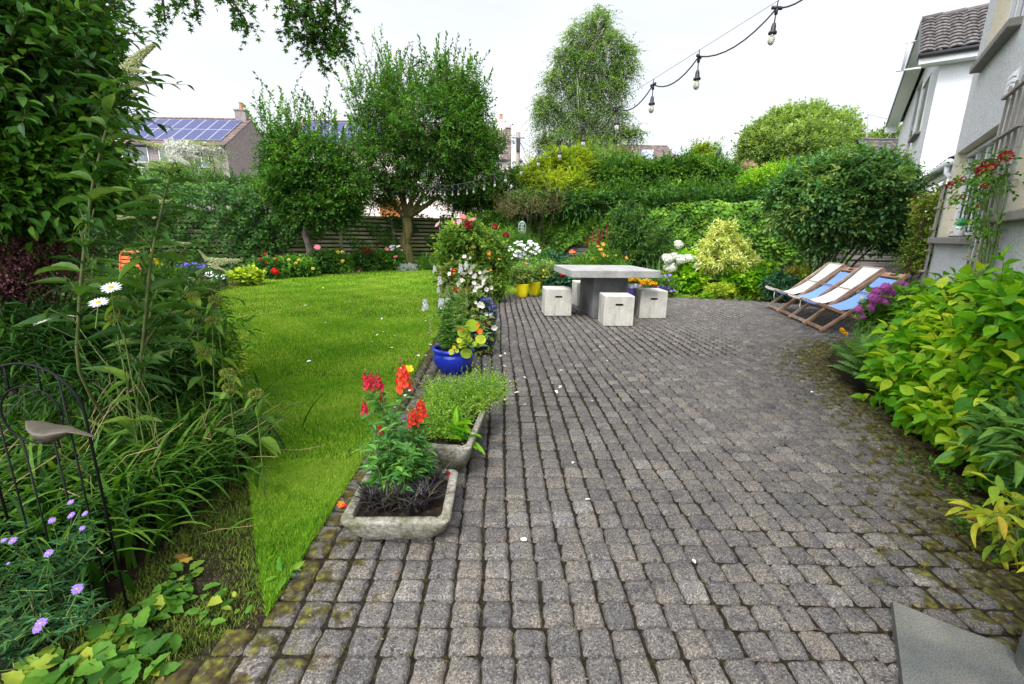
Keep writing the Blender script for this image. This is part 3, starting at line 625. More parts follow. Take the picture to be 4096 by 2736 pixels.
t = simple_house('low tiled roof showing over the conifer hedge right of the birch', 1440, 1556, 52, 376, 337, 1556, 1540, M_brown, M_tile, 9)
mb = MB(); p = at(1486, 356, 52.6); mb.box((p[0], 53.0, p[2] + .1), (1.3, .1, 1.1), R=None); part(mb, 'roof_window', plain('sky_glass', (.35, .38, .6), .1, .8), t)
t = simple_house('dark pantiled roof with aerials, beyond the white house gable', 2000, 2120, 34, 366, 322, 2010, 2010, M_white, M_pan, 3)
mb = MB(); p = at(1990, 262, 36)
b0 = at(1984, 345, 36); mb.tube([b0, p], .03, 5); q = at(2040, 274, 36)
mb.tube([p, q], .02, 4)
for k in range(7): c = p + (q - p) * k / 6; mb.tube([c + [0, -.25, -.1], c + [0, .25, .12]], .012, 4)
part(mb, 'aerial', M_alu, t)
# white neighbour house: axis A_ recedes along the walls, B_ runs to the right
A_ = np.array([.57, .82, 0]); A_ /= np.linalg.norm(A_); B_ = np.array([A_[1], -A_[0], 0]); UP = np.array([0, 0, 1.])
YN = 14.5; c = at(2157, 140, YN); ez = c[2]; c0 = np.array([c[0], c[1], 0]); vp = c0 - B_ * .54
e_near = hit(2108, 123, vp, B_); apex = hit(2113, 46, vp, B_); e_far = hit(2032, 285, vp, B_); ez = e_near[2]
s_ap = float((apex - c0) @ A_); 
t = thing('house', 'white roughcast neighbouring house with dark pantiled gable roof', 'house', tuple(c0)); mb = MB()
sn = float((e_near - c0) @ A_); sf = float((e_far - c0) @ A_)
P0, P1, P2, P3 = c0, c0 + A_ * (sf - .3), c0 + A_ * (sf - .3) + B_ * 9, c0 + B_ * 9
mb.poly([P0[:2], P3[:2], P2[:2], P1[:2]], 0, ez - .05)
fz = e_far[2]; ap = c0 + A_ * s_ap; mb.add([(*P0[:2], ez - .06), (*ap[:2], apex[2] - .12), (*P1[:2], ez - .06), (*P3[:2], ez - .06), (*(ap + B_ * 9)[:2], apex[2] - .12), (*P2[:2], ez - .06)], [[[0, 1, 2], [3, 5, 4]]]); part(mb, 'wall', M_white, t)
mb = MB(); r = np.random.default_rng(4); W9 = B_ * 8; slope(mb, e_near, e_near + W9, apex + W9, apex, 11, 26, r, .05, .04); slope(mb, e_far, e_far + W9, apex + W9, apex, 11, 10, r, .05, .04)
for k in range(16): mb.tube([apex + W9 * k / 16, apex + W9 * (k + .95) / 16 + UP * .02], .1, 8, r.random())
part(mb, 'roof', M_pan, t)
mb = MB()
for a, b in ((e_near, apex), (apex, e_far)): mb.bar(a - UP * .1 - B_ * .01, b - UP * .1 - B_ * .01, .03, .2)
part(mb, 'bargeboard', M_black, t)
mb = MB()
for a, b in ((e_near, apex), (apex, e_far)): mb.add([a - UP * .2, b - UP * .2, b - UP * .2 + B_ * .44, a - UP * .2 + B_ * .44], [[[0, 1, 2, 3]]])
mb.bar(e_near - UP * .17 + A_ * .04 + B_ * .02, e_near - UP * .17 + A_ * .04 + W9, .05, .22); mb.add([e_near - UP * .28 + A_ * .05, e_near - UP * .28 + A_ * .05 + W9, e_near - UP * .28 + A_ * (.05 - sn) + W9, e_near - UP * .28 + A_ * (.05 - sn)], [[[0, 1, 2, 3]]])
mb.box(e_far - UP * .25 + B_ * .2 - A_ * .1, (.45, .35, .3), math.atan2(B_[1], B_[0])); part(mb, 'soffit', M_wpvc, t)
mb = MB(); q = e_near - UP * .08 - A_ * .07; mb.tube([q, q + W9], .065, 10); part(mb, 'gutter', M_black, t, True)
for (a, b, tp) in (((2110, 303), (2092, 328), (2140, 163)), ((2085, 353), (2071, 369), (2075, 259))):
    pa = hit(*a, c0, B_); pb = hit(*b, c0, B_); pt = hit(*tp, c0, B_); w = abs((pb - pa) @ A_); z0 = pa[2]; 
    window(t, np.array([pa[0], pa[1], z0 + .03]), A_[:2], w, pt[2] - z0, -B_[:2], 0)
    mb = MB(); mb.bar(pa - B_ * .07, pa - B_ * .07 + A_ * w, .16, .07); part(mb, 'sill', M_stone, t)
mb = MB(); q = hit(2080, 150, vp - B_ * .2, B_); q2 = hit(2108, 5, vp - B_ * .2, B_); mb.tube([hit(2068, 160, vp - B_ * .3, B_), q2], .035, 6)
for a, b in (((2055, 163), (2108, 156)), ((2078, 98), (2104, 94))): mb.tube([hit(*a, vp - B_ * .3, B_), hit(*b, vp - B_ * .0, B_)], .03, 5)
part(mb, 'aerial_pole', M_wpvc, t, True)
# single storey lean-to with a white gutter
g0 = at(2177, 368, 8.6); vg = hit(2093, 424, g0, B_); t = thing('lean_to', 'dark lean-to roof with white gutter between the two houses', 'lean-to', (g0[0], g0[1], 0))
Lg = float((vg - g0) @ A_); Lg = max(2.5, min(Lg, 6)); g0 = np.array([g0[0], g0[1], g0[2] - .03])
mb = MB(); mb.tube([g0, g0 + A_ * Lg], .065, 12); part(mb, 'gutter', M_wpvc, t, True)
mb = MB(); s0 = g0 + B_ * .02 + UP * .03; mb.add([s0, s0 + A_ * Lg, s0 + A_ * Lg + B_ * 2.4 + UP * .9, s0 + B_ * 2.4 + UP * .9], [[[0, 1, 2, 3]]]); slope(mb, s0 + UP * .03, s0 + A_ * Lg + UP * .03, s0 + A_ * Lg + B_ * 2.4 + UP * .93, s0 + B_ * 2.4 + UP * .93, 5, 12, r, .03); part(mb, 'roof', M_pan, t)
mb = MB(); mb.bar(g0 + B_ * .1 - UP * .1, g0 + B_ * .1 + A_ * Lg - UP * .1, .04, .2); part(mb, 'fascia', M_wpvc, t)
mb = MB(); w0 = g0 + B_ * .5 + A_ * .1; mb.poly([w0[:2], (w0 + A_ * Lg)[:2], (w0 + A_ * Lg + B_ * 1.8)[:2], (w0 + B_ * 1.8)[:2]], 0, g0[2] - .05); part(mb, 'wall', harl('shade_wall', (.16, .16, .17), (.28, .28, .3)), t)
mb = MB(); d0 = g0 + A_ * .1 - UP * .05; pts = [d0, d0 - UP * .12, d0 - UP * .26 + B_ * .12 - A_ * .02, d0 - UP * .36 + B_ * .12]; pts += [np.array([pts[-1][0], pts[-1][1], z]) for z in (.8, .02)]; mb.tube(pts, .04, 10); part(mb, 'downpipe', M_wpvc, t, True)
# the grey roughcast house whose garden this is
HC = np.array([6.02, 6.6, 0]); NW = -B_; t = thing('house', 'grey roughcast house wall with cream window surrounds at the right', 'house', tuple(HC))
def onw(x, y): p = hit(x, y, HC, B_); return float((p - HC) @ A_), float(p[2])
s1, z1 = onw(2189, 352); s2, z2 = onw(2290, 287); s3, z3 = onw(2152, 548); sb, zb = onw(2223, 549)
u1, v1 = onw(2250, 150); u2, v2 = onw(2321, 71); x1_, y1_ = onw(2302, 490)
wz0, wz1 = z3 + .02, (z1 + z2) / 2; sL = (s1 + s3) / 2 if abs(s1 - s3) < .6 else s3; sL = min(sL, -.12); sR = s2
HOLES = [(sR, sL, wz0, wz1), (u1 - 1.5, u1 - .05, v1, v1 + 1.35), (x1_ - 1.4, x1_ - .0, y1_, y1_ + 1.2)]
def wall_with_holes(mb, s0, s1, z0, z1, holes):
    S = sorted({s0, s1, *[h[0] for h in holes], *[h[1] for h in holes]}); Z = sorted({z0, z1, *[h[2] for h in holes], *[h[3] for h in holes]})
    S = sorted({*S, *np.linspace(s0, s1, 12)})
    for a, b in zip(S[:-1], S[1:]):
        for c, d in zip(Z[:-1], Z[1:]):
            m, n = (a + b) / 2, (c + d) / 2
            if any(h[0] < m < h[1] and h[2] < n < h[3] for h in holes): continue
            q = [HC + A_ * a + UP * c, HC + A_ * b + UP * c, HC + A_ * b + UP * d, HC + A_ * a + UP * d]; mb.add(q, [[[0, 1, 2, 3]]])
mb = MB(); wall_with_holes(mb, -9, 0, -.05, 6.6, HOLES); q = [HC, HC + B_ * 7, HC + B_ * 7 + UP * 6.6, HC + UP * 6.6]; mb.add(q, [[[0, 1, 2, 3]]])
q = [HC - A_ * 9, HC - A_ * 9 + B_ * 7, HC - A_ * 9 + B_ * 7 + UP * 6.6, HC - A_ * 9 + UP * 6.6]; mb.add(q, [[[0, 3, 2, 1]]])
part(mb, 'wall', M_harl, t)
mb = MB(); k0 = HC - A_ * 9.4 + UP * 6.5 - B_ * .5; slope(mb, k0, k0 + A_ * 9.8, k0 + A_ * 9.8 + B_ * 4 + UP * 2.8, k0 + B_ * 4 + UP * 2.8, 8, 20, r, .05); slope(mb, k0 + B_ * 8, k0 + A_ * 9.8 + B_ * 8, k0 + A_ * 9.8 + B_ * 4 + UP * 2.8, k0 + B_ * 4 + UP * 2.8, 8, 20, r, .05); part(mb, 'roof', M_pan, t)
D_ = .2
for (a, b, c, d) in HOLES:
    mb = MB(); i = HC + B_ * D_
    for p, q in (((a, c), (a, d)), ((b, c), (b, d)), ((a, d), (b, d)), ((a, c), (b, c))):
        mb.add([HC + A_ * p[0] + UP * p[1], HC + A_ * q[0] + UP * q[1], i + A_ * q[0] + UP * q[1], i + A_ * p[0] + UP * p[1]], [[[0, 1, 2, 3]]])
    part(mb, 'window_surround', M_cream, t)
    mb = MB(); mb.bar(HC + A_ * (a - .06) + UP * (c - .04) - B_ * .05 + B_ * .09, HC + A_ * (b + .06) + UP * (c - .04) + B_ * .04, .28, .08, bev=.008); part(mb, 'sill', M_stone, t)
    window(t, i + A_ * a + UP * c - B_ * .04, A_[:2], b - a, d - c, -B_[:2], 3 if b - a > 1 else 1, .085)
mb = MB(); a = sR + (sL - sR) * .1
for k in range(7):
    u = sR + (sL - sR) * (k + .7) / 8; mb.bar(HC + B_ * .13 + A_ * u + UP * wz0, HC + B_ * .13 + A_ * u + UP * (wz0 + .75), .012, .012, up=B_)
part(mb, 'window_guard', M_black, t)
va, vb = onw(2311, 226), onw(2322, 192); mb = MB(); 
for k in range(4): mb.bar(HC - B_ * .02 + A_ * (va[0] - .16) + UP * (va[1] + .03 + k * .05), HC - B_ * .02 + A_ * (va[0] + .0) + UP * (va[1] + .03 + k * .05), .03, .035)
mb.bar(HC - B_ * .004 + A_ * (va[0] - .18) + UP * (va[1] + .1), HC - B_ * .004 + A_ * (va[0] + .02) + UP * (va[1] + .1), .012, .25); part(mb, 'vent', M_wpvc, t)
M_trel = wood('trellis_wood', (.2, .18, .16), (.42, .38, .34), (30, 30, 2), .85)
def trellis(label, s0, s1, z0, z1, nv, nh, lean=0.0):
    t = thing('trellis', label, 'trellis', tuple(HC + A_ * s0 - B_ * .05 + UP * z0)); mb = MB()
    for k in range(nv): u = s0 + (s1 - s0) * k / max(1, nv - 1); mb.bar(HC - B_ * .05 + A_ * u + UP * z0, HC - B_ * .05 + A_ * (u + lean) + UP * z1, .028, .018, up=B_)
    for k in range(nh): z = z0 + .1 + (z1 - z0 - .2) * k / max(1, nh - 1); mb.bar(HC - B_ * .075 + A_ * (s0 - .03) + UP * z, HC - B_ * .075 + A_ * (s1 + .03 + lean * .5) + UP * z, .035, .022, up=UP)
    part(mb, 'lattice', M_trel, t); return t
trellis('wooden lattice trellis under the rose, between the two lower windows', sR - 1.1, sR - .38, .3, wz1 + .25, 5, 7)
trellis('narrow wooden trellis at the far corner of the grey wall', -.1, .0, .2, 2.15, 2, 7)
# ================================================================ vegetation
LM = {
 'laurel': leaf('laurel_leaf', [(0.0287, 0.092, 0.0207), (0.0575, 0.172, 0.0253), (0.103, 0.253, 0.0345), (0.196, 0.368, 0.046)], .28, .25, .55),
 'dark': leaf('dark_leaf', [(.018, .06, .014), (.035, .11, .018), (.06, .16, .022), (.11, .23, .03)], .4, .25),
 'mid': leaf('mid_leaf', [(.035, .11, .014), (.06, .18, .018), (.11, .26, .024), (.2, .36, .04)], .45, .35),
 'apple': leaf('apple_leaf', [(0.024, 0.08, 0.0144), (0.044, 0.136, 0.0176), (0.072, 0.192, 0.0224), (0.144, 0.288, 0.032)], .42, .4),
 'birch': leaf('birch_leaf', [(0.0605, 0.132, 0.033), (0.11, 0.22, 0.0495), (0.176, 0.308, 0.066), (0.275, 0.396, 0.11)], .5, .45),
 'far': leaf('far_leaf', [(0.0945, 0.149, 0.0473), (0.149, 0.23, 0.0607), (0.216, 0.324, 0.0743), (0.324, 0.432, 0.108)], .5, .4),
 'ivy': leaf('ivy_leaf', [(.03, .09, .010), (.07, .18, .015), (.13, .28, .02), (.27, .42, .05)], .4, .35),
 'conifer': leaf('conifer', [(.03, .09, .015), (.06, .16, .02), (.11, .24, .025), (.18, .33, .04)], .6, .25),
 'gold': leaf('gold_conifer', [(0.108, 0.176, 0.0162), (0.216, 0.311, 0.0203), (0.365, 0.486, 0.027), (0.54, 0.594, 0.0675)], .6, .35),
 'lime': leaf('lime_leaf', [(.05, .20, .010), (.12, .34, .012), (.26, .48, .016), (.58, .68, .05)], .38, .45),
 'yellow': leaf('yellow_green', [(0.135, 0.23, 0.0203), (0.27, 0.405, 0.027), (0.459, 0.567, 0.0405), (0.675, 0.7, 0.081)], .45, .4),
 'strap': leaf('strap_leaf', [(0.011, 0.0413, 0.00734), (0.0275, 0.092, 0.011), (0.0642, 0.166, 0.0147), (0.129, 0.238, 0.0275)], .38, .35),
 'purple': leaf('purple_leaf', [(.22, .08, .11), (.34, .13, .17), (.46, .2, .25), (.2, .2, .08)], .5, .3),
 'blackgrass': leaf('black_grass', [(0.0081, 0.00675, 0.0108), (0.0162, 0.0135, 0.0189), (0.0405, 0.0297, 0.0405), (0.081, 0.081, 0.0405)], .35, .1),
 'fern': leaf('fern_leaf', [(0.0473, 0.135, 0.027), (0.081, 0.203, 0.0405), (0.149, 0.297, 0.0675), (0.23, 0.392, 0.108)], .5, .4),
 'varieg': leaf('variegated_leaf', [(0.108, 0.189, 0.027), (0.432, 0.513, 0.108), (0.675, 0.7, 0.27), (0.7, 0.7, 0.378)], .45, .35),
 'silver': leaf('silver_leaf', [(0.405, 0.513, 0.513), (0.608, 0.7, 0.7), (0.7, 0.7, 0.7)], .7, .2),
 'vib': leaf('viburnum_leaf', [(0.0405, 0.115, 0.0405), (0.0743, 0.189, 0.054), (0.135, 0.27, 0.0675), (0.27, 0.324, 0.081)], .36, .3, .45),
 'brown': leaf('brownish_leaf', [(0.0675, 0.081, 0.027), (0.135, 0.135, 0.0473), (0.23, 0.189, 0.081), (0.297, 0.27, 0.121)], .6, .3),
 'teal': leaf('teal_leaf', [(0.0162, 0.0675, 0.0378), (0.0338, 0.115, 0.054), (0.0675, 0.176, 0.0743)], .35, .25),
 'begonia': leaf('begonia_leaf', [(.06, .10, .02), (.09, .18, .03), (.18, .28, .05), (.22, .16, .06), (.3, .36, .1)], .4, .3),
}
BK = {'brown': bark('brown_bark', (.035, .025, .018), (.13, .10, .075)), 'green': bark('mossy_bark', (.05, .045, .018), (.16, .14, .055), (14, 14, 2)),
      'grey': bark('grey_bark', (.05, .042, .038), (.19, .16, .145), (25, 25, 5)), 'birch': bark('birch_bark', (.12, .10, .08), (.62, .58, .52), (5, 5, 9)),
      'stem': plain('green_stem', (.10, .16, .035), .6, .3, var=.3), 'redstem': plain('red_stem', (.2, .05, .03), .6, .3, var=.3), 'twig': plain('twig', (.07, .05, .03), .8, .2, var=.3)}
def plant(name, label, cat, base, group=None): return thing(name, label, cat, base, 0, group)
def bush(name, label, cat, base, blobs, mat, T='oval', ll=.08, lw=.045, n=400, k=8, L=.25, droop=.15, up=.35, seed=1, inner=.3, wood='twig', lo=.8, stems=5, tj=.25, rad=.0025, spread=.85, group=None, out=1.0, srad=.012, body=None, hi=1.02):
    r = np.random.default_rng(seed); t = plant(name, label, cat, base, group); M = MB(); Wd = MB()
    P, N = shell(r, blobs, n, lo, hi); C = np.array([b[0] for b in blobs])
    D = nrm(N * out + np.array([0, 0, up]) + r.normal(0, .35, P.shape)); P0 = P - D * L * .65
    clump = .5 + .25 * np.sin(P[:, 0] * 3 / max(L, .1) * .5) * np.sin(P[:, 2] * 2 / max(L, .1) * .6 + P[:, 1]) + r.normal(0, .17, n)
    sprays(M, r, P0, D, L, k, T, ll, lw, np.clip(clump, 0, 1), 0, Wd, droop, rad, spread=spread, tj=tj)
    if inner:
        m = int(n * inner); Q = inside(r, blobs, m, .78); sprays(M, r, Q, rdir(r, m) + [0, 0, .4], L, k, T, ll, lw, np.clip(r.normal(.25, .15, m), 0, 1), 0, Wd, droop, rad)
    b = np.array(t.location)
    for i in range(stems):
        c = C[i % len(C)] + r.normal(0, .08, 3) * np.linalg.norm(blobs[i % len(C)][1]); s = np.linspace(0, 1, 6)[:, None]; mid = b + (c - b) * .5 + r.normal(0, .06, 3) * (c[2] - b[2])
        Cv = b * (1 - s) ** 2 + 2 * mid * s * (1 - s) + c * s ** 2; Wd.tube(Cv, np.linspace(srad, srad * .4, 6), 5)
        for j in range(5):
            a = Cv[r.integers(2, 6)]; q = C[i % len(C)] + rdir(r, 1)[0] * blobs[i % len(C)][1] * .8; Wd.tube(curve(a, q, 4, r=r, j=.02), [srad * .4, srad * .3, srad * .2, srad * .12], 4)
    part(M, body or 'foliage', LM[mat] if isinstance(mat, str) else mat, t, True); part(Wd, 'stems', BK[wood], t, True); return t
W = lambda *b: [(np.array(x[:3], float), np.array(x[3:], float)) for x in b]
# ---------------- overhanging tree above the left bed
r = np.random.default_rng(21); t = plant('overhanging_tree', 'tall broadleaf tree whose small lobed leaves hang in from the top left', 'tree', (-6.6, 3.4, 0)); M = MB(); Wd = MB()
cb = W((-5.2, 3.2, 6.6, 2.6, 2.4, 1.3), (-3.2, 1.8, 6.0, 2.0, 1.8, 1.1), (-6.5, 5.0, 6.9, 2.2, 2.2, 1.3), (-3.4, 4.6, 6.6, 1.6, 1.6, .8), (-3.6, .2, 5.0, 1.8, 1.4, .9), (-1.6, .3, 5.2, 1.1, 1.0, .7), (-2.6, .4, 3.5, 1.2, .9, .4), (-3.6, 1.0, 4.0, 1.0, .9, .4))  # crown out of view, shaped and extended low to shade the left bed
P, N = shell(r, cb, 2100, .5, 1.0); sprays(M, r, P, nrm(N + r.normal(0, .5, P.shape)), .45, 9, 'star', .085, .09, None, 0, Wd, .2, .004)
def hang(pts, n, L, sz=1.0):
    """a hanging branch through picture points, with leafy twigs along it"""
    C = np.array([at(x, y, Y) for x, y, Y in pts]); s = r.random(n) * (len(C) - 1); i = s.astype(int); Q = C[i] + (C[np.minimum(i + 1, len(C) - 1)] - C[i]) * (s - i)[:, None]
    Wd.tube(C, np.linspace(.018, .004, len(C)), 5); d = nrm(r.normal(0, .8, (n, 3)) + [0, 0, -.5]); sprays(M, r, Q + r.normal(0, .04, Q.shape), d, L, 8, 'star', .066 * sz, .07 * sz, np.clip(r.normal(.45, .22, n), 0, 1), 0, Wd, .5, .003, spread=.8)
for h in (([(700, -60, 5.8), (712, 10, 5.8), (728, 60, 5.8), (742, 95, 5.8)], 36, .24), ([(640, -50, 5.6), (672, 10, 5.7), (690, 50, 5.7), (705, 78, 5.8)], 30, .22), ([(770, -50, 5.8), (768, 10, 5.9), (775, 60, 5.9), (783, 92, 5.9)], 28, .2),
          ([(735, 80, 5.8), (740, 110, 5.8), (744, 132, 5.8)], 9, .14), ([(745, 150, 5.8), (744, 166, 5.8)], 2, .08), ([(785, 90, 5.8), (790, 118, 5.8)], 8, .12), ([(715, -40, 5.9), (745, 30, 5.9), (765, 75, 5.9)], 18, .24), ([(690, -40, 5.9), (715, 40, 5.9), (735, 110, 5.9)], 12, .2), ([(800, -40, 5.9), (796, 6, 5.9)], 8, .14), ([(660, 40, 5.7), (650, 62, 5.7)], 4, .12),
          ([(370, -30, 5.6), (375, 20, 5.6), (380, 52, 5.6)], 9, .15), ([(410, -30, 5.6), (415, 12, 5.6)], 7, .15), ([(505, -50, 5.6), (535, 5, 5.6), (560, 40, 5.6), (568, 55, 5.6)], 16, .16), ([(555, -40, 5.6), (570, 10, 5.6)], 9, .16), ([(445, -10, 5.6), (455, 45, 5.6)], 3, .08),
          ([(200, -60, 5.2), (225, 0, 5.2), (240, 60, 5.2), (252, 100, 5.2), (262, 128, 5.2)], 50, .22), ([(150, -40, 5.0), (185, 20, 5.0), (210, 90, 5.0)], 46, .25), ([(250, -40, 5.3), (262, 10, 5.3), (270, 50, 5.3)], 16, .16)):
    hang(*h)
limbs(Wd, r, (-6.6, 3.4, 0), (-6.3, 3.2, 3.2), [(-5, 3.2, 6.4), (-3.2, 1.8, 5.8), (-6.6, 5, 6.8), (-3.6, 4.4, 6.0), (-3.8, .4, 5.0)], .17, sub=5)
part(M, 'crown', LM['apple'], t, True); part(Wd, 'trunk', BK['brown'], t, True)
# ---------------- shrubs on the left
bush('glossy_shrub', 'tall glossy dark leaved shrub filling the top left corner', 'shrub', (-3.5, 2.9, 0), [blob(25, 60, 2.9, 175, 160, .55), blob(125, 150, 3.1, 92, 90, .45), blob(45, 250, 3.0, 145, 110, .55), blob(150, 245, 3.2, 55, 65, .35), blob(-80, 120, 2.6, 200, 220, .6)],
     'laurel', 'oval6', .075, .034, 1250, 9, .3, .0, .5, 31, .5, lo=.55, stems=7, srad=.016, rad=.004)
bush('laurel_shrub', 'dense laurel with small dull leaves under the glossy shrub', 'shrub', (-3.3, 2.75, 0), [blob(50, 395, 2.65, 120, 75, .3), blob(150, 380, 2.8, 60, 60, .3), blob(20, 450, 2.6, 100, 50, .3), blob(-80, 380, 2.5, 120, 120, .4), blob(165, 430, 2.9, 50, 45, .3)],
     'mid', 'oval', .06, .032, 1700, 9, .28, .1, .2, 32, .4, lo=.7, stems=6, srad=.02)
bush('dark_shrub', 'dark green shrub in the shade beside the ivy at the left', 'shrub', (-7.4, 7.6, 0), [blob(190, 500, 6.5, 80, 60, .8), blob(290, 490, 8, 90, 50, .7), blob(240, 440, 7.5, 70, 40, .6), blob(120, 550, 5.5, 100, 50, .6)],
     'dark', 'oval', .06, .03, 1300, 8, .26, .1, .3, 33, .4, stems=5)
bush('purple_shrub', 'wine red leaved barberry at the left edge behind the daisies', 'shrub', (-3.0, 2.75, 0), [blob(50, 570, 2.7, 70, 42, .3), blob(10, 550, 2.6, 50, 36, .25), blob(90, 610, 2.7, 52, 44, .25), blob(20, 650, 2.6, 60, 50, .25)],
     'purple', 'q', .018, .011, 1300, 16, .22, -.05, .5, 34, .3, stems=7)
bush('leafy_perennial', 'tangle of mid green leafy stems in the middle of the left bed', 'perennial', (-3.2, 3.6, 0), [blob(290, 690, 3.8, 80, 42, .4), blob(400, 690, 4.0, 60, 42, .35), blob(390, 770, 3.3, 70, 60, .3), blob(260, 730, 3.2, 80, 60, .3), blob(450, 800, 3.0, 40, 50, .2)],
     'mid', 'lance', .085, .02, 700, 10, .32, .12, .7, 35, .4, 'stem', lo=.6, stems=8)
bush('dark_perennial', 'deep green narrow leaved clump left of the daisies', 'perennial', (-2.6, 2.4, 0), [blob(60, 770, 2.5, 110, 60, .3), blob(180, 810, 2.6, 90, 55, .3), blob(300, 850, 2.6, 70, 45, .25)],
     'dark', 'lance', .10, .016, 500, 9, .34, .25, .7, 36, .4, 'stem', lo=.5, stems=6)
bush('golden_shrub', 'golden variegated shrub at the lawn edge of the left bed', 'shrub', (-2.35, 3.2, 0), [blob(505, 800, 3.3, 32, 36, .18), blob(522, 850, 3.2, 26, 32, .15), blob(490, 760, 3.5, 28, 22, .15)], 'yellow', 'oval', .035, .02, 330, 8, .12, 0, .5, 37, .3)
bush('astilbe', 'dusky pink feathery clump at the lawn edge, left', 'perennial', (-3.6, 4.9, 0), [blob(440, 690, 4.9, 45, 36, .25), blob(468, 706, 4.9, 24, 26, .2)], leaf('pink_plume', [(.12, .05, .05), (.3, .09, .14), (.4, .16, .22)], .7, .3), 'q', .018, .008, 420, 16, .2, 0, 1.2, 38, .2)
t = bush('yellow_loosestrife', 'green clump with small yellow spires, below the orange chair', 'perennial', (-4.6, 5.6, 0), [blob(330, 650, 5.4, 60, 36, .35), blob(375, 655, 5.6, 42, 32, .3)], 'mid', 'lance', .06, .018, 400, 9, .26, 0, .9, 39, .3)
F_ = Flower(fl_panicle(np.random.default_rng(2), .14, .022, 110, .016, 0), [petal('yellow_petal', (.85, .68, .03))], 'flower_spike')
for i, (x, y) in enumerate([(305, 575), (313, 592), (352, 585), (362, 605), (375, 612), (338, 632), (352, 640), (371, 640), (300, 605), (385, 655), (344, 668), (318, 640)]): F_.at(t, at(x, y + 10, 5.4), (0, 0, 1), .75 + .1 * (i % 4), label=None)
# far left bed: aster mound, white flowers, golden leaves, heuchera
def mound(name, label, cat, px, py, Y, rx, ry, mat, seed, T='oval', ll=.05, lw=.03, n=260, k=7, L=.16, **kw):
    b = at(px, py, Y); base = (b[0], Y, 0); return bush(name, label, cat, base, [blob(px, py, Y, rx, ry), blob(px - rx * .4, py + ry * .35, Y - .1, rx * .7, ry * .75), blob(px + rx * .4, py + ry * .3, Y + .05, rx * .7, ry * .8)], mat, T, ll, lw, n, k, L, seed=seed, **kw)
def dots(t, F, pts, Y, sc_=1.0, d=(0, -.6, .8), jit=.25, seed=1, stem=True, mat='stem', toward=None, zoff=0.0):
    """flowers at picture points on a plant t, each on its own thin stalk"""
    r = np.random.default_rng(seed); S = MB(); b = np.array(t.location)
    for i, p in enumerate(pts):
        x, y = p[:2]; s = p[2] if len(p) > 2 else 1.0; q = at(x, y, Y + r.uniform(-.1, .1)); q[2] += zoff; dd = nrm(np.array(d) + r.normal(0, jit, 3)); F[i % len(F)].at(t, q, dd, sc_ * s, r.uniform(0, 6)) if isinstance(F, list) else F.at(t, q, dd, sc_ * s, r.uniform(0, 6))
        if stem:
            e = q - dd * .12; m = np.array([b[0] + (q[0] - b[0]) * .7, b[1] + (q[1] - b[1]) * .7, q[2] * .5]); sz = np.linspace(0, 1, 6)[:, None]; C = m * (1 - sz) ** 2 + 2 * e * sz * (1 - sz) + q * sz ** 2; S.tube(C, .0028 if Y < 4 else .004, 4)
    if stem and pts: part(S, 'flower_stems', BK[mat], t, True)
def rpts(x, y, rx, ry, n, seed, smin=.8, smax=1.2):
    r = np.random.default_rng(seed); a = r.uniform(0, 6.28, n); q = np.sqrt(r.random(n)); return [(x + rx * math.cos(u) * v, y + ry * math.sin(u) * v, r.uniform(smin, smax)) for u, v in zip(a, q)]
rr = np.random.default_rng(9)
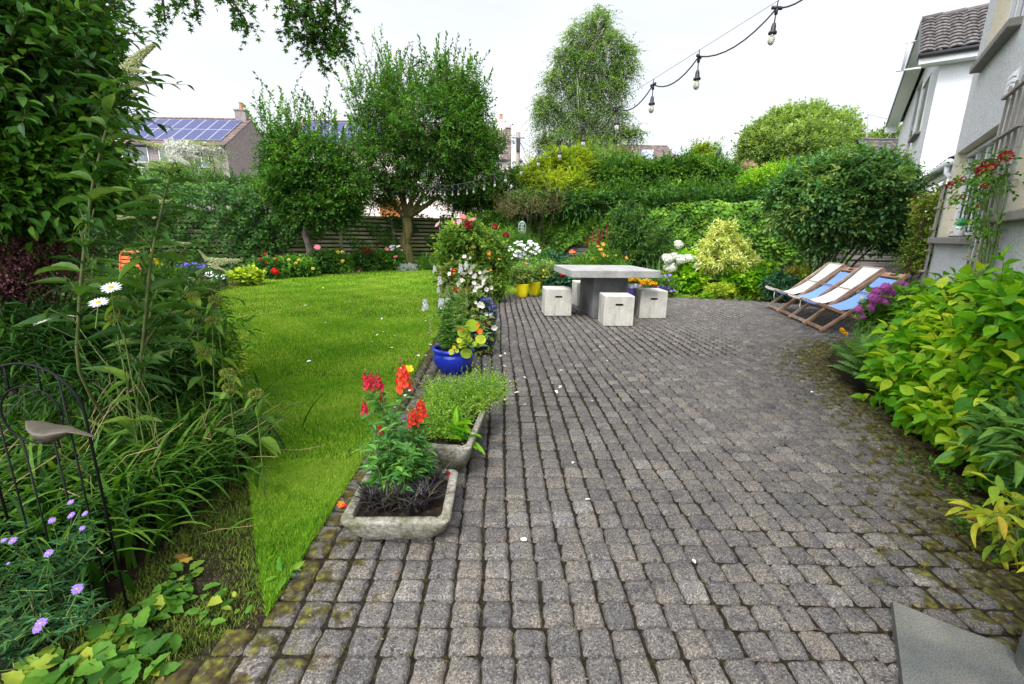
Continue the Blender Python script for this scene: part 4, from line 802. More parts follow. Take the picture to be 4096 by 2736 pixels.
FL = {
 'daisy': Flower(fl_daisy(rr, .036, 19), [petal('white_petal', (.85, .85, .88), (.7, .7, .72)), petal('daisy_eye', (.8, .5, .02))]),
 'white': Flower(fl_open(rr, .03, 12, .012, tilt=.15), [petal('white_petal', ()), petal('daisy_eye', ())]),
 'reddahlia': Flower(fl_ball(rr, .05, 80), [petal('crimson_petal', (.42, .006, .045), (.2, .002, .02))]),
 'red': Flower(fl_mop(rr, .045, 34, .022), [petal('scarlet_petal', (.75, .02, .012), (.4, .008, .008))]),
 'darkred': Flower(fl_ball(rr, .045, 60), [petal('dark_red_petal', (.33, .006, .012), (.14, .002, .006))]),
 'yellow': Flower(fl_ball(rr, .05, 70, 0), [petal('lemon_petal', (.85, .78, .18), (.75, .6, .08))]),
 'pinkopen': Flower(fl_open(rr, .062, 9, .034), [petal('pink_petal', (.85, .26, .33), (.75, .12, .22)), petal('daisy_eye', ())]),
 'palepink': Flower(fl_open(rr, .06, 9, .034), [petal('pale_pink_petal', (.85, .42, .52), (.8, .25, .4)), petal('daisy_eye', ())]),
 'blue': Flower(fl_open(rr, .024, 12, .008, tilt=.4), [petal('violet_blue_petal', (.13, .09, .6), (.08, .05, .4)), petal('daisy_eye', ())]),
 'lav': Flower(fl_open(rr, .018, 18, .005, tilt=.25), [petal('lavender_petal', (.38, .25, .78), (.3, .17, .62)), petal('daisy_eye', ())]),
 'purp': Flower(fl_open(rr, .032, 5, .034, tilt=.5), [petal('purple_petal', (.33, .2, .68), (.2, .1, .5)), petal('daisy_eye', ())]),
 'tinyw': Flower(fl_open(rr, .016, 5, .013), [petal('white_petal', ()), petal('daisy_eye', ())]),
 'orange': Flower(fl_open(rr, .035, 6, .03), [petal('orange_petal', (.9, .2, .01), (.85, .1, .01)), petal('daisy_eye', ())]),
 'lily': Flower(fl_open(rr, .075, 6, .026, tilt=.6), [petal('apricot_petal', (.92, .42, .08), (.9, .3, .05)), petal('daisy_eye', ())]),
 'salmon': Flower(fl_open(rr, .06, 6, .026, tilt=.6), [petal('salmon_petal', (.85, .2, .12), (.8, .12, .06)), petal('daisy_eye', ())]),
 'marigold': Flower(fl_ball(rr, .032, 60, 0), [petal('marigold_petal', (.95, .62, .01), (.85, .36, .005))]),
 'mopw': Flower(fl_mop(rr, .115, 170, .034), [petal('cream_white_petal', (.82, .84, .76), (.62, .68, .5))], 'flower_head'),
 'mopp': Flower(fl_mop(rr, .085, 120, .026), [petal('magenta_petal', (.60, .17, .5), (.42, .08, .36))], 'flower_head'),
 'rose': Flower(fl_ball(rr, .035, 34, -.2), [petal('rose_petal', (.5, .004, .03), (.28, .002, .012))]),
 'gold': Flower(fl_open(rr, .028, 9, .014, tilt=.3), [petal('golden_petal', (.9, .66, .02), (.85, .5, .01)), petal('daisy_eye', ())]),
 'begw': Flower(fl_open(rr, .042, 6, .032, tilt=.75), [petal('begonia_petal', (.88, .86, .82), (.75, .72, .62)), petal('pale_eye', (.7, .72, .3))]),
 'coralred': Flower(fl_spike(rr, .13, .03, 8), [petal('coral_petal', (.75, .05, .09), (.5, .02, .06)), petal('green_bud', (.3, .2, .1))], 'flower_spike'),
 'coralor': Flower(fl_spike(rr, .15, .034, 8), [petal('red_orange_petal', (.9, .09, .02), (.68, .04, .08)), petal('green_bud', ())], 'flower_spike'),
 'whspike': Flower(fl_spike(rr, .15, .03, 8), [petal('white_petal', ()), petal('pale_bud', (.4, .5, .18))], 'flower_spike'),
 'budspike': Flower(fl_spike(rr, .26, .022, 12, 0), [petal('pale_bud', ())], 'seed_spike'),
}
t = mound('aster_mound', 'low mound of violet blue flowers behind the lawn at far left', 'flower clump', 440, 622, 10.6, 36, 16, 'dark', 41, n=240, ll=.05); dots(t, FL['blue'], rpts(438, 611, 34, 7, 46, 3), 10.3, 1.8, stem=False)
t = mound('white_alyssum', 'low mound of tiny white flowers beside the violet blue mound', 'flower clump', 470, 638, 10.2, 46, 12, 'dark', 42, n=260, ll=.04); dots(t, FL['tinyw'], rpts(468, 635, 48, 12, 80, 4), 10.0, 1.5, stem=False)
mound('golden_foliage', 'bright yellow green leafy clump at the left end of the lawn', 'perennial', 566, 630, 11.2, 34, 12, 'yellow', 43, 'ivy', .09, .08, 150, 6, .2)
# dahlia border below the left fence (picture position, distance, size, flower kind, positions)
K = lambda pts: [((1000 + x / 3.354) / PX, (950 + y / 3.354) / PX) for x, y in pts]
t = mound('red_flower_clump', 'leafy clump with small red flowers, leftmost under the fence', 'dahlia', 610, 615, 13.0, 40, 24, 'dark', 44, n=420, ll=.08, lw=.05); dots(t, FL['red'], K([(140, 288), (205, 218), (225, 333), (352, 290), (163, 367), (15, 375), (95, 358), (60, 420)]), 12.7, .75)
t = mound('red_salvia', 'low plant with a bright scarlet cluster at the lawn edge', 'flower clump', 632, 632, 12.8, 22, 10, 'dark', 45, n=120, ll=.07); dots(t, FL['red'], K([(310, 445), (340, 455), (325, 430), (350, 470), (330, 475), (365, 468)]), 12.5, 1.1)
t = mound('yellow_dahlia', 'leafy clump with pale yellow ball flowers left of the slim trunk', 'dahlia', 672, 612, 13.6, 48, 24, 'mid', 46, n=480, ll=.09, lw=.05); dots(t, FL['yellow'], K([(519, 302), (659, 307), (455, 348), (617, 350), (524, 406), (474, 421), (845, 418)]), 13.2, .95)
t = mound('pink_dahlia', 'dark leafy clump with one pink flower beside the slim trunk', 'dahlia', 740, 600, 14.6, 34, 26, 'dark', 47, n=400, ll=.09, lw=.05); dots(t, FL['pinkopen'], K([(903, 135)]), 14.2, 1.7)
t = mound('pale_yellow_dahlia', 'leafy clump with three pale yellow flowers between the trunks', 'dahlia', 772, 603, 15.0, 32, 28, 'mid', 48, n=420, ll=.09, lw=.05); dots(t, FL['yellow'], K([(1180, 200), (1243, 199), (1244, 320)]), 14.6, 1.25)
t = mound('crimson_dahlia', 'leafy clump with deep red ball flowers left of the big trunk', 'dahlia', 835, 600, 16.0, 36, 28, 'dark', 49, n=480, ll=.09, lw=.05); dots(t, FL['darkred'], K([(1425, 209), (1521, 148), (1580, 150), (1578, 178), (1638, 200), (1706, 113), (1540, 195)]), 15.6, 1.35)
t = mound('scarlet_geranium', 'scarlet flower cluster on a low plant before the big trunk', 'flower clump', 867, 617, 16.2, 12, 7, 'dark', 50, n=60, ll=.08); dots(t, FL['red'], K([(1690, 370), (1715, 375), (1700, 360), (1680, 382), (1725, 385)]), 16.0, 1.4)
t = mound('coral_dahlia', 'mid green clump with coral and pale green flowers by the big trunk', 'dahlia', 892, 598, 16.6, 34, 28, 'mid', 51, n=420, ll=.09, lw=.055); dots(t, FL['pinkopen'], K([(1836, 162), (1955, 262)]), 16.2, 1.4); dots(t, FL['tinyw'], K([(1900, 118), (1935, 115), (1975, 125), (2000, 118), (2035, 172), (1925, 150), (1900, 165), (1885, 128)]), 16.2, 3.0, stem=False)
mound('silver_plant', 'small silvery leaved plant at the foot of the big trunk', 'perennial', 932, 612, 16.4, 20, 9, 'silver', 52, 'q', .03, .015, 200, 10, .14)
mound('bronze_plants', 'low bronze foliage along the front of the fence border', 'perennial', 790, 622, 15.2, 40, 7, 'brown', 53, n=140)
mound('weedy_clump', 'thin grassy weeds right of the big trunk', 'perennial', 985, 600, 17.0, 26, 16, 'mid', 54, 'lance', .12, .02, 150, 7, .25)
# ---------------- ivy
def ivy(name, label, pts, zlo, ztop, dens, seed, hole=0.0, thick=.22, mat='ivy', sz=.075, front=None):
    r = np.random.default_rng(seed); t = plant(name, label, 'ivy', (*pts[0], 0)); M = MB(); Wd = MB()
    for a, b in zip(pts[:-1], pts[1:]):
        a = np.array(a, float); b = np.array(b, float); L = np.linalg.norm(b - a); d = (b - a) / L; nn = np.array([d[1], -d[0]]); n = int(dens * L * 2.2); s = r.uniform(0, L, n); sg = s + a[0]
        top = ztop(a[0] + d[0] * s) + .04 * np.sin(sg * 2.3) + .04 * np.sin(sg * 6.1); lo = zlo(a[0] + d[0] * s) + .22 * np.sin(sg * 1.9 + 1) + .16 * np.sin(sg * 5.3)
        z = lo + (top - lo) * r.random(n) ** .85; f = np.sin(sg * 3.1 + z * 2) * np.sin(z * 4.7 + sg) * .5 + .5; k = (f > hole) & (z > .03); s, z, top, f = s[k], z[k], top[k], f[k]; n = len(s)
        tp = np.clip((z - (top - .3)) / .3, 0, 1); dep = thick * (1 - tp ** 2) * (.5 + .35 * np.sin(s * 4.1 + z * 3) + .25 * np.sin(s * 9 - z * 7)) + r.normal(0, .03, n) + .03; dep = dep - tp * thick * r.random(n)
        P = np.stack([a[0] + d[0] * s + nn[0] * dep, a[1] + d[1] * s + nn[1] * dep, z], 1)
        N3 = nrm(np.stack([nn[0] * (1 - .7 * tp), nn[1] * (1 - .7 * tp), .45 + tp], 1) + r.normal(0, .38, (n, 3))); A = nrm(np.array([0, 0, -1.]) + r.normal(0, .5, (n, 3)) + np.array([nn[0], nn[1], 0]) * .5)
        tt = np.clip(.42 + .22 * np.sin(s * 5.1 + z * 2) * np.sin(z * 6 + s) + r.normal(0, .2, n) + .22 * tp, 0, 1); w = sz * r.uniform(.65, 1.2, n); put(M, 'ivy', P, A, N3, w, w, tt)
        m = int(L * 1.5)
        for _ in range(m): u = r.uniform(0, L); q = a + d * u + nn * .05; Wd.tube(curve([*q, 0], [*(q + d * r.normal(0, .4)), r.uniform(1, 2)], 6, r=r, j=.05), .008, 4)
    part(M, 'foliage', LM[mat], t, True); part(Wd, 'stems', BK['twig'], t); return t
cst = lambda v: (lambda x: np.full(np.shape(x), float(v)))
P1f = lambda x: 19.0 + (x + 3) * (11.2 - 19.0) / 15.2
off = .1
ivy('ivy_curtain', 'thick bright ivy curtain over the fence behind the table and round shrub', [(-1.8, P1f(-1.8) - off), (3.0, P1f(3.0) - off), (8.3, P1f(8.3) - off)], lambda x: np.where(x < .4, .25, np.where(x < 1.5, .7, np.where(x < 6, .95, .7))), lambda x: 2.27 + .02 * x, 480, 61, sz=.105)
ivy('ivy_tail', 'ivy trailing down the dark fence between shrub and deckchairs', [(6.6, P1f(6.6) - off), (9.2, P1f(9.2) - off)], cst(.25), cst(1.9), 300, 62, .35)
ivy('ivy_hedge', 'tall dark ivy hedge on the fence at the far left of the lawn', [(-12.0, 8.6), (-11.1, 12.2), (-8.2, 15.4)], cst(.1), lambda x: 2.75 + .0 * x, 560, 63, 0, .3, 'dark', .08)
ivy('ivy_patches', 'patchy ivy climbing the pale boards behind the fruit trees', [(-8.4, 15.4), (-3.0, 18.9), (-1.6, P1f(-1.6) - off)], cst(.25), lambda x: np.where(x < -5.5, 2.35, 2.05), 300, 64, .52, .14, 'dark', .085)
ivy('ivy_mass', 'rounded ivy mass on the fence top between the fruit trees', [(-9.2, 14.6), (-6.9, 16.6)], cst(1.0), cst(2.5), 420, 65, 0, .35, 'dark', .085)
# ---------------- fruit trees
def tree(name, label, base, fork, blobs, mat, bk, r0, n, k, L, ll, lw, T='q', seed=1, shoots=0, shootL=1.2, droop=.1, targets=None, lo=.55, inner=.2, sub=5, up=.5, tints=None, sblobs=None, hi=1.02, srange=None):
    r = np.random.default_rng(seed); t = plant(name, label, 'tree', base); M = MB(); Wd = MB(); P, N = shell(r, blobs, n, lo, hi); D = nrm(N + np.array([0, 0, up]) + r.normal(0, .4, P.shape))
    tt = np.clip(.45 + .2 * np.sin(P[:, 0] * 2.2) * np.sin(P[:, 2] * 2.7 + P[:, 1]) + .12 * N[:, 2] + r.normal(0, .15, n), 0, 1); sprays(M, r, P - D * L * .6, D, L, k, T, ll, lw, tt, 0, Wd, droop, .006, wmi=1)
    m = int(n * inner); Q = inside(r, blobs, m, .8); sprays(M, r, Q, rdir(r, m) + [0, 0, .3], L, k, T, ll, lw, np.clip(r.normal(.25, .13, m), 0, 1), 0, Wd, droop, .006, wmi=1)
    if shoots:
        P, N = shell(r, sblobs or blobs, shoots * 3, .8, 1.0, True); kk = N[:, 2] > .25; P, N = P[kk][:shoots], N[kk][:shoots]; D = nrm(N * .3 + [0, 0, 1.1] + r.normal(0, .13, P.shape)); Ls = shootL * r.uniform(.5, 1.3, len(P)); sprays(M, r, P, D, Ls, 20, T, ll * 1.05, lw, None, 0, Wd, 0, .008, spread=.75, wmi=1)
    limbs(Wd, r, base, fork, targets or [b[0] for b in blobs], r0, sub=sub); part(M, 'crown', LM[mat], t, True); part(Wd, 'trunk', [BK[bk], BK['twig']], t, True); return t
Y2 = 17.2; b = at(935, 600, Y2)
tree('fruit_tree', 'big bushy fruit tree with upright shoots and thick mossy trunk', (b[0], Y2, 0), at(932, 500, Y2), [blob(962, 262, Y2, 105, 80), blob(880, 290, Y2, 75, 75), blob(1045, 262, Y2, 72, 78), blob(1065, 340, Y2, 80, 68), blob(895, 365, Y2, 90, 70), blob(985, 395, Y2, 95, 62), blob(1085, 395, Y2 - .3, 62, 52), blob(860, 430, Y2, 62, 48), blob(1110, 330, Y2, 42, 50), blob(1060, 235, Y2, 55, 60), blob(1000, 300, Y2 - .8, 95, 80)],
     'apple', 'green', .2, 4600, 10, .55, .125, .062, 'q', 71, 190, .8, .1, targets=[at(880, 420, Y2), at(905, 400, Y2), at(960, 420, Y2), at(990, 430, Y2), at(1010, 350, Y2), at(900, 330, Y2), at(1070, 400, Y2), at(950, 300, Y2)], sblobs=[blob(962, 262, Y2, 105, 80), blob(880, 280, Y2, 75, 75), blob(1045, 256, Y2, 72, 78)])
Y1 = 14.6; b = at(715, 600, Y1)
tree('small_fruit_tree', 'smaller fruit tree with slim leaning grey trunk, left of the big one', (b[0] + .05, Y1, 0), at(695, 480, Y1), [blob(655, 345, Y1, 52, 62), blob(725, 370, Y1, 80, 58), blob(672, 420, Y1, 72, 60), blob(775, 425, Y1, 62, 58), blob(640, 395, Y1, 40, 50), blob(735, 475, Y1, 75, 42), blob(790, 480, Y1 + .2, 45, 35), blob(672, 470, Y1, 45, 35)],
     'apple', 'grey', .10, 3200, 10, .42, .11, .066, 'q', 72, 75, .85, .15, targets=[at(650, 400, Y1), at(700, 400, Y1), at(750, 430, Y1), at(670, 360, Y1), at(780, 470, Y1)], sub=4, sblobs=[blob(650, 335, Y1, 60, 55), blob(725, 355, Y1, 80, 58)])
# arching shoots of the small tree
# ---------------- birch, round tree, conifer hedge and shrubs beyond the fence
YB = 25.0; b = at(1330, 420, YB)
tree('birch_tree', 'tall airy silver birch with drooping twigs behind the conifer hedge', (b[0], YB, 0), at(1335, 330, YB), [blob(1372, 50, YB, 34, 30), blob(1335, 82, YB, 40, 34), blob(1395, 105, YB, 42, 34), blob(1300, 128, YB, 36, 28), blob(1345, 150, YB, 46, 36), blob(1425, 160, YB, 36, 28), blob(1275, 182, YB, 34, 30), blob(1335, 215, YB, 46, 34), blob(1398, 205, YB, 44, 34), blob(1262, 262, YB, 40, 30), blob(1325, 275, YB, 44, 34), blob(1400, 270, YB, 42, 38), blob(1290, 318, YB, 52, 30), blob(1370, 325, YB, 50, 30), blob(1250, 330, YB, 26, 22), blob(1445, 305, YB, 32, 20), blob(1432, 120, YB, 30, 22), blob(1250, 240, YB, 30, 26)],
     'birch', 'birch', .14, 4800, 10, .75, .095, .065, 'q', 73, 0, .9, .6, targets=[at(1340, 60, YB), at(1385, 100, YB), at(1320, 130, YB), at(1300, 220, YB), at(1400, 200, YB), at(1440, 300, YB), at(1260, 240, YB), at(1335, 180, YB)], lo=.6, inner=.12, up=.1, sub=7)
YR = 48.0; b = at(1835, 400, YR)
tree('round_tree', 'wide round topped broadleaf tree in the distance, left of the white house', (b[0], YR, 0), at(1835, 385, YR), [blob(1830, 290, YR, 62, 36), blob(1775, 315, YR, 62, 45), blob(1890, 305, YR, 62, 42), blob(1745, 350, YR, 52, 40), blob(1925, 345, YR, 48, 40), blob(1835, 345, YR - 2, 92, 55), blob(1860, 268, YR, 30, 18), blob(1800, 272, YR, 30, 18)],
     'far', 'brown', .35, 4600, 9, 1.0, .3, .2, 'q', 74, 0, lo=.75, inner=.2, sub=3)
bush('distant_tree', 'top of a broadleaf tree above the dark pantiled roof', 'tree', (at(2040, 320, 60)[0], 60, 0), [blob(2040, 308, 60, 32, 16), blob(2005, 318, 60, 20, 9)], 'far', 'q', .3, .2, 260, 8, 1.0, seed=75, srad=.1)
def conifer(name, label, base, blobs, mat, n, seed, L=.55, ll=.11, lw=.036, up=.3, k=18, cat='conifer'):
    r = np.random.default_rng(seed); t = plant(name, label, cat, base); M = MB(); Wd = MB(); n = int(n * 1.7); P, N = shell(r, blobs, n, .72, 1.03); D = nrm(N * .9 + np.array([0, 0, up]) + r.normal(0, .3, P.shape))
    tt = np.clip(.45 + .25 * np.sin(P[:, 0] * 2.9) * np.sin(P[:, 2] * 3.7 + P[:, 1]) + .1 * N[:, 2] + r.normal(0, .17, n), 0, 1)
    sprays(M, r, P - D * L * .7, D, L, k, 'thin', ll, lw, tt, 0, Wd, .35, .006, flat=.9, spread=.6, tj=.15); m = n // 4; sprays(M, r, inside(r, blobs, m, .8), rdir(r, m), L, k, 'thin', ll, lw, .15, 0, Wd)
    for q in blobs: Wd.tube(curve(base, q[0], 5), np.linspace(.08, .02, 5), 6)
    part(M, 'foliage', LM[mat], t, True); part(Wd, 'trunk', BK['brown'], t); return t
YH = 18.5
def gb(x, Y): return (at(x, 450, Y)[0], Y, 0)
conifer('golden_conifer', 'feathery golden green conifer right behind the string of bulbs', gb(1270, 18), [blob(1235, 405, 18, 36, 42), blob(1270, 385, 18, 36, 42), blob(1305, 378, 18, 34, 42), blob(1285, 430, 17.8, 70, 45), blob(1335, 370, 18.4, 24, 30)], 'gold', 1500, 81, .6, .11, .024, .75)
conifer('dark_conifer', 'shadowy dark conifer between fruit tree and golden conifer', gb(1160, 19), [blob(1160, 430, 19, 50, 42), blob(1200, 415, 19, 34, 36), blob(1120, 445, 19, 40, 36), blob(1060, 450, 19.6, 45, 32)], 'conifer', 900, 82)
conifer('background_hedge', 'dark conifer hedge line just above the ivy along the back fence', gb(1400, 17), [blob(x_, 466, 17.3 - (x_ - 1050) * .004, 44, 28) for x_ in range(1200, 1800, 58)], 'dark', 1500, 101, .4)
bush('bamboo_shrub', 'light feathery shrub between golden conifer and green hedge', 'shrub', gb(1385, 19), [blob(1385, 370, 19, 40, 28), blob(1350, 350, 19.3, 22, 18), blob(1420, 365, 19.2, 26, 18)], 'birch', 'lance', .12, .02, 500, 10, .5, .2, .8, 83)
bush('rusty_shrub', 'rusty orange tinged shrub top above the hedge', 'shrub', gb(1400, 19.4), [blob(1412, 355, 19.4, 22, 13)], leaf('rusty_leaf', [(.1, .1, .03), (.3, .12, .05), (.32, .22, .06)]), 'q', .07, .04, 150, 9, .35, seed=84)
for i, (lab, bl, n) in enumerate((('deep green conifer hedge section right of the golden conifer', [blob(1400, 410, 18.5, 62, 42), blob(1455, 405, 18.3, 52, 42), blob(1420, 450, 18.1, 80, 34)], 1300), ('deep green conifer hedge section in front of the low tiled roof', [blob(1520, 408, 18.2, 52, 44), blob(1570, 400, 18, 46, 42), blob(1545, 448, 17.6, 80, 36)], 1300), ('deep green conifer hedge section below the twin slim shrubs', [blob(1625, 405, 17.8, 50, 40), blob(1660, 420, 17.6, 46, 40), blob(1640, 450, 17.2, 80, 36)], 1100), ('deep green conifer hedge section below the round tree', [blob(1720, 430, 17.0, 50, 32), blob(1780, 425, 16.6, 50, 36), blob(1740, 455, 16.4, 80, 36)], 1000))):
    conifer('conifer_hedge', lab, gb(1420 + i * 110, 18.3 - .4 * i), bl, 'conifer', n, 85 + i, .5)
conifer('yellow_conifer', 'small yellow topped conifer on the hedge right of the tiled roof', gb(1610, 19), [blob(1608, 352, 19, 20, 20), blob(1602, 372, 19, 30, 18)], 'gold', 260, 91, .4)
for i, (x, y, lab) in enumerate(((1596, 345, 'slim pointed young tree above the hedge, left of a pair'), (1640, 342, 'slim pointed young tree above the hedge, right of a pair'))):
    bush('young_tree', lab, 'tree', gb(x, 20), [blob(x, y + 8, 20, 13, 22), blob(x, y + 34, 20, 24, 18)], 'mid', 'q', .09, .05, 160, 9, .45, 0, 1.0, 92 + i)
bush('pale_green_shrub', 'pale green fluffy shrub between hedge and big dark shrub', 'shrub', gb(1775, 15), [blob(1770, 400, 15, 45, 22), blob(1820, 395, 15, 45, 24), blob(1730, 415, 15, 30, 20)], 'lime', 'q', .06, .035, 600, 10, .35, seed=95)
bush('brown_shrub', 'thin brownish shrub leaning over the ivy left of the table', 'shrub', gb(1215, 15.8), [blob(1200, 465, 15.6, 55, 22), blob(1260, 462, 15.8, 45, 20), blob(1165, 475, 15.6, 30, 16)], 'brown', 'q', .045, .025, 300, 10, .5, .1, .9, 96)
bush('pink_top_shrub', 'faded pink flowering shrub far behind the hedge', 'shrub', gb(1712, 30), [blob(1712, 383, 30, 18, 7)], leaf('faded_pink', [(.25, .2, .12), (.4, .25, .22), (.5, .36, .3)]), 'q', .1, .08, 120, 8, .4, seed=97)
bush('wispy_tree', 'wispy light tree in front of the solar panel house', 'tree', (at(470, 400, 22)[0], 22, 0), [blob(475, 365, 22, 40, 36), blob(400, 385, 22, 40, 26), blob(440, 400, 22, 70, 26), blob(350, 395, 22, 35, 20)], 'birch', 'q', .1, .03, 750, 10, .6, .3, .5, 98, srad=.05)
bush('tall_hedge', 'rounded green hedge below the solar panel house', 'hedge', (at(400, 430, 17)[0], 17, 0), [blob(330, 440, 17, 80, 32), blob(450, 432, 17, 80, 34), blob(560, 435, 18, 60, 28), blob(620, 430, 19, 40, 26)], 'dark', 'q', .09, .055, 1500, 9, .4, 0, .4, 99)
bush('far_left_tree', 'dark tree mass beyond the hedge at far left', 'tree', (-17, 19, 0), [blob(170, 400, 18, 110, 70), blob(60, 430, 17, 110, 80), blob(240, 420, 18, 60, 50)], 'dark', 'q', .1, .06, 1400, 9, .5, 0, .4, 100, srad=.08)
# ================================================================ furniture and pots
M_conc, t, o = new_mat('cast_concrete'); co = coord(t); n1 = noise(t, 3.5, 8, co, .75); n2 = noise(t, 1, 6, coord(t, scale=(26, 26, 1.6)), .7); n3 = noise(t, 120, 2, co)
c = mixc(t, .6, ramp(t, n1, [(.28, (.34, .33, .29)), (.55, (.52, .50, .45)), (.75, (.62, .60, .55))]), ramp(t, n2, [(.32, (.27, .27, .28)), (.48, (.48, .48, .48)), (.65, (.58, .58, .57))]), 'OVERLAY'); c = mixc(t, .3, c, ramp(t, n3, [(.3, (.3, .3, .3)), (.7, (.7, .7, .7))]), 'OVERLAY')
bsdf(t, o, c, .85, .2, 0, n3, .25, .002)
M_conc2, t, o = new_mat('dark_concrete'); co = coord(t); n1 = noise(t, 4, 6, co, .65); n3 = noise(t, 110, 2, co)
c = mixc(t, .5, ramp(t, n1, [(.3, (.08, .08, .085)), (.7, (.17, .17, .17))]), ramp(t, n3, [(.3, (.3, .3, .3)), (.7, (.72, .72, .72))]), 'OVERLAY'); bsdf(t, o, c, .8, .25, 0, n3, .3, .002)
M_conc3, t, o = new_mat('grey_concrete'); co = coord(t); n1 = noise(t, 4, 6, co, .65); n3 = noise(t, 110, 2, co)
c = mixc(t, .5, ramp(t, n1, [(.3, (.22, .218, .213)), (.7, (.38, .375, .36))]), ramp(t, n3, [(.3, (.3, .3, .3)), (.7, (.72, .72, .72))]), 'OVERLAY'); bsdf(t, o, c, .8, .25, 0, n3, .3, .002)
def rot2(a): c_, s_ = math.cos(a), math.sin(a); return np.array([[c_, -s_, 0], [s_, c_, 0], [0, 0, 1.]])
t = thing('garden_table', 'square grey concrete table with thick slab top among four cube stools', 'table', (1.53, 7.68, 0), .115)
mb = MB(); mb.box((0, 0, .735), (1.42, 1.34, .115), bev=.008); mb.build('table_top', M_conc3, parent=t)
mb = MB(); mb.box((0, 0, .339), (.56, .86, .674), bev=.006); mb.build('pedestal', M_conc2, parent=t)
def stool(label, x, y, rz, hole=True):
    t = thing('cube_stool', label, 'stool', (x, y, 0), rz, 'concrete cube stools round the table'); s, h = .445, .45; mb = MB(); a, b, z0, z1 = -.06, .06, .30, .335; H = s / 2
    b0 = .008; z = h
    X = [-H + b0, a, b, H - b0]; Z = [.004, z0, z1, h - b0]
    for f in (-1, 1):
        for i in range(3):
            for j in range(3):
                if i == 1 and j == 1: continue
                q = [[X[i], f * H, Z[j]], [X[i + 1], f * H, Z[j]], [X[i + 1], f * H, Z[j + 1]], [X[i], f * H, Z[j + 1]]]; mb.add(q if f < 0 else q[::-1], [[[0, 1, 2, 3]]])
        q = [[f * H, -H + b0, .004], [f * H, H - b0, .004], [f * H, H - b0, h - b0], [f * H, -H + b0, h - b0]]; mb.add(q, [[[0, 1, 2, 3]]])
        for i, (p, r_) in enumerate(((X[1:3], Z[1:3]),)):
            (xa, xb), (za, zb) = p, r_; d = .05 * -f; yy = f * H
            for q in ([[xa, yy, za], [xb, yy, za], [xb, yy + d, za], [xa, yy + d, za]], [[xa, yy, zb], [xb, yy, zb], [xb, yy + d, zb], [xa, yy + d, zb]], [[xa, yy, za], [xa, yy, zb], [xa, yy + d, zb], [xa, yy + d, za]], [[xb, yy, za], [xb, yy, zb], [xb, yy + d, zb], [xb, yy + d, za]]): mb.add(q, [[[0, 1, 2, 3]]])
    c4 = [(-1, -1), (1, -1), (1, 1), (-1, 1)]; r1 = [[sx * (H - b0), sy * (H - b0), h] for sx, sy in c4]; mb.add(r1, [[[0, 1, 2, 3]]])
    for k, (u, v) in enumerate(zip(c4, c4[1:] + c4[:1])):
        n = np.array([(u[0] + v[0]) / 2, (u[1] + v[1]) / 2, 0]); pu = np.array([u[0] * (H - b0), u[1] * (H - b0), 0]); pv = np.array([v[0] * (H - b0), v[1] * (H - b0), 0])
        mb.add([pu + n * b0 + [0, 0, h - b0], pv + n * b0 + [0, 0, h - b0], pv + [0, 0, h], pu + [0, 0, h]], [[[0, 1, 2, 3]]])
        n2_ = np.array([v[0] + u[0], v[1] + u[1], 0]) / 2; w_ = np.array([-n2_[1], n2_[0], 0]); m1 = pv + n2_ * b0; m2 = pv + np.array([v[0], v[1], 0]) * 0 + (np.array([v[0], v[1], 0]) - n2_) * b0
        mb.add([m1 + [0, 0, .004], m2 + [0, 0, .004], m2 + [0, 0, h - b0], m1 + [0, 0, h - b0]], [[[0, 1, 2, 3]]]); mb.add([m1 + [0, 0, h - b0], m2 + [0, 0, h - b0], pv + [0, 0, h]], [[[0, 1, 2]]])
    mb.build('block', M_conc, parent=t)
    mb = MB(); mb.box((0, 0, .3175), (.13, s - .1, .06)); mb.build('handle_slot', M_dark, parent=t); return t
stool('pale concrete cube stool at the left of the table', .75, 7.64, .06); stool('pale concrete cube stool nearest the camera, before the table', 1.585, 6.84, .0)
stool('concrete cube stool at the right of the table, shaded left side', 2.31, 7.56, .04); stool('concrete cube stool mostly hidden behind the table pedestal', 1.42, 8.78, .1)
# ---------------- pots
def glaze(name, c, rough=.18, var=.2):
    m, t, o = new_mat(name); n = noise(t, 5, 4, coord(t)); n2 = noise(t, 300, 2, coord(t)); cc = mixc(t, .3, ramp(t, n, [(.3, tuple(x * (1 - var) for x in c)), (.7, c)]), ramp(t, n2, [(.35, (.3, .3, .3)), (.7, (.8, .8, .8))]), 'OVERLAY'); bsdf(t, o, cc, rough, .5, 0, n, .1, .004, .3); return m
M_blue = glaze('blue_glaze', (.012, .03, .42)); M_navy = glaze('navy_glaze', (.008, .012, .09)); M_yel = plain('yellow_plastic', (.88, .74, .012), .4, .4, var=.06); M_lil = plain('lilac_glaze', (.30, .30, .42), .3, .5); M_vio = plain('violet_glaze', (.07, .035, .30), .3, .5)
def pot(name, label, loc, prof, mat, flute=0, fa=0, soil_z=None, soil_r=None, mi=None, sides=48):
    t = thing(name, label, 'pot', loc); mb = MB(); mb.lathe(prof, sides=sides, flute=flute, fa=fa); mb.build('body', mat, parent=t, smooth=True)
    mb = MB(); mb.lathe([(soil_r, soil_z), (soil_r * .5, soil_z + .01), (.001, soil_z + .012)], sides=20); mb.build('soil', M_soil, parent=t); return t
belly = [(.001, .004), (.115, .004), (.12, .01), (.165, .06), (.19, .11), (.198, .155), (.192, .19), (.182, .205), (.194, .212), (.203, .224), (.203, .238), (.194, .248), (.182, .25), (.174, .244), (.172, .22), (.17, .18)]
pot('plant_pot', 'bright blue glazed round pot on the setts at the lawn edge', (-.565, 4.2, 0), belly, M_blue, soil_z=.2, soil_r=.172)
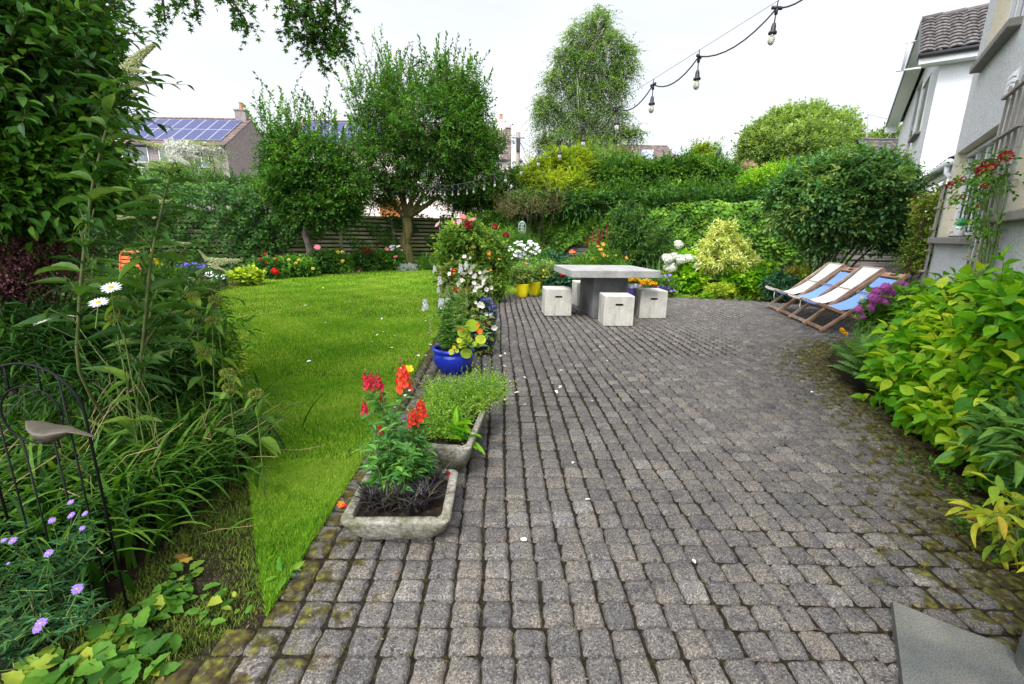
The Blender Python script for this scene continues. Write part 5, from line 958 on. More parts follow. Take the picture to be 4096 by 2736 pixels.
pot('plant_pot', 'dark navy glazed pot just behind the bright blue pot', (-.36, 4.98, 0), [(a * .95, b * 1.25) for a, b in belly], M_navy, soil_z=.25, soil_r=.163)
pot('plant_pot', 'dark navy glazed pot under the white begonias, second behind the blue pot', (-.42, 6.1, 0), [(a * 1.1, b * 1.5) for a, b in belly], M_navy, soil_z=.3, soil_r=.185)
pot('plant_pot', 'black tub below the tall pink and crimson dahlia', (-.55, 9.0, 0), [(a * 1.2, b * 1.5) for a, b in belly], M_black, soil_z=.3, soil_r=.2)
yp = [(.001, .004), (.095, .004), (.102, .012), (.125, .1), (.14, .2), (.152, .27), (.157, .285), (.152, .295), (.143, .292), (.136, .25)]
pot('plant_pot', 'yellow fluted pot with leafy plant, front one of two left of the stools', (.20, 9.66, 0), yp, M_yel, 14, -.05, .255, .137, sides=84)
pot('plant_pot', 'yellow fluted pot partly behind the left cube stool', (.48, 10.0, 0), [(a * 1.05, b * 1.08) for a, b in yp], M_yel, 14, -.05, .275, .142, sides=84)
lp = [(.001, .004), (.12, .004), (.14, .1), (.155, .22), (.16, .26), (.168, .27), (.168, .33), (.158, .335), (.15, .32), (.148, .28)]
pot('plant_pot', 'violet and lilac pot of marigolds seen under the table edge', (2.63, 9.7, 0), lp, M_vio, soil_z=.29, soil_r=.15)
mb = MB(); mb.lathe([(.1635, .235), (.17, .262), (.172, .335), (.16, .345), (.15, .335)], sides=40); o_ = mb.build('rim', M_lil, parent=[o for o in sc.objects if o.get('label', '').startswith('violet and')][0], smooth=True)
pot('plant_pot', 'violet pot of marigolds behind the right cube stool', (3.0, 9.35, 0), lp, M_vio, soil_z=.29, soil_r=.15)
M_trough, t, o = new_mat('old_stone'); co = coord(t); n1 = noise(t, 48, 6, co, .75); n2 = noise(t, 7, 5, co, .7)
c = ramp(t, n1, [(.34, (.07, .065, .05)), (.46, (.22, .205, .17)), (.6, (.36, .34, .30)), (.72, (.52, .51, .47))]); c = mixc(t, ramp(t, n2, [(.46, (0, 0, 0)), (.64, (.75, .75, .75))]), c, (.09, .095, .035)); bsdf(t, o, c, .9, .15, 0, n1, .6, .006)
def rrect(cx, cy, w, d, rad, z, k=5):
    P = []
    for sx, sy, a0 in ((1, 1, 0), (-1, 1, 90), (-1, -1, 180), (1, -1, 270)):
        for i in range(k + 1):
            a = math.radians(a0 + 90 * i / k); P.append((cx + sx * (w / 2 - rad) + rad * math.cos(a), cy + sy * (d / 2 - rad) + rad * math.sin(a), z))
    return P
def trough(label, loc, rz, w, d, h, inset, wall):
    t = thing('stone_trough', label, 'trough', loc, rz); mb = MB(); L = []
    for f, z, rd in ((.0, .004, .07), (.12, .008, .08), (.45, h * .18, .09), (.75, h * .45, .07), (.95, h * .8, .045), (1, h - .012, .035), (.985, h - .003, .035)):
        L.append(rrect(0, 0, w - 2 * inset * (1 - f), d - 2 * inset * (1 - f), rd, z))
    L.append(rrect(0, 0, w - .02, d - .02, .03, h)); L.append(rrect(0, 0, w - 2 * wall + .01, d - 2 * wall + .01, .03, h)); L.append(rrect(0, 0, w - 2 * wall, d - 2 * wall, .03, h - .008)); L.append(rrect(0, 0, w - 2 * wall - .01, d - 2 * wall - .01, .03, h - .06))
    A = np.array(L); r = np.random.default_rng(3); A[1:] += r.normal(0, .0012, A[1:].shape); mb.grid(A, close=True); mb.build('basin', M_trough, parent=t, smooth=True)
    mb = MB(); n = 24; xs = np.linspace(-(w / 2 - wall), w / 2 - wall, n); ys = np.linspace(-(d / 2 - wall), d / 2 - wall, n); X, Yg = np.meshgrid(xs, ys, indexing='ij'); mb.grid(np.stack([X, Yg, h - .035 + r.normal(0, .004, X.shape)], -1)); mb.build('compost', M_soil, parent=t); return t
T1 = trough('low stone trough in front with black grass and red snapdragons', (-.485, 1.86, 0), .03, .46, .44, .135, .07, .042)
T2 = trough('deeper stone trough of pale green seedlings behind the first trough', (-.37, 2.62, 0), -.09, .40, .88, .21, .10, .035)
# ---------------- deckchairs
M_dw = wood('teak', (.22, .115, .07), (.42, .26, .17), (8, 8, 8), .55, .2); M_dwp = wood('faded_teak', (.28, .19, .14), (.5, .38, .3), (8, 8, 8), .65, .2)
M_cb = plain('blue_canvas', (.20, .35, .72), .8, .2, var=.05, sc_=300, bstr=.1); M_cw = plain('white_canvas', (.74, .72, .68), .85, .2, var=.04, sc_=300, bstr=.1)
E_ = np.array([.978, -.21, 0]); Wv = np.array([.21, .978, 0]); Z_ = np.array([0, 0, 1.])
def deckchair(label, o0, blue, rzj, dy):
    t = thing('deckchair', label, 'deckchair', tuple(o0), 0, 'deckchairs in a row on the patio'); wd = .56; c_, s_ = math.cos(rzj), math.sin(rzj); e = np.array([E_[0] * c_ - E_[1] * s_, E_[0] * s_ + E_[1] * c_, 0]); w = np.array([-e[1], e[0], 0]); P = lambda u, v, z: np.array([0, 0, 0]) + e * u + w * v + Z_ * z
    wm = M_dw if blue else M_dwp
    def pt(mb, nm, m, sm=False): return mb.build(nm, m, parent=t, smooth=sm)
    x1, z1 = .95, .86 + dy
    for v in (.0, wd): mb = MB(); mb.bar(P(-.02, v, .012), P(x1, v, z1), .024, .048, bev=.006); pt(mb, 'back_rail', wm)
    for v in (.03, wd - .03): mb = MB(); mb.bar(P(-.09, v, .41), P(.98, v, .02), .022, .045, bev=.006); pt(mb, 'seat_rail', wm)
    for v in (.055, wd - .055): mb = MB(); mb.bar(P(.60, v, .555), P(.84, v, .06), .02, .035, bev=.004); pt(mb, 'prop', wm)
    mb = MB(); mb.bar(P(.01, .0, .05), P(.01, wd, .05), .03, .045, bev=.004); pt(mb, 'cross_bar', wm); mb = MB(); mb.tube([P(-.09, .02, .41), P(-.09, wd - .02, .41)], .014, 8); pt(mb, 'cross_bar', wm); mb = MB(); mb.bar(P(.92, .03, .045), P(.92, wd - .03, .045), .02, .04); pt(mb, 'cross_bar', wm)
    mb = MB(); mb.tube([P(.84, .04, .075), P(.84, wd - .04, .075)], .011, 8); pt(mb, 'dowel', wm); mb = MB(); mb.tube([P(.62, .0, .56), P(.62, wd, .56)], .009, 8); pt(mb, 'dowel', wm)
    top = (x1 - .10, z1 - .09) if blue else (x1 - .01, z1 + .005); s = np.linspace(0, 1, 22); a = np.array(top); b = np.array([.30, .10]); d = np.array([-.09, .427]); C = a * ((1 - s) ** 2)[:, None] + 2 * b * (s * (1 - s))[:, None] + d * (s ** 2)[:, None]
    C = np.concatenate([C, [[-.108, .41], [-.098, .385], [-.05, .372], [.02, .35]]]); mb = MB(); G_ = []
    for i, (x, z) in enumerate(C):
        u = np.linspace(0, 1, 7); m = min(1, i / 4); G_.append([P(x, .045 + (wd - .09) * q, z - .012 * math.sin(math.pi * q) * m) for q in u])
    mb.grid(G_); pt(mb, 'canvas', M_cb if blue else M_cw, True)
    if blue:
        mb = MB()
        for u0, u1 in ((.015, .2), (.36, .545)): mb.bar(P(x1 - .045, u0, z1 - .04), P(x1 - .045, u1, z1 - .04), .014, .085, up=nrm(np.array([*(e[:2] * .95), .86])))
        for du in (-.032, .032): k = nrm(e * .95 + Z_ * .86); mb.bar(P(x1 - .045, .19, z1 - .04) + k * du * .9, P(x1 - .045, .37, z1 - .04) + k * du * .9, .014, .022, up=k)
        pt(mb, 'head_rail', wm)
    else: mb = MB(); mb.tube([P(x1 - .015, 0, z1 - .01), P(x1 - .015, wd, z1 - .01)], .013, 8); pt(mb, 'head_rail', wm)
    if not blue: mb = MB(); q = P(-.085, wd - .5, .37); mb.tube([q, q + [0, 0, -.09], q + [.02, .01, -.13]], .006, 5); pt(mb, 'tie', M_cw)
    return t
F0 = np.array([4.48, 6.40, 0])
deckchair('blue canvas deckchair nearest the camera, beside the pink hydrangea', F0, True, 0, 0); deckchair('white canvas deckchair between the two blue ones', F0 + Wv * .60, False, .02, .04)
deckchair('blue canvas deckchair between the two white ones', F0 + Wv * 1.2, True, -.01, 0); deckchair('white canvas deckchair at the far end of the row', F0 + Wv * 1.8, False, .01, .03)
# ---------------- festoon lights
BUL = [(1783, 92, 5, 3.6), (1603, 190, 118, 3.9), (1498, 250, 184, 4.4), (1414, 297, 237, 5.0), (1338, 333, 283, 5.9), (1284, 363, 318, 6.6), (1236, 375, 340, 7.4), (1194, 399, 364, 8.2), (1159, 410, 384, 9.0), (1134, 422, 398, 9.8), (1109, 431, 408, 10.4), (1086, 437, 416, 11.0), (1070, 440, 420, 11.5), (1050, 441, 423, 12.0), (1037, 441, 425, 12.4), (1020, 442, 426, 12.8), (1009, 440, 425, 13.2), (998, 440, 425, 13.5), (987, 439, 425, 13.8), (975, 434, 423, 14.1)]
M_cab = plain('rubber_cable', (.03, .028, .035), .5, .4); M_wire = plain('steel_wire', (.32, .34, .35), .4, .5, .5)
M_bulb, tt_, oo_ = new_mat('bulb_glass'); gl = tt_.nodes.new('ShaderNodeBsdfGlass'); gl.inputs['IOR'].default_value = 1.25; gl.inputs['Roughness'].default_value = .03; gl.inputs['Color'].default_value = (.97, .96, .9, 1)
df = tt_.nodes.new('ShaderNodeBsdfDiffuse'); df.inputs[0].default_value = (.75, .74, .62, 1); mx = tt_.nodes.new('ShaderNodeMixShader'); mx.inputs[0].default_value = .35; tt_.links.new(gl.outputs[0], mx.inputs[1]); tt_.links.new(df.outputs[0], mx.inputs[2]); tt_.links.new(mx.outputs[0], oo_.inputs[0])
st = np.array([at(x, yt, Y) for x, y, yt, Y in BUL]); t = thing('festoon_lights', 'string of clear festoon bulbs on black cable crossing the sky to the fruit tree', 'string lights', tuple(st[-1]))
end = at(1905, -75, 3.35); A0 = np.vstack([[end], st]); mb = MB()
for a, b in zip(A0[:-1], A0[1:]): L = np.linalg.norm(b - a); mb.tube(curve(a - [0, 0, .035], b - [0, 0, .035], 9, sag=min(.16, L * .16)), .0055, 6)
part(mb, 'cable', M_cab, t, True); mb = MB(); mb.tube(np.vstack([[end + [0, 0, .02]], st + [0, 0, .01], [at(950, 425, 15)]]), .0022, 4); part(mb, 'steel_wire', M_wire, t)
soc = blb = None
for i, p in enumerate(st):
    H = .235; 
    if soc is None:
        mb = MB(); mb.tube([[0, 0, .012], [0, 0, -.03]], .004, 5); mb.tube([[-.035, 0, -.035], [.035, 0, -.035]], .012, 8); mb.tube([[0, 0, -.03], [0, 0, -.075]], .011, 8); mb.tube([[0, 0, -.06], [0, 0, -.135]], .0042, 6)
        mb.lathe([(.001, -.125), (.011, -.13), (.016, -.15), (.018, -.178), (.027, -.183), (.028, -.196), (.02, -.2), (.001, -.2)], sides=14); so_ = part(mb, 'lamp_socket', M_cab, t, True); so_.data.name = 'lamp_socket'
        so_.data.transform(Matrix.Translation(st[-1])); mb = MB(); mb.lathe([(.013, -.196), (.02, -.212), (.0235, -.232), (.021, -.252), (.011, -.265), (.001, -.268)], sides=14); bl_ = mb.build('bulb', M_bulb, smooth=True); soc, blb = so_.data, bl_.data; bl_.parent = so_; so_.location = tuple(p - st[-1])
    else:
        so_ = bpy.data.objects.new('lamp_socket', soc); COL.objects.link(so_); so_.parent = t; so_.location = tuple(p - st[-1]); bl_ = bpy.data.objects.new('bulb', blb); COL.objects.link(bl_); bl_.parent = so_
    so_.rotation_euler = (0, (.05, -.03, 0, .06, .02, -.02)[i % 6], i * .9)
# ---------------- utility pole, sheds, feeder, orange chair, sprayer
t = thing('utility_pole', 'wooden utility pole with wires beyond the fence', 'utility pole', (at(1188, 400, 30)[0], 30, 0)); p = at(1188, 303, 30); mb = MB(); mb.tube([[p[0], 30, 0], p], [.15, .13], 10); part(mb, 'post', wood('pole_wood', (.14, .12, .10), (.3, .27, .22), (9, 9, 1)), t, True)
mb = MB(); mb.box(p - [0, .16, .75], (.22, .12, .75), bev=.02); mb.bar(p + [-.4, -.1, -.35], p + [.4, -.1, -.35], .05, .05); part(mb, 'transformer_box', M_cab, t); mb = MB()
for q in ((1300, 350, 24), (1120, 385, 40), (1235, 380, 45), (1120, 330, 42), (1250, 420, 30)): mb.tube(curve(p - [0, 0, .35], at(*q), 8, sag=.3), .012, 4)
part(mb, 'wire', M_cab, t)
M_shed = wood('orange_shed_wood', (.42, .13, .035), (.62, .24, .08), (2, 2, 30), .6)
for x, y, Y, w, lab in ((1132, 451, 19.3, 42, 'gable top of an orange wooden shed above the ivy, centre'), (892, 452, 22.5, 50, 'orange wooden shed roof seen between the fruit trees')):
    p = at(x, y, Y); hw = w * mpp(Y) / 2; t = thing('garden_shed', lab, 'shed', (p[0], Y, 0)); ev = p[2] - hw * .42; mb = MB(); mb.box((p[0], Y + 1.1, ev / 2), (hw * 1.7, 2.2, ev)); mb.add([(p[0] - hw * .85, Y, ev), (p[0] + hw * .85, Y, ev), (p[0], Y, p[2] - .05)], [[[0, 1, 2]]]); part(mb, 'wall', M_shed, t)
    mb = MB(); mb.bar((p[0] - hw, Y + .9, ev - .04), (p[0], Y + .9, p[2]), 2.6, .05); mb.bar((p[0] + hw, Y + .9, ev - .04), (p[0], Y + .9, p[2]), 2.6, .05); part(mb, 'roof', M_shed, t)
p = at(1197, 508, 12.3); t = thing('bird_feeder', 'oval green wire cage bird feeder hanging from a thin black pole', 'bird feeder', tuple(p - [0, 0, .3])); mb = MB(); a = np.linspace(0, np.pi, 9)
for k in range(10): u = k * np.pi * 2 / 10; mb.tube([p + [.11 * math.sin(x) * math.cos(u), .11 * math.sin(x) * math.sin(u), -.15 + .16 * math.cos(x)] for x in a], .004, 4)
for z in (-.23, -.15, -.07): rr_ = .11 * math.sqrt(max(0, 1 - ((z + .15) / .16) ** 2)); mb.tube([p + [rr_ * math.cos(u), rr_ * math.sin(u), z] for u in np.linspace(0, 6.283, 13)], .004, 4)
part(mb, 'cage', plain('green_wire', (.35, .45, .42), .4, .5, .3), t); mb = MB(); mb.tube([p + [0, 0, -.27], p + [0, 0, -.05]], .035, 10); part(mb, 'seed_tube', plain('seed', (.25, .22, .17), .6), t); mb = MB(); mb.lathe([(.001, .02), (.05, .0), (.045, -.02)], p, 12); part(mb, 'lid', plain('lid_green', (.3, .45, .2), .5), t)
mb = MB(); h = p + [0, 0, .0]; mb.tube([h, h + [0, 0, .08], h + [.03, .0, .15], h + [.08, 0, .17], h + [.13, 0, .12], h + [.14, 0, -.1], [h[0] + .14, h[1], 0]], .007, 5); part(mb, 'pole', M_black, t)
p = at(300, 580, 5.0); t = thing('garden_chair', 'orange metal folding chair half hidden in the left bed', 'chair', (p[0], 5.0, 0)); M_or = plain('orange_paint', (.78, .20, .06), .4, .4, var=.05); q = lambda x, y, dy=0: at(x, y, 5.0) + np.array([0, dy, 0]); mb = MB()
mb.tube([q(276, 700), q(276, 585), q(280, 577), q(318, 577), q(323, 585), q(323, 700)], .011, 8); mb.tube([q(276, 640), q(276, 700, -.4)], .01, 6); mb.tube([q(323, 640), q(323, 700, -.4)], .01, 6); part(mb, 'frame', M_or, t, True)
for y in (590, 599, 608): mb = MB(); mb.bar(q(277, y), q(322, y), .012, .03); part(mb, 'back_slat', M_or, t)
for d in (-.05, -.12, -.19, -.26, -.33): mb = MB(); mb.bar(q(277, 632, d), q(322, 632, d), .055, .012); part(mb, 'seat_slat', M_or, t)
p = HC + A_ * ((sR + sL) / 2 + .22) + UP * (wz0 + .04) - B_ * .02; p = HC + A_ * (onw(2195, 548)[0]) + UP * (wz0 + .012) + B_ * .0; t = thing('sprayer', 'small white spray bottle with green pump on the window sill', 'sprayer', tuple(p)); mb = MB(); mb.lathe([(.001, 0), (.045, 0), (.05, .01), (.05, .08), (.04, .11), (.02, .12)], p, 18); part(mb, 'bottle', M_wpvc, t, True)
mb = MB(); mb.lathe([(.02, .115), (.045, .125), (.048, .16), (.03, .19), (.012, .21), (.001, .212)], p, 14); mb.bar(p + UP * .15, p + UP * .15 - A_ * .09 - B_ * .02, .025, .03, bev=.005); part(mb, 'pump', plain('green_plastic', (.01, .38, .17), .35, .5), t, True)
# ================================================================ plants of the beds behind the table
k7 = lambda pts: [((1900 + p[0] / 2.003) / PX, (780 + p[1] / 2.003) / PX, *(p[2:])) for p in pts]
k5 = lambda pts: [((1600 + p[0] / 2.306) / PX, (820 + p[1] / 2.306) / PX, *(p[2:])) for p in pts]
k3 = lambda pts: [((3000 + p[0] / 3.612) / PX, (1000 + p[1] / 3.612) / PX, *(p[2:])) for p in pts]
k2 = lambda pts: [((1200 + p[0] / 1.742) / PX, (1300 + p[1] / 1.742) / PX, *(p[2:])) for p in pts]
t = bush('dahlia', 'tall leafy dahlia with pink and crimson flowers in the black tub', 'dahlia', (-.55, 9.0, .25), [blob(1075, 560, 9.0, 62, 50, .45), blob(1040, 595, 8.9, 38, 52, .3), blob(1118, 590, 9.1, 48, 48, .35), blob(1078, 635, 9, 62, 48, .4), blob(1120, 655, 9, 42, 30, .3), blob(1050, 540, 9, 38, 24, .25)],
     leaf('dahlia_leaf', [(.05, .12, .02), (.10, .21, .03), (.2, .33, .045), (.36, .46, .08)], .45, .45), 'oval', .085, .045, 1050, 8, .22, .12, .4, 111, .3, 'stem', rad=.003)
dots(t, FL['pinkopen'], k5([(575, 110), (670, 140)]), 8.8, 1.15); dots(t, FL['palepink'], k5([(350, 185), (550, 160, 1.1), (493, 160, .6)]), 8.8, 1.1, seed=3); dots(t, FL['reddahlia'], k5([(620, 165), (620, 195, 1.1), (660, 200, .7), (875, 203, 1), (978, 280, 1.1), (510, 403, 1.15), (660, 397, 1), (635, 450, .6)]), 8.65, 1.15); dots(t, FL['orange'], k5([(818, 453), (822, 492, .6), (912, 500, .7), (838, 602, .7)]), 8.5, 1.0)
t = bush('shasta_daisy', 'tall clump of white daisies behind the lawn strip', 'daisies', (at(1205, 640, 12.2)[0], 12.2, 0), [blob(1205, 600, 12.2, 42, 32), blob(1190, 622, 12, 40, 26), blob(1230, 625, 12.1, 30, 24), blob(1175, 560, 12.8, 40, 30)], 'mid', 'lance', .09, .02, 620, 10, .3, 0, .9, 112, .3, 'stem')
dots(t, FL['white'], rpts(1203, 573, 37, 22, 74, 5) + rpts(1200, 595, 30, 14, 14, 6), 11.9, 1.55, d=(0, -.5, .9))
t = mound('wildflower_patch', 'loose patch of cornflowers and mixed flowers left of the table', 'flower clump', 1235, 625, 11.6, 48, 30, 'mid', 113, 'lance', .08, .014, 520, 10, .3, wood='stem', up=.9); dots(t, FL['blue'], k7([(365, 485), (430, 490), (350, 490), (455, 560), (385, 570), (310, 605), (315, 612), (300, 612), (420, 545), (520, 600), (400, 640)]), 11.3, 1.3); dots(t, FL['orange'], k7([(405, 548), (612, 550), (190, 518, .8), (485, 575, .6), (440, 590, .5)]), 11.3, 1.1); dots(t, FL['gold'], k7([(440, 590), (455, 600), (487, 575), (545, 605), (500, 600), (430, 625)]), 11.2, .9); dots(t, FL['tinyw'], k7([(575, 545), (590, 560), (540, 520), (610, 530)]), 11.3, 1.5, stem=False)
mound('grey_green_clump', 'blue green thick leaved clump under the ivy, left of the table', 'perennial', 1262, 600, 12.4, 30, 18, 'teal', 114, 'lance', .16, .04, 150, 6, .25)
mound('border_greenery', 'low weedy greenery along the lawn strip under the feeder', 'perennial', 1150, 632, 12.8, 42, 20, 'mid', 115, 'lance', .09, .02, 360, 8, .22)
t = mound('red_spire_plant', 'clump with thin dark red flower spires behind the table', 'perennial', 1385, 585, 12.2, 36, 26, 'mid', 116, 'lance', .07, .02, 380, 9, .3, up=.8)
FR_ = Flower(fl_panicle(np.random.default_rng(5), .42, .035, 130, .024, .05), [petal('wine_petal', (.38, .03, .05), (.2, .02, .03))], 'flower_spike'); dots(t, FR_, [(x, y + 14, s) for x, y, s in k7([(940, 330, 1), (985, 335, 1), (885, 385, .8), (1015, 330, .9), (1060, 305, 1), (930, 390, .8), (965, 370, .9), (1070, 380, .8), (1000, 370, .7), (910, 350, .7)])], 12.1, .9, d=(0, 0, 1), jit=.08)
t = mound('lily_clump', 'lilies with apricot orange trumpet flowers behind the table', 'lilies', 1370, 610, 11.4, 58, 20, 'mid', 117, 'lance', .14, .018, 420, 8, .3, up=1.0, wood='stem'); dots(t, FL['lily'], k7([(1020, 400, 1), (1005, 445, 1.1), (1017, 482, 1.1), (935, 515, 1.1), (985, 418, .8), (1060, 495, .8), (1125, 485, .7), (1210, 505, .8), (1030, 490, .9)]), 11.2, 1.0); dots(t, FL['salmon'], k7([(775, 455), (790, 465), (765, 465)]), 11.2, 1.1)
bush('rhododendron', 'dark glossy evergreen bush behind the table against the ivy', 'shrub', (at(1460, 640, 12.4)[0], 12.4, 0), [blob(1440, 500, 12.6, 32, 36), blob(1478, 560, 12.3, 55, 45), blob(1430, 575, 12.3, 42, 45), blob(1500, 600, 12.2, 40, 32), blob(1440, 540, 12.4, 45, 40)], leaf('rhodo_leaf', [(.015, .05, .012), (.035, .10, .02), (.07, .16, .028), (.13, .23, .04)], .35, .3), 'lance', .11, .035, 820, 8, .2, .1, .5, 118, .3)
def clumpblades(name, label, cat, px, py, Y, n, L, w, mat, seed, spread=.15, th1=.7, th0=.1):
    r = np.random.default_rng(seed); b = at(px, py, Y); b = (b[0], Y, 0) ; t = plant(name, label, cat, b); M = MB(); base = np.array(b) + np.c_[r.normal(0, spread, (n, 2)), np.zeros(n)]; blades(M, r, base, r.uniform(0, 6.28, n), L * r.uniform(.6, 1.2, n), w, r.uniform(th0 * .3, th0 * 2, n), th1 * r.uniform(.3, 1.2, n), 6); part(M, 'leaves', LM[mat] if isinstance(mat, str) else mat, t, True); return t
M_iris = leaf('iris_leaf', [(.05, .12, .03), (.10, .22, .05), (.16, .3, .08)], .4, .35)
clumpblades('iris', 'pale upright sword leaves between bush and white hydrangea', 'iris', 1505, 640, 11.6, 34, .75, .045, M_iris, 119, .12, .5); clumpblades('crocosmia', 'upright narrow leaves at the right edge of the dark bush', 'perennial', 1465, 640, 11.5, 40, .6, .025, M_iris, 120, .15, .8)
t = bush('white_hydrangea', 'hydrangea with large creamy white round heads beside the ivy', 'hydrangea', (at(1580, 660, 11.2)[0], 11.2, 0), [blob(1572, 640, 11.2, 46, 36), blob(1590, 670, 11, 40, 22), blob(1570, 605, 11.4, 34, 24)], 'lime', 'heart', .12, .09, 330, 7, .22, .1, .4, 121, .3); dots(t, FL['mopw'], k7([(1630, 397, .85), (1545, 512, 1), (1600, 492, .8), (1650, 516, 1), (1706, 512, 1.05), (1565, 580, 1.15), (1787, 572, .85), (1525, 500, .7)]), 10.9, .98)
bush('variegated_shrub', 'pyramid shaped cream and green variegated shrub before the fence', 'shrub', (at(1660, 640, 11.2)[0], 11.2, 0), [blob(1655, 535, 11.2, 26, 28), blob(1655, 568, 11.1, 46, 30), blob(1650, 600, 11, 62, 28), blob(1690, 605, 11.1, 46, 24)], 'varieg', 'lance', .11, .035, 760, 8, .18, .1, .6, 122, .2)
bush('lime_hydrangea', 'lime green leafy hydrangea without flowers, right of the cream shrub', 'hydrangea', (at(1705, 665, 10.7)[0], 10.7, 0), [blob(1690, 635, 10.7, 40, 30), blob(1725, 650, 10.6, 42, 32), blob(1745, 625, 10.8, 28, 22)], 'lime', 'heart', .09, .065, 460, 8, .2, .1, .4, 123, .3)
bush('red_leaf_plant', 'small rusty red leaved plant between the two hydrangeas', 'perennial', (at(1615, 650, 11.2)[0], 11.2, 0), [blob(1618, 625, 11.2, 16, 26)], leaf('rust_leaf', [(.06, .04, .02), (.15, .05, .03), (.1, .1, .03)]), 'q', .05, .03, 140, 8, .18, seed=124)
mound('ladys_mantle', 'frothy yellow green lady mantle at the patio edge', 'perennial', 1650, 663, 10.2, 32, 16, 'yellow', 125, 'q', .03, .03, 380, 10, .13)
bush('hellebore', 'dark fingered evergreen leaves at the patio edge before the chairs', 'perennial', (at(1790, 680, 9.9)[0], 9.9, 0), [blob(1785, 655, 9.9, 30, 24)], 'teal', 'lance', .15, .04, 120, 7, .2, .2, .5, 126, .3, spread=1.1)
bush('epimedium', 'small yellow green clump flushed red, behind the far deckchair', 'perennial', (at(1830, 680, 10)[0], 10, 0), [blob(1828, 640, 10, 30, 24), blob(1870, 655, 10, 34, 20)], leaf('flushed_leaf', [(.1, .18, .02), (.22, .34, .03), (.4, .42, .05), (.42, .16, .03)]), 'heart', .06, .045, 300, 7, .2, 0, .6, 127, .3)
bush('ground_weeds', 'thin yellow green ground cover along the far patio edge', 'perennial', (at(1700, 690, 9.7)[0], 9.75, 0), [blob(1700, 692, 9.75, 60, 6, .18), blob(1620, 686, 10, 40, 6, .18)], 'lime', 'oval', .04, .025, 160, 6, .1, 0, .6, 128, .2)
t = mound('petunias', 'trailing purple petunias beside the marigolds', 'petunias', 1515, 650, 10.3, 36, 24, 'mid', 129, 'oval', .05, .025, 300, 8, .18, wood='stem'); dots(t, FL['purp'], k7([(1500, 680), (1535, 668), (1515, 705), (1330, 670), (1365, 672), (1560, 645), (1592, 765), (1550, 745), (1455, 655), (1490, 655), (1520, 650), (1548, 690), (1480, 700), (1570, 775), (1345, 690), (1500, 720)]), 9.9, 1.25, stem=False)
for i, (c, Y, lab, pts) in enumerate((((2.63, 9.7), 9.7, 'yellow marigolds in the violet pot seen under the table', [(1210, 672), (1228, 686), (1245, 670), (1262, 680), (1280, 672), (1297, 678), (1222, 668), (1270, 665), (1252, 690), (1290, 690), (1215, 690), (1305, 672)]), ((3.0, 9.35), 9.4, 'orange yellow marigolds above the right cube stool', [(1320, 690), (1338, 706), (1352, 688), (1370, 690), (1388, 700), (1405, 690), (1420, 702), (1436, 692), (1330, 724), (1360, 712), (1395, 718), (1412, 714), (1445, 728), (1378, 684), (1428, 716), (1448, 712)]))):
    b = (c[0], c[1], .3); t = bush('marigold', lab, 'marigolds', b, [(np.array([c[0], c[1], .40]), np.array([.2, .17, .1]))], 'mid', 'lance', .05, .014, 160, 8, .1, 0, .6, 130 + i, .3, srad=.004); dots(t, FL['marigold'], k7(pts), Y - .15, 1.15, d=(0, -.4, .9))
t = bush('begonia_bush', 'dark leaved plant with one red flower under the left table edge', 'perennial', (at(1292, 670, 9.9)[0], 9.9, 0), [blob(1292, 645, 9.9, 34, 26)], 'teal', 'heart', .08, .06, 230, 7, .18, seed=134); dots(t, FL['red'], k7([(700, 632)]), 9.6, 1.2)
for i, (c, lab, pts) in enumerate((((.20, 9.66), 'pale green leafy plant with small yellow flowers in the front yellow pot', [(350, 662), (400, 660), (428, 640), (375, 655), (410, 628)]), ((.48, 10.0), 'bushy pale green plant with yellow flowers in the rear yellow pot', [(545, 655), (575, 660), (642, 628), (548, 605), (500, 601), (530, 632), (560, 632), (455, 600), (440, 575), (598, 655)]))):
    t = bush('pot_plant', lab, 'pot plant', (c[0], c[1], .26), [(np.array([c[0], c[1], .47]), np.array([.19, .17, .11])), (np.array([c[0] + .25 * i, c[1] + .05, .50 + .04 * i]), np.array([.22, .2, .16]))], leaf('sage_leaf', [(.10, .2, .04), (.2, .32, .08), (.33, .44, .16)], .6, .35), 'lance', .07, .02, 260, 9, .16, 0, .6, 135 + i, .3, 'stem', srad=.004); dots(t, FL['gold'], k7(pts), c[1] - .15, 1.0)
# viburnum by the house and climber on its corner
t = bush('round_shrub', 'big round glossy shrub with bare forked stems over the deckchairs', 'shrub', (6.9, 10.2, 0), [blob(1935, 430, 10.0, 135, 75, .9), blob(1850, 440, 10.1, 70, 62, .7), blob(2030, 455, 10, 68, 72, .7), blob(1900, 500, 9.8, 120, 48, .7), blob(1990, 510, 9.8, 90, 50, .6), blob(1960, 385, 10, 90, 36, .6), blob(1800, 460, 10.2, 36, 34, .4), blob(2055, 535, 9.7, 34, 40, .3), blob(1880, 560, 9.8, 36, 20, .25), blob(1870, 470, 9.6, 60, 60, .6), blob(2000, 440, 9.6, 60, 60, .6)],
     'vib', 'oval', .10, .055, 2500, 8, .28, .15, .35, 141, 1.0, 'twig', stems=0, lo=.78)
M = MB(); r = np.random.default_rng(8); b = np.array([6.85, 10.25, 0])
for q in ((1890, 540), (1930, 540), (1975, 530), (2010, 520), (1860, 520), (1960, 500), (2045, 530), (1910, 480)): e = at(*q, 10.0); e0 = b + r.normal(0, .12, 3) * [1, 1, 0]; M.tube(curve(e0, e, 7, r=r, j=.04, up=.05), np.linspace(.035, .014, 7), 6)
part(M, 'trunk', BK['grey'], t, True)
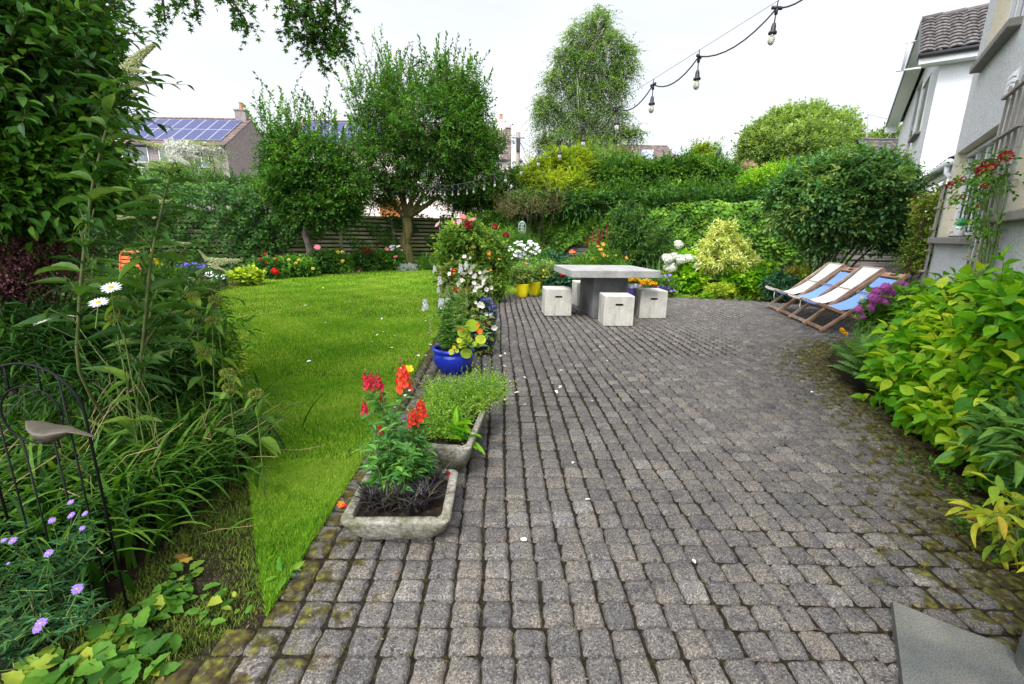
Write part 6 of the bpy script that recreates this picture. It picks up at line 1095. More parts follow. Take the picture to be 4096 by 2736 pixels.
t = bush('corner_climber', 'yellow green climber on the far corner of the grey house', 'climber', (6.05, 6.95, 0), [blob(2128, 480, 7.2, 20, 36, .2), blob(2118, 540, 7.2, 20, 40, .2), blob(2100, 590, 7.1, 24, 30, .2), blob(2140, 560, 7.0, 12, 40, .12)], leaf('climber_leaf', [(.06, .12, .02), (.14, .24, .03), (.3, .38, .05), (.38, .36, .1)]), 'oval', .05, .028, 520, 8, .22, .1, .4, 142, .2)
dots(t, FL['rose'], [(2095, 452, .8), (2120, 500, .6)], 7.1, .8, stem=False)
kr = lambda pts: [((3072 + x / 1.72) / PX, y / 1.72 / PX, s) for x, y, s in pts]
rose_pos = kr([(1640, 1075, 1.35), (1475, 1165, 1.3), (1530, 1155, 1.1), (1500, 1130, 1.1), (1455, 1190, 1), (1345, 1230, .8), (1305, 1250, .9), (1250, 1280, 1.1), (1258, 1265, .9), (1490, 1280, .9), (1340, 1355, .8), (1570, 1125, .6), (1450, 1420, .5), (1405, 1150, .4)])
def onwall(x, y, o=.15): return hit(x, y, HC - B_ * o, B_)
M = MB(); S = MB(); r = np.random.default_rng(14); rb = onwall(2275, 640, .12); rb[2] = 0; t = plant('climbing_rose', 'climbing rose with crimson flowers over the trellis and window', 'climbing rose', tuple(rb)); S_ = [[(2262, 560), (2255, 480), (2262, 420), (2290, 370), (2320, 350)], [(2270, 560), (2262, 500), (2240, 430), (2215, 410), (2180, 425)], [(2280, 560), (2300, 470), (2310, 400), (2300, 340)], [(2258, 520), (2225, 470), (2200, 450), (2190, 470)], [(2265, 450), (2245, 410), (2230, 390)], [(2290, 540), (2280, 420), (2255, 380)]]
for q in S_:
    C = np.array([rb] + [onwall(x, y, .1 + .05 * (i % 2)) for i, (x, y) in enumerate(q)]); u = np.linspace(0, len(C) - 1, 16); C = np.stack([np.interp(u, range(len(C)), C[:, k]) for k in range(3)], 1); S.tube(C, np.linspace(.009, .003, 16), 5); n = 26; i = r.integers(4, 15, n); sprays(M, r, C[i], nrm(r.normal(0, .6, (n, 3)) - B_ * .4), .16, 6, 'oval', .042, .026, None, 0, S, .1, .0016)
part(M, 'foliage', LM['mid'], t, True); part(S, 'stems', BK['stem'], t, True)
for i, (x, y, s) in enumerate(rose_pos): FL['rose'].at(t, onwall(x, y, .22), (-.5, -.5, .5), s * .95)
# ================================================================ pots' plants and the foreground
def stems_with(t, S, M, r, base, tips, T, ll, lw, mat_i=0, rad=.003, nl=24, lo=.05, hi=.85, curl=.03, spread=.9, droop=.25, up=.3):
    """leafy stems from base points to tips with leaves all along"""
    for b_, e_ in zip(base, tips):
        C = curve(b_, e_, 8, r=r, j=curl); S.tube(C, np.linspace(rad, rad * .6, 8), 5); u = r.uniform(lo, hi, nl) * 7; i = np.minimum(u.astype(int), 6); Q = C[i] + (C[i + 1] - C[i]) * (u - i)[:, None]; a = np.arange(nl) * 2.4
        A = nrm(np.stack([np.cos(a), np.sin(a), np.full(nl, up)], 1) + r.normal(0, .15, (nl, 3))); N = nrm(np.array([0, 0, 1.]) + r.normal(0, .3, (nl, 3))); s = (1.1 - .45 * u / 7) * r.uniform(.7, 1.15, nl); put(M, T, Q, A, N, ll * s, lw * s, np.clip(r.normal(.5, .22, nl), 0, 1))
# blue pot: white snapdragons and nasturtium
r = np.random.default_rng(51); b0 = np.array([-.565, 4.2, .22]); t = plant('white_snapdragon', 'tall white snapdragons growing in the bright blue pot', 'snapdragons', tuple(b0)); M = MB(); S = MB()
tips = [at(x, y, Y) for x, y, Y in ((1008, 622, 4.3), (1052, 600, 4.45), (985, 700, 4.1), (1030, 650, 4.35), (1018, 668, 4.2), (1068, 640, 4.5), (1040, 690, 4.2), (1003, 660, 4.3), (1062, 668, 4.35), (1024, 625, 4.45), (1078, 690, 4.3), (1045, 640, 4.4))]
base = [b0 + np.array([*r.normal(0, .07, 2), 0]) for _ in tips]; stems_with(t, S, M, r, base, tips, 'lance', .075, .022, nl=54, curl=.02); base = [b0 + np.array([*r.normal(0, .09, 2), 0]) for _ in range(16)]; stems_with(t, S, M, r, base, [q + np.array([*r.normal(0, .1, 2), r.uniform(.15, .5)]) for q in base], 'lance', .085, .028, nl=34)
part(M, 'foliage', leaf('snap_leaf', [(.05, .16, .03), (.10, .25, .04), (.17, .34, .06), (.3, .46, .1)], .45, .35), t, True); part(S, 'stems', BK['stem'], t, True)
for i, q in enumerate(tips[:10]): FL['budspike'].at(t, q - [0, 0, .27], (0, 0, 1), .8, i)
for x, y, s in k5([(235, 925, 1.2), (320, 580, .7), (370, 695, .9), (355, 770, .6), (395, 910, 1.1), (370, 895, .8), (500, 1115, .7), (612, 550, .8), (560, 580, .9), (430, 870, .6), (410, 1025, .4)]): FL['whspike'].at(t, at(x, y + 8, 4.2) , (0, -.2, 1), .78 * s)
t = plant('nasturtium', 'nasturtium with round yellow green leaves spilling over the blue pot', 'nasturtium', (-.45, 4.12, .22)); M = MB(); S = MB(); lv = k5([(665, 1112, 62), (580, 1172, 50), (742, 1240, 50), (595, 1275, 40), (610, 1368, 54), (610, 1215, 38), (550, 1250, 30), (690, 1280, 26), (475, 1355, 30), (525, 1345, 20), (770, 1255, 26), (640, 1240, 26), (560, 1300, 24)])
for x, y, s in lv:
    q = at(x, y, 4.0); R_ = s / 2.306 / PX * mpp(4.0) * 2; A = nrm(np.array([r.normal(0, .4), -.35, -.6])); put(M, 'round', [q - A * R_ * .5], [A], [nrm(np.array([r.normal(0, .25), -.75, .65]))], [R_], [R_ * 1.05], [r.uniform(.3, 1)]); S.tube(curve([-.45, 4.12, .24], q, 6, r=r, j=.01, up=.04), .002, 4)
part(M, 'leaves', LM['yellow'], t, True); part(S, 'stems', BK['stem'], t)
for x, y, s in k5([(555, 1140, 1), (735, 1165, 1.1), (718, 1105, .7)]): FL['orange'].at(t, at(x, y, 3.95), (.2, -.9, .3), .75 * s)
FL['gold'].at(t, at(*k5([(500, 1312)])[0][:2], 3.98), (0, -1, .2), .7)
# begonias in the navy pots
for i, (bp, bl, lab, n) in enumerate((((-.36, 4.98, .25), [blob(1085, 745, 4.95, 38, 36, .16), blob(1100, 775, 4.95, 26, 30, .14), blob(1075, 700, 5.0, 30, 30, .15)], 'white begonia with bronze green leaves in the nearer navy pot', 260), ((-.42, 6.1, .4), [blob(1075, 650, 6.1, 42, 34, .24), blob(1062, 690, 6.05, 44, 34, .22), blob(1095, 670, 6.1, 28, 34, .2), blob(1040, 630, 6.1, 34, 26, .2)], 'white and red begonias above the second navy pot', 460))):
    t = bush('begonia', lab, 'begonia', bp, bl, 'begonia', 'heart', .065, .04, n, 7, .14, .25, .2, 151 + i, .3, 'redstem', srad=.005, rad=.002); Y = bp[1] - .32
    pts = ([(740, 925, 1.1), (825, 1010, 1), (870, 1130, 1.1), (765, 935, .8), (690, 900, .6), (800, 1005, .7)], [(770, 605, 1), (575, 700, 1), (680, 655, 1), (710, 740, 1.3), (745, 770, 1), (800, 780, 1), (830, 760, 1), (590, 817, 1), (720, 805, 1), (670, 850, 1.2), (680, 720, .9), (780, 720, 1.1), (795, 660, .8), (740, 630, .7), (570, 905, .9), (660, 565, 1), (610, 550, .8), (765, 690, .9), (690, 640, .6), (545, 900, .8), (560, 880, .6), (640, 610, .7)])[i]
    dots(t, FL['begw'], k5(pts), Y, .95, d=(.1, -.8, .1), jit=.5, stem=False, seed=i)
    if i: dots(t, FL['begw'], rpts(1062, 640, 50, 58, 26, 77, .5, 1.0), 5.8, .9, d=(0, -.9, .1), jit=.6, stem=False)
    if i: dots(t, FL['red'], k5([(520, 785, 1), (535, 775, .8), (625, 770, .8), (670, 812, .7), (490, 605, .8), (525, 595, .6), (395, 670, .5)]), Y, .5, stem=False); dots(t, FL['orange'], k5([(495, 630, .8), (500, 605, .7)]), Y, .6, stem=False)
t = bush('lobelia', 'violet blue lobelia trailing from the nearer navy pot', 'lobelia', (-.2, 5.05, .2), [blob(1112, 708, 5.05, 24, 22, .12)], 'mid', 'q', .025, .01, 160, 9, .1, .2, .4, 155, .3, srad=.003); dots(t, FL['blue'], [(x, y, s) for x, y, s in rpts(1114, 703, 24, 22, 60, 9)], 4.92, .62, stem=False, jit=.6)
# front trough: red snapdragons, black grass
tb = np.array([-.56, 1.93, .11]); t = plant('red_snapdragon', 'coral red and orange snapdragons in the front stone trough', 'snapdragons', tuple(tb)); M = MB(); S = MB()
hd = k2([(470, 430, 1), (550, 430, .95), (728, 420, 1.25), (855, 630, 1.1), (790, 680, .95), (452, 600, .7), (580, 510, .7), (562, 740, .55), (617, 870, .3), (500, 400, .7)]); kinds = [0, 0, 1, 1, 1, 0, 0, 0, 0, 0]; tips = []
for i, (x, y, s) in enumerate(hd): tips.append(at(x, y, 1.95 + .1 * math.sin(i * 2.3)))
base = [tb + np.array([r.uniform(-.09, .12), r.uniform(-.06, .1), 0]) for _ in tips]; stems_with(t, S, M, r, base, tips, 'lance', .078, .023, nl=48, curl=.012, hi=.97)
base = [tb + np.array([r.uniform(-.1, .15), r.uniform(-.07, .1), 0]) for _ in range(26)]; stems_with(t, S, M, r, base, [q + np.array([*r.normal(0, .045, 2), r.uniform(.08, .36)]) for q in base], 'lance', .08, .026, nl=22, hi=1, curl=.01)
part(M, 'foliage', LM['dark'] if False else leaf('snap_leaf_dark', [(.03, .12, .03), (.06, .19, .04), (.11, .28, .05), (.2, .38, .06)], .4, .35), t, True); part(S, 'stems', BK['stem'], t, True)
for (x, y, s), kd, q in zip(hd, kinds, tips): FL['coralor' if kd else 'coralred'].at(t, q - [0, 0, .005], (r.normal(0, .08), -.1, 1), .72 * s, r.uniform(0, 6))
for i, (x, y, Y, n) in enumerate(((700, 1270, 1.78, 110), (880, 1250, 1.82, 110), (500, 1265, 1.76, 90), (760, 1150, 1.93, 80), (930, 1120, 1.95, 60), (600, 1290, 1.7, 80), (790, 1310, 1.7, 60))):
    px, py = k2([(x, y)])[0]; q = g(px, py, .1); t = plant('black_grass', ('tuft of black strap leaved grass, %s of the front trough' % ('centre', 'right of centre', 'left', 'back centre', 'back right', 'front left of centre', 'front right of centre')[i]), 'grass tuft', tuple(q)); M = MB(); blades(M, r, q + np.c_[r.normal(0, .012, (n, 2)), np.zeros(n)], r.uniform(0, 6.28, n), r.uniform(.08, .17, n), .0065, r.uniform(.1, .8, n), r.uniform(1.2, 2.3, n), 6); part(M, 'blades', LM['blackgrass'], t, True)
    if i < 2:
        F2 = fl_spike(r, .05, .009, 6, 0); o_ = F2.build('flower_spike', [petal('mauve_petal', (.5, .38, .62), (.35, .25, .5))], parent=t, smooth=True); px, py = k2([(945, 1010), (840, 1180)][i:i + 1])[0]; e = g(px, py, .15); o_.location = tuple(e - q)
t = plant('seedling', 'tiny red flowered seedling in the back right corner of the front trough', 'seedling', tuple(g(*k2([(960, 1080)])[0], .1))); M = MB(); n = 40; q = np.array(t.location); put(M, 'oval', q + r.normal(0, .025, (n, 3)) * [1, 1, .4] + [0, 0, .015], rdir(r, n) + [0, 0, .4], [[0, 0, 1.]], .018, .01, r.random(n)); part(M, 'foliage', LM['mid'], t, True)
for x, y in ((1030, 1038), (888, 1062)): FL['red'].at(t, g(*k2([(x, y)])[0], .135), (0, -.3, 1), .24)
# second trough: chickweed, lettuce leaves, a yellow flower
t = bush('chickweed', 'airy pale green chickweed filling the deeper trough', 'seedlings', (-.37, 2.68, .17), [(np.array([-.40, 2.45, .25]), np.array([.17, .22, .07])), (np.array([-.34, 2.75, .26]), np.array([.2, .26, .09])), (np.array([-.2, 2.9, .27]), np.array([.2, .18, .09])), (np.array([-.46, 2.75, .25]), np.array([.12, .25, .08]))],
     leaf('chickweed_leaf', [(.12, .26, .03), (.22, .42, .04), (.34, .54, .06), (.45, .56, .16)], .5, .5), 'q', .016, .010, 720, 12, .12, -.05, .8, 161, .5, leaf and 'stem', rad=.0011, srad=.0015, stems=40, lo=.6)
t = bush('lettuce', 'broad lime green seedling leaves at the front of the deeper trough', 'seedlings', (-.33, 2.4, .17), [(np.array([-.33, 2.42, .21]), np.array([.06, .05, .05])), (np.array([-.26, 2.32, .19]), np.array([.05, .04, .04]))], 'lime', 'oval6', .11, .034, 12, 4, .05, 0, 1.4, 162, .2, 'stem', srad=.002)
q = at(938, 846, 2.6); t = plant('yellow_flower', 'single yellow daisy like flower rising left of the seedlings', 'flower', (-.52, 2.6, .17)); FL['gold'].at(t, q, (.3, -.5, .6), 1.0); S = MB(); S.tube(curve((-.52, 2.6, .17), q, 6), .002, 5); part(S, 'stem', BK['stem'], t)
# ---------------- right foreground
t = bush('lime_shrub', 'huge lime green hydrangea bush filling the right foreground', 'shrub', (3.05, 3.0, 0), [(np.array(c_), np.array(q_)) for c_, q_ in (((3.2, 3.1, .5), (.36, .5, .4)), ((3.6, 3.5, .68), (.36, .45, .36)), ((2.95, 2.6, .5), (.33, .42, .38)), ((2.8, 2.3, .86), (.28, .4, .24)), ((3.3, 2.95, .86), (.32, .45, .24)), ((2.9, 2.85, .27), (.25, .35, .22)), ((3.1, 3.25, .3), (.25, .35, .24)), ((2.68, 2.35, .3), (.18, .3, .22)), ((2.72, 2.05, .72), (.2, .3, .28)))],
     'lime', 'oval6', .10, .062, 860, 7, .22, .15, .4, 171, .3, 'redstem', lo=.72, stems=14, spread=.95, rad=.0028, tj=.35)
t = bush('peony', 'dark green lance shaped peony leaves low at the right edge', 'perennial', (2.35, 1.75, 0), [(np.array(c_), np.array(q_)) for c_, q_ in (((2.5, 2.0, .42), (.14, .2, .14)), ((2.5, 1.8, .3), (.16, .2, .16)))], leaf('peony_leaf', [(.03, .10, .025), (.06, .18, .04), (.11, .27, .06), (.2, .36, .06)], .35, .4), 'lance', .13, .034, 75, 7, .2, .2, .5, 172, .3, 'redstem')
t = bush('fading_peony', 'yellowing stems with curled brown and yellow leaves at the right edge', 'perennial', (2.1, 1.55, 0), [(np.array((2.06, 1.58, .22)), np.array((.12, .16, .16))), (np.array((2.13, 1.42, .12)), np.array((.1, .12, .1)))], leaf('fading_leaf', [(.10, .24, .03), (.3, .4, .03), (.6, .52, .05), (.4, .18, .06)], .5, .4), 'oval6', .10, .03, 26, 5, .16, .3, .4, 173, .4, 'stem')
clumpw = bush('small_weeds', 'tiny weeds at the mossy foot of the lime bush', 'weeds', (2.5, 2.1, 0), [(np.array((2.42, 2.3, .02)), np.array((.12, .25, .05))), (np.array((2.15, 1.75, .02)), np.array((.12, .18, .05)))], 'mid', 'oval', .025, .014, 60, 5, .05, seed=174, stems=0)
def fern(name, label, base, n, L, seed, az=(0, 6.28), mat='fern'):
    r = np.random.default_rng(seed); t = plant(name, label, 'fern', base); M = MB(); S = MB(); K = 22
    for i in range(n):
        a = r.uniform(*az); l = L * r.uniform(.65, 1.15); s = np.linspace(0, 1, K); th = r.uniform(.35, .8) + r.uniform(.7, 1.2) * s ** 1.1; h = np.array([math.cos(a), math.sin(a), 0]); d = h[None] * np.sin(th)[:, None] + np.array([0, 0, 1.]) * np.cos(th)[:, None]
        C = np.array(base) + r.normal(0, .05, 3) * [1, 1, 0] + np.concatenate([[[0, 0, 0]], np.cumsum(d[:-1] * l / K, 0)]); S.tube(C, np.linspace(.003, .001, K), 4); side = np.array([-h[1], h[0], 0]); up = np.cross(side, d); w = np.sin(np.pi * (s * .88 + .12)) ** .8 * l * .22; tn = r.random()
        for sg in (-1, 1):
            A = nrm(side * sg + d * .35 + r.normal(0, .06, (K, 3))); put(M, 'thin', C[2:], A[2:], -up[2:], w[2:], np.full(K - 2, l / K * 1.05), np.clip(tn + r.normal(0, .12, K - 2), 0, 1))
            for f in (.35, .65):
                Q = C[2:] + A[2:] * (w[2:] * f)[:, None]; put(M, 'thin', Q, nrm(A[2:] * .5 + d[2:]), -up[2:], w[2:] * .28, w[2:] * .11, np.clip(tn + .1, 0, 1))
    part(M, 'fronds', LM[mat], t, True); part(S, 'midribs', BK['stem'], t); return t
fern('fern', 'arching green fern at the patio edge below the pink hydrangea', (3.55, 4.25, .0), 46, .6, 181); fern('fern', 'lower fern fronds tucked against the lime bush', (3.3, 3.8, 0), 26, .5, 182)
clumpblades('grass_clump', 'fine pale grass leaves above the fern', 'grass clump', 2000, 760, 4.7, 120, .5, .008, 'fern', 183, .1, 1.5)
t = plant('orange_flowers', 'small orange flowers poking out beside the fern', 'flower', (3.5, 4.75, 0)); S = MB()
for x, y, s in k3([(1325, 1150, 1), (1340, 1175, 1.1), (1385, 1210, 1)]): q = at(x, y, 4.55); FL['marigold'].at(t, q, (-.3, -.6, .5), .62 * s); S.tube(curve((3.5, 4.75, 0), q, 6), .002, 4)
part(S, 'stems', BK['stem'], t)
t = bush('pink_hydrangea', 'hydrangea with magenta pink round heads beside the blue deckchair', 'hydrangea', (4.75, 5.35, 0), [blob(2055, 705, 5.3, 34, 32, .25), blob(2018, 728, 5.2, 20, 18, .15), blob(2085, 690, 5.4, 30, 28, .22), blob(2085, 720, 5.0, 45, 45, .3)], 'mid', 'heart', .10, .07, 360, 7, .2, .1, .4, 184, .3)
dots(t, FL['mopp'], k3([(1960, 550, 1.0), (1830, 592, .85), (2020, 620, .95), (1805, 692, 1.15), (1970, 750, 1.1), (1760, 835, .75), (1575, 858, .8), (2190, 482, .6), (2270, 512, .5), (1635, 965, .5), (2040, 700, .6)]), 5.05, .62, d=(-.3, -.7, .6)); dots(t, FL['mopw'], k3([(1620, 703, .5)]), 5.0, .45)
# ---------------- left foreground
for i, (x, y, lab, n, sx, sy) in enumerate(((-2.05, 2.45, 'big clump of arching bright strap leaves beside the lawn', 360, .24, .28), (-1.95, 1.95, 'arching strap leaves behind the black arch, nearest the soil patch', 320, .22, .2), (-2.5, 2.2, 'arching strap leaves at the left edge behind the metal bird', 280, .22, .22), (-1.75, 1.6, 'lowest tuft of arching strap leaves over the bare soil', 230, .16, .16), (-1.62, 2.15, 'outer strap leaves arching towards the mown lawn edge', 220, .12, .2), (-2.0, 1.45, 'strap leaves between the asters and the soil patch', 200, .16, .12), (-2.5, 2.9, 'shaded strap leaves under the tall buddleia stems', 260, .25, .25), (-2.3, 1.5, 'strap leaves hanging over the mauve asters', 220, .2, .15))):
    r = np.random.default_rng(200 + i); t = plant('strap_leaf_clump', lab, 'perennial', (x, y, -.03)); M = MB(); n = int(n * 1.6); base = np.array([x, y, -.03]) + np.c_[r.normal(0, sx, n), r.normal(0, sy, n), np.zeros(n)]; az = r.uniform(0, 6.28, n); k = r.random(n) < .55; az[k] = r.normal(-.5, .8, k.sum()); base[:, 0] -= .12
    blades(M, r, base, az, r.uniform(.32, .6, n), r.uniform(.014, .027, n), r.uniform(.05, .5, n), r.uniform(1.4, 2.7, n), 9); part(M, 'leaves', LM['strap'], t, True); S = MB()
    for _ in range(9): q = base[r.integers(n)]; d = nrm(r.normal(0, .5, 3) + [.5, 0, .7]); S.tube(curve(q, q + d * r.uniform(.5, .75), 6, r=r, j=.02, up=.05), .0016, 4)
    part(S, 'dry_stalks', plain('straw', (.32, .24, .12), .8, .1), t)
# buddleia
r = np.random.default_rng(77); tb = np.array([-2.15, 2.35, 0]); t = plant('buddleia', 'tall buddleia with grey green stems and cream white flower panicles', 'shrub', tuple(tb)); M = MB(); S = MB()
lines = [([(172, 860), (185, 640), (210, 430), (240, 310), (268, 215), (290, 165)], 2.0, 17, .24), ([(320, 860), (345, 600), (372, 470), (398, 372)], 2.0, 12, .23), ([(290, 870), (350, 760), (420, 680), (468, 615)], 2.1, 10, .2), ([(345, 700), (385, 610), (425, 570)], 2.6, 5, .14), ([(190, 850), (178, 740), (190, 600), (215, 480)], 2.5, 9, .26), ([(330, 830), (420, 790), (455, 745), (500, 740)], 2.5, 6, .13), ([(260, 860), (300, 740), (330, 640), (352, 560)], 2.7, 10, .22)]
for pts, Y, n, ll in lines:
    C = np.array([tb] + [at(x, y, Y) for x, y in pts]); u = np.linspace(0, len(C) - 1, 24); C = np.stack([np.interp(u, range(len(C)), C[:, k]) for k in range(3)], 1); C[1:-1] = (C[:-2] + C[1:-1] * 2 + C[2:]) / 4; S.tube(C, np.linspace(.0085 if ll > .17 else .0065, .003, 24), 7)
    for j in range(n):
        i = int(6 + (23 - 7) * (j + .5) / n); a = r.uniform(0, 3.14) if j % 2 else r.uniform(0, 3.14) + 1.57; sc_ = 1 - .45 * j / n
        for sg in (0, math.pi):
            A = nrm(np.array([math.cos(a + sg), .6 * math.sin(a + sg), .25 + r.normal(0, .15)])); put(M, 'oval6', [C[i]], [A], [nrm(np.array([r.normal(0, .3), -.2, 1]))], [ll * sc_ * r.uniform(.8, 1.1)], [ll * sc_ * .26], [r.random()])
            if r.random() < .5: m = 5; Q = C[i] + A * .01; e = Q + nrm(A + [0, 0, .7]) * .1 * sc_; S.tube(curve(Q, e, 4), .0022, 4); put(M, 'lance', np.linspace(Q, e, m), nrm(rdir(r, m) + A * .6), [[0, 0, 1.]], .07 * sc_, .014, r.random(m))
part(M, 'leaves', leaf('buddleia_leaf', [(.015, .05, .012), (.035, .10, .018), (.07, .16, .03), (.13, .22, .06)], .45, .4), t, True); part(S, 'stems', plain('buddleia_stem', (.09, .11, .035), .7, .2, var=.25), t, True)
FP = Flower(fl_panicle(r, .2, .032, 1100, .0095, .25), [petal('cream_green_petal', (.70, .70, .42), (.42, .48, .22))], 'flower_panicle'); FPW = Flower(fl_panicle(r, .2, .045, 1800, .012, .3), [petal('panicle_white', (.88, .88, .84), (.7, .72, .55))], 'flower_panicle')
for x, y, Y, d, s, F in ((288, 165, 2.0, (.7, 0, .75), .8, FP), (296, 160, 2.0, (.5, -.3, -.1), .45, FP), (300, 192, 2.0, (.8, -.2, .05), .45, FP), (300, 220, 2.0, (.8, 0, .4), .2, FP), (308, 272, 2.0, (.8, 0, .4), .2, FP), (388, 345, 2.0, (.9, -.1, .05), 1.0, FPW), (400, 352, 2.0, (.5, -.5, -.4), .5, FPW), (378, 340, 2.0, (-.4, 0, .1), .5, FP), (425, 330, 2.0, (1, 0, -.02), .6, FP), (418, 345, 2.0, (.7, -.3, -.35), .4, FPW), (478, 600, 2.1, (1, 0, .05), .7, FP), (475, 598, 2.1, (-.3, 0, .6), .3, FP), (486, 608, 2.1, (.7, -.3, -.25), .35, FP), (398, 558, 2.6, (1, 0, .02), .45, FP), (366, 462, 2.4, (.9, 0, .1), .3, FP), (270, 498, 2.4, (.9, 0, 0), .4, FP), (350, 500, 2.5, (.8, 0, .3), .2, FP)): F.at(t, at(x, y, Y), d, s * .95)
# big white daisies
t = plant('oxeye_daisy', 'three large white daisies on thin stalks in the left bed', 'daisies', (-1.75, 2.1, 0)); S = MB()
for x, y, Y, d, s in ((255, 660, 1.85, (.15, -.45, .8), 1.0), (226, 694, 1.8, (.1, -.4, .85), .95), (97, 740, 1.75, (-.35, -.15, .9), .98), (165, 725, 2.2, (.2, .3, .9), .6)): q = at(x, y, Y); FL['daisy'].at(t, q, d, 1.0 * s); S.tube(curve((-1.75, 2.1, 0), q, 8, r=r, j=.02, up=.1), .0022, 5)
part(S, 'stems', BK['stem'], t)
# phlomis whorls
t = plant('jerusalem_sage', 'jerusalem sage with stacked olive green seed whorls along the bed edge', 'perennial', (-1.9, 2.75, 0)); M = MB(); S = MB(); mbh = MB(); d = fib(150, -.9); put(mbh, 'q', d * [.017, .017, .011], d, rdir(r, 150), .007, .005, np.clip(r.random(150), 0, 1)); FW = Flower(mbh, [petal('whorl_green', (.30, .32, .06), (.10, .13, .02))], 'seed_whorl')
ph = [([(270, 690)], 2.0), ([(262, 728)], 2.0), ([(493, 686)], 2.5), ([(487, 735), (466, 805)], 2.4), ([(443, 676), (440, 720)], 2.5), ([(522, 855), (526, 888)], 2.1), ([(587, 903)], 1.95)]
for pts, Y in ph:
    P = [at(x, y, Y) for x, y in pts]; b_ = np.array([P[-1][0] - .05, Y + .05, 0]); S.tube(curve(b_, P[0] + [0, 0, .015], 8), .0032, 5)
    for q in P:
        FW.at(t, q, (0, 0, 1), 1.5); a = r.uniform(0, 3)
        for sg in (0, math.pi): A = nrm(np.array([math.cos(a + sg), math.sin(a + sg), -.75])); put(M, 'heart', [q - [0, 0, .012]], [A], [nrm(A * .5 + [0, 0, 1.])], [.085], [.04], [r.uniform(.4, 1)])
    for z in r.uniform(.1, .8, 3): q = b_ + (P[0] - b_) * z; put(M, 'heart', [q] * 2, nrm(r.normal(0, .8, (2, 3)) + [0, 0, -.1]), [[0, 0, 1.]], .12, .06, r.random(2))
part(M, 'leaves', leaf('sage_green', [(.05, .12, .02), (.11, .22, .03), (.24, .34, .05)], .6, .4), t, True); part(S, 'stems', BK['stem'], t)
# mauve asters, bottom left
t = plant('aster', 'mauve flowered aster bush in the bottom left corner', 'asters', (-1.5, 1.25, 0)); M = MB(); S = MB(); fl = [(163, 1150, .8), (165, 1180, 1), (120, 1192, .9), (196, 1176, .8), (189, 1210, .7), (10, 1237, .7), (31, 1238, 1), (113, 1267, 1.1), (178, 1349, 1.2), (95, 1428, 1.2), (86, 1442, .8), (20, 1290, .4)]
tips = [at(x, y + 4, 1.2 - max(0, y - 1200) * .0013 + .03 * math.sin(i * 3)) for i, (x, y, s) in enumerate(fl)]; b_ = [np.array([-1.55, 1.3, 0]) + r.normal(0, .08, 3) * [1, 1, 0] for _ in tips]; stems_with(t, S, M, r, b_, tips, 'lance', .045, .009, nl=34, curl=.02, rad=.002, lo=.2, hi=1.0)
ex = [at(r.uniform(-80, 230), r.uniform(1190, 1560), r.uniform(1.1, 1.4)) for _ in range(60)]; stems_with(t, S, M, r, [np.array([-1.6, 1.25, 0]) + r.normal(0, .12, 3) * [1, 1, 0] for _ in ex], ex, 'lance', .05, .011, nl=26, curl=.03, rad=.002, lo=.3, hi=1.0)
part(M, 'foliage', leaf('aster_leaf', [(.01, .045, .022), (.02, .08, .03), (.045, .14, .04), (.1, .22, .05)], .5, .35), t, True); part(S, 'stems', BK['stem'], t)
for (x, y, s), q in zip(fl, tips): FL['lav'].at(t, q + [0, 0, .004], (r.normal(.1, .2), -.5, .8), s * .62)
# primula and dandelion leaves on the soil
M_prim = leaf('primula_leaf', [(.03, .10, .015), (.06, .17, .02), (.12, .26, .03), (.32, .38, .045)], .5, .4)
def rosette(name, label, p, n, L, w, seed, tilt=.35, spread=0.0, mat=None):
    r = np.random.default_rng(seed); t = plant(name, label, 'leafy plant', tuple(p)); M = MB(); a = np.arange(n) * 2.4 + r.normal(0, .3, n); ti = r.uniform(.1, tilt * 2, n); A = np.stack([np.cos(a) * np.cos(ti), np.sin(a) * np.cos(ti), np.sin(ti)], 1); Q = np.array(p) + r.normal(0, spread + .004, (n, 3)) * [1, 1, 0] + A * .02 + [0, 0, .01]; s = r.uniform(.6, 1.15, n)
    put(M, 'crinkle', Q, A, nrm(np.array([0, 0, 1.]) + r.normal(0, .3, (n, 3))), L * s, w * s, np.clip(r.normal(.45, .28, n), 0, 1)); part(M, 'leaves', mat or M_prim, t, True); return t
for i, (x, y, L, n, lab) in enumerate(((385, 1400, .10, 13, 'crinkled primula leaves on the soil, middle of the patch'), (300, 1440, .10, 12, 'crinkled primula leaves left of the middle rosette'), (215, 1500, .12, 12, 'large primula leaves at the bottom edge, left'), (330, 1500, .10, 12, 'yellowing primula leaves above the first paving stones'), (395, 1345, .07, 9, 'small leaves beside a withered brown leaf'), (515, 1385, .055, 9, 'small round leaved weed beside the setts'), (130, 1545, .12, 10, 'broad green leaves in the bottom left corner'))): rosette('leaf_rosette', lab, g(x, y, 0) - [0, 0, .02], n + 8, L * .75, L * .42, 210 + i, .35, .045)
rosette('dandelion', 'dandelion leaves in the lawn edge by the setts', g(655, 1325), 7, .07, .025, 220, .3, 0, LM['mid'])
p = g(425, 1285, 0); t = plant('withered_leaf', 'withered yellow brown leaf lying on the soil', 'leaf', tuple(p)); M = MB(); put(M, 'ivy', [p + [0, 0, .012]] * 2, [[-1, .2, .2], [.6, -.6, .1]], [[0, .3, 1.]] * 2, .05, .05, [.2, .9]); part(M, 'blade', leaf('withered', [(.2, .09, .03), (.5, .34, .05)], .8, .3), t)
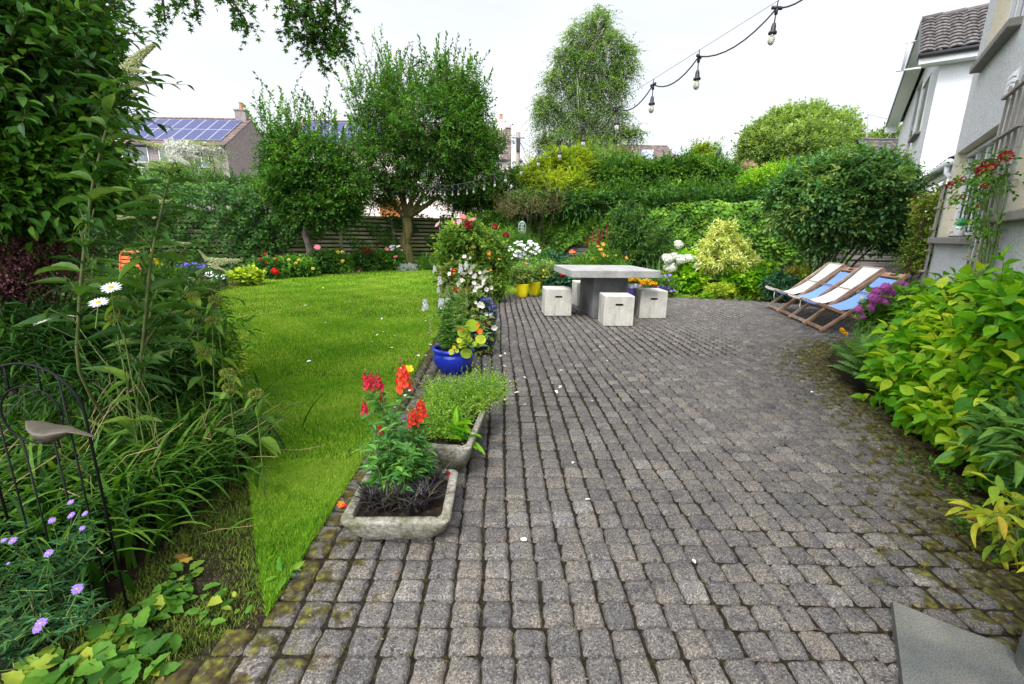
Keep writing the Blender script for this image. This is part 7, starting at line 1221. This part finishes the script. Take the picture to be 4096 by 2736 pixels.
# black metal arch with bird dish
M_iron = plain('black_iron', (.005, .005, .006), .6, .2); c = at(73, 951, 1.32); ux = np.array([1, 0, 0.]); t = thing('plant_arch', 'black iron arched plant support with an inner ring', 'plant support', (c[0], c[1], 0)); mb = MB(); Ro, Ri = .168, .095
a = np.linspace(0, np.pi, 25); mb.tube([[c[0] + Ro, c[1], 0], *[c + [Ro * math.cos(x), 0, Ro * math.sin(x)] for x in a], [c[0] - Ro, c[1], 0]], .0042, 8); part(mb, 'arch', M_iron, t, True)
mb = MB(); mb.tube([c + [Ri * math.cos(x), 0, Ri * math.sin(x)] for x in np.linspace(0, 2 * np.pi, 33)], .0032, 8); part(mb, 'ring', M_iron, t, True)
for u in (-.11, -.05, .05, .11):
    z0 = math.sqrt(Ro ** 2 - u * u); zi = math.sqrt(max(0, Ri ** 2 - u * u)) if abs(u) < Ri else None; mb = MB()
    if zi: mb.tube([c + [u, 0, z0], c + [u, 0, zi]], .0028, 6); mb.tube([c + [u, 0, -zi], [c[0] + u, c[1], 0]], .0028, 6)
    else: mb.tube([c + [u, 0, z0], [c[0] + u, c[1], 0]], .0028, 6)
    part(mb, 'rod', M_iron, t, True)
pb = at(128, 985, 1.27); t = thing('bird_ornament', 'cast metal bird shaped dish perched on the iron ring', 'garden ornament', tuple(pb)); mb = MB()
prof = [(-.085, .028, .003, .002), (-.075, .024, .012, .010), (-.06, .014, .028, .022), (-.035, .0, .038, .034), (-.005, -.004, .038, .034), (.02, .0, .028, .024), (.045, .0, .014, .010), (.075, -.008, .009, .004), (.11, -.02, .005, .0025)]
P = []
for x, z, w_, h_ in prof: P.append([[pb[0] + x, pb[1] + w_ * math.cos(u), pb[2] + z + (h_ * math.sin(u) if math.sin(u) < 0 else h_ * .25 * math.sin(u))] for u in np.linspace(0, 2 * np.pi, 17)[:-1]])
mb.grid(P, close=True); part(mb, 'body', plain('aged_metal', (.10, .085, .065), .5, .4, .2, var=.2, sc_=40), t, True); mb = MB(); mb.tube([pb + [0, 0, -.03], pb + [0, 0, -.06]], .003, 6); part(mb, 'foot', M_iron, t)
# ---------------- fallen petals and leaves
r = np.random.default_rng(99); PM = petal('white_petal', ()); me = None
def petal_at(x, y, z, s, lab, grp):
    global me
    if me is None: M = MB(); put(M, 'petal', [[0, -.5, .08]], [[0, 1, .1]], [[.1, 0, 1.]], [1.0], [.7], [.9]); o = M.build('fallen_petal', PM, smooth=True); me = o.data
    else: o = bpy.data.objects.new('fallen_petal', me); COL.objects.link(o)
    o.location = (x, y, z); o.rotation_euler = (r.normal(0, .2), r.normal(0, .2), r.uniform(0, 6.28)); o.scale = (s, s, s); c = ('beside the blue pot', 'blue pot') if y < 5.4 and y > 3.3 and x < .3 else ('near the stone troughs', 'troughs') if y < 3.3 and x < .4 else ('between pots and table', 'table') if y >= 5.4 else ('in the open middle of the patio', 'middle')
    if 'setts' in lab: lab = 'small white petal on the setts ' + c[0]; grp = 'white petals by the ' + c[1]
    else: c = 'near part' if y < 5.5 else 'middle' if y < 8.5 else 'far part'; lab = 'small white petal lying on the %s of the lawn' % c; grp = 'white petals, %s of the lawn' % c
    tag(o, lab, 'petal', grp)
n = 0
while n < 62:
    x = -.45 + r.normal(0, .55); y = abs(r.normal(0, 1.4)) + 3.2 if r.random() < .7 else r.uniform(1.6, 9)
    if in_poly(np.array([x]), np.array([y]), PATIO)[0] and x > -.95: petal_at(x, y, .006, r.uniform(.02, .042), 'small white flower petal fallen on the grey setts', 'white petals on the setts'); n += 1
for x, y in ((708, 828), (865, 767), (897, 797), (930, 805), (958, 815), (918, 845), (852, 783), (975, 735), (875, 730), (910, 705), (800, 690), (745, 740), (670, 655), (850, 650), (957, 667), (740, 660), (700, 700), (880, 760), (940, 780), (905, 770), (560, 812), (985, 790)): q = g(x, y, .025); petal_at(q[0], q[1], .022, r.uniform(.03, .055), 'small white flower petal fallen on the lawn', 'white petals on the lawn')
for x, y in ((1313, 1063), (1347, 1148), (1168, 995), (1200, 1240), (1590, 1290), (1283, 890), (1630, 800), (1855, 808), (1860, 900)): q = g(x, y, 0); petal_at(q[0], q[1], .006, r.uniform(.02, .03), 'small white flower petal fallen on the grey setts', 'white petals on the setts')
q = g(782, 1162, 0); t = plant('fallen_flower', 'red snapdragon flower fallen on the mossy edge left of the trough', 'flower', tuple(q)); FL['orange'].at(t, q + [0, 0, .012], (.2, -.5, 1), .55); FL['coralor'].at(t, q + [0.01, 0, .01], (1, -.5, .2), .25)

r = np.random.default_rng(123); M = MB(); n = 5200; x = r.uniform(-1.2, 5.5, n); y = .7 + 9 * r.random(n) ** 1.3; k = in_poly(x, y, PATIO) & (r.random(n) < .35 + .6 * np.clip(1 - edge_dist(x, y, PATIO) / .8, 0, 1)); x, y = x[k], y[k]; n = len(x)
put(M, 'q', np.c_[x, y, np.full(n, .003)], np.c_[r.normal(0, 1, (n, 2)), np.zeros(n)], np.array([0, 0, 1.]) + r.normal(0, .15, (n, 3)), r.uniform(.006, .022, n), r.uniform(.004, .012, n), r.random(n))
tag(M.build('leaf_litter', leaf('litter', [(.02, .014, .010), (.05, .028, .015), (.12, .06, .025), (.25, .18, .09)], .9, .1)), 'scattered crumbs of dead leaf and bark over the setts', 'leaf litter', kind='stuff')
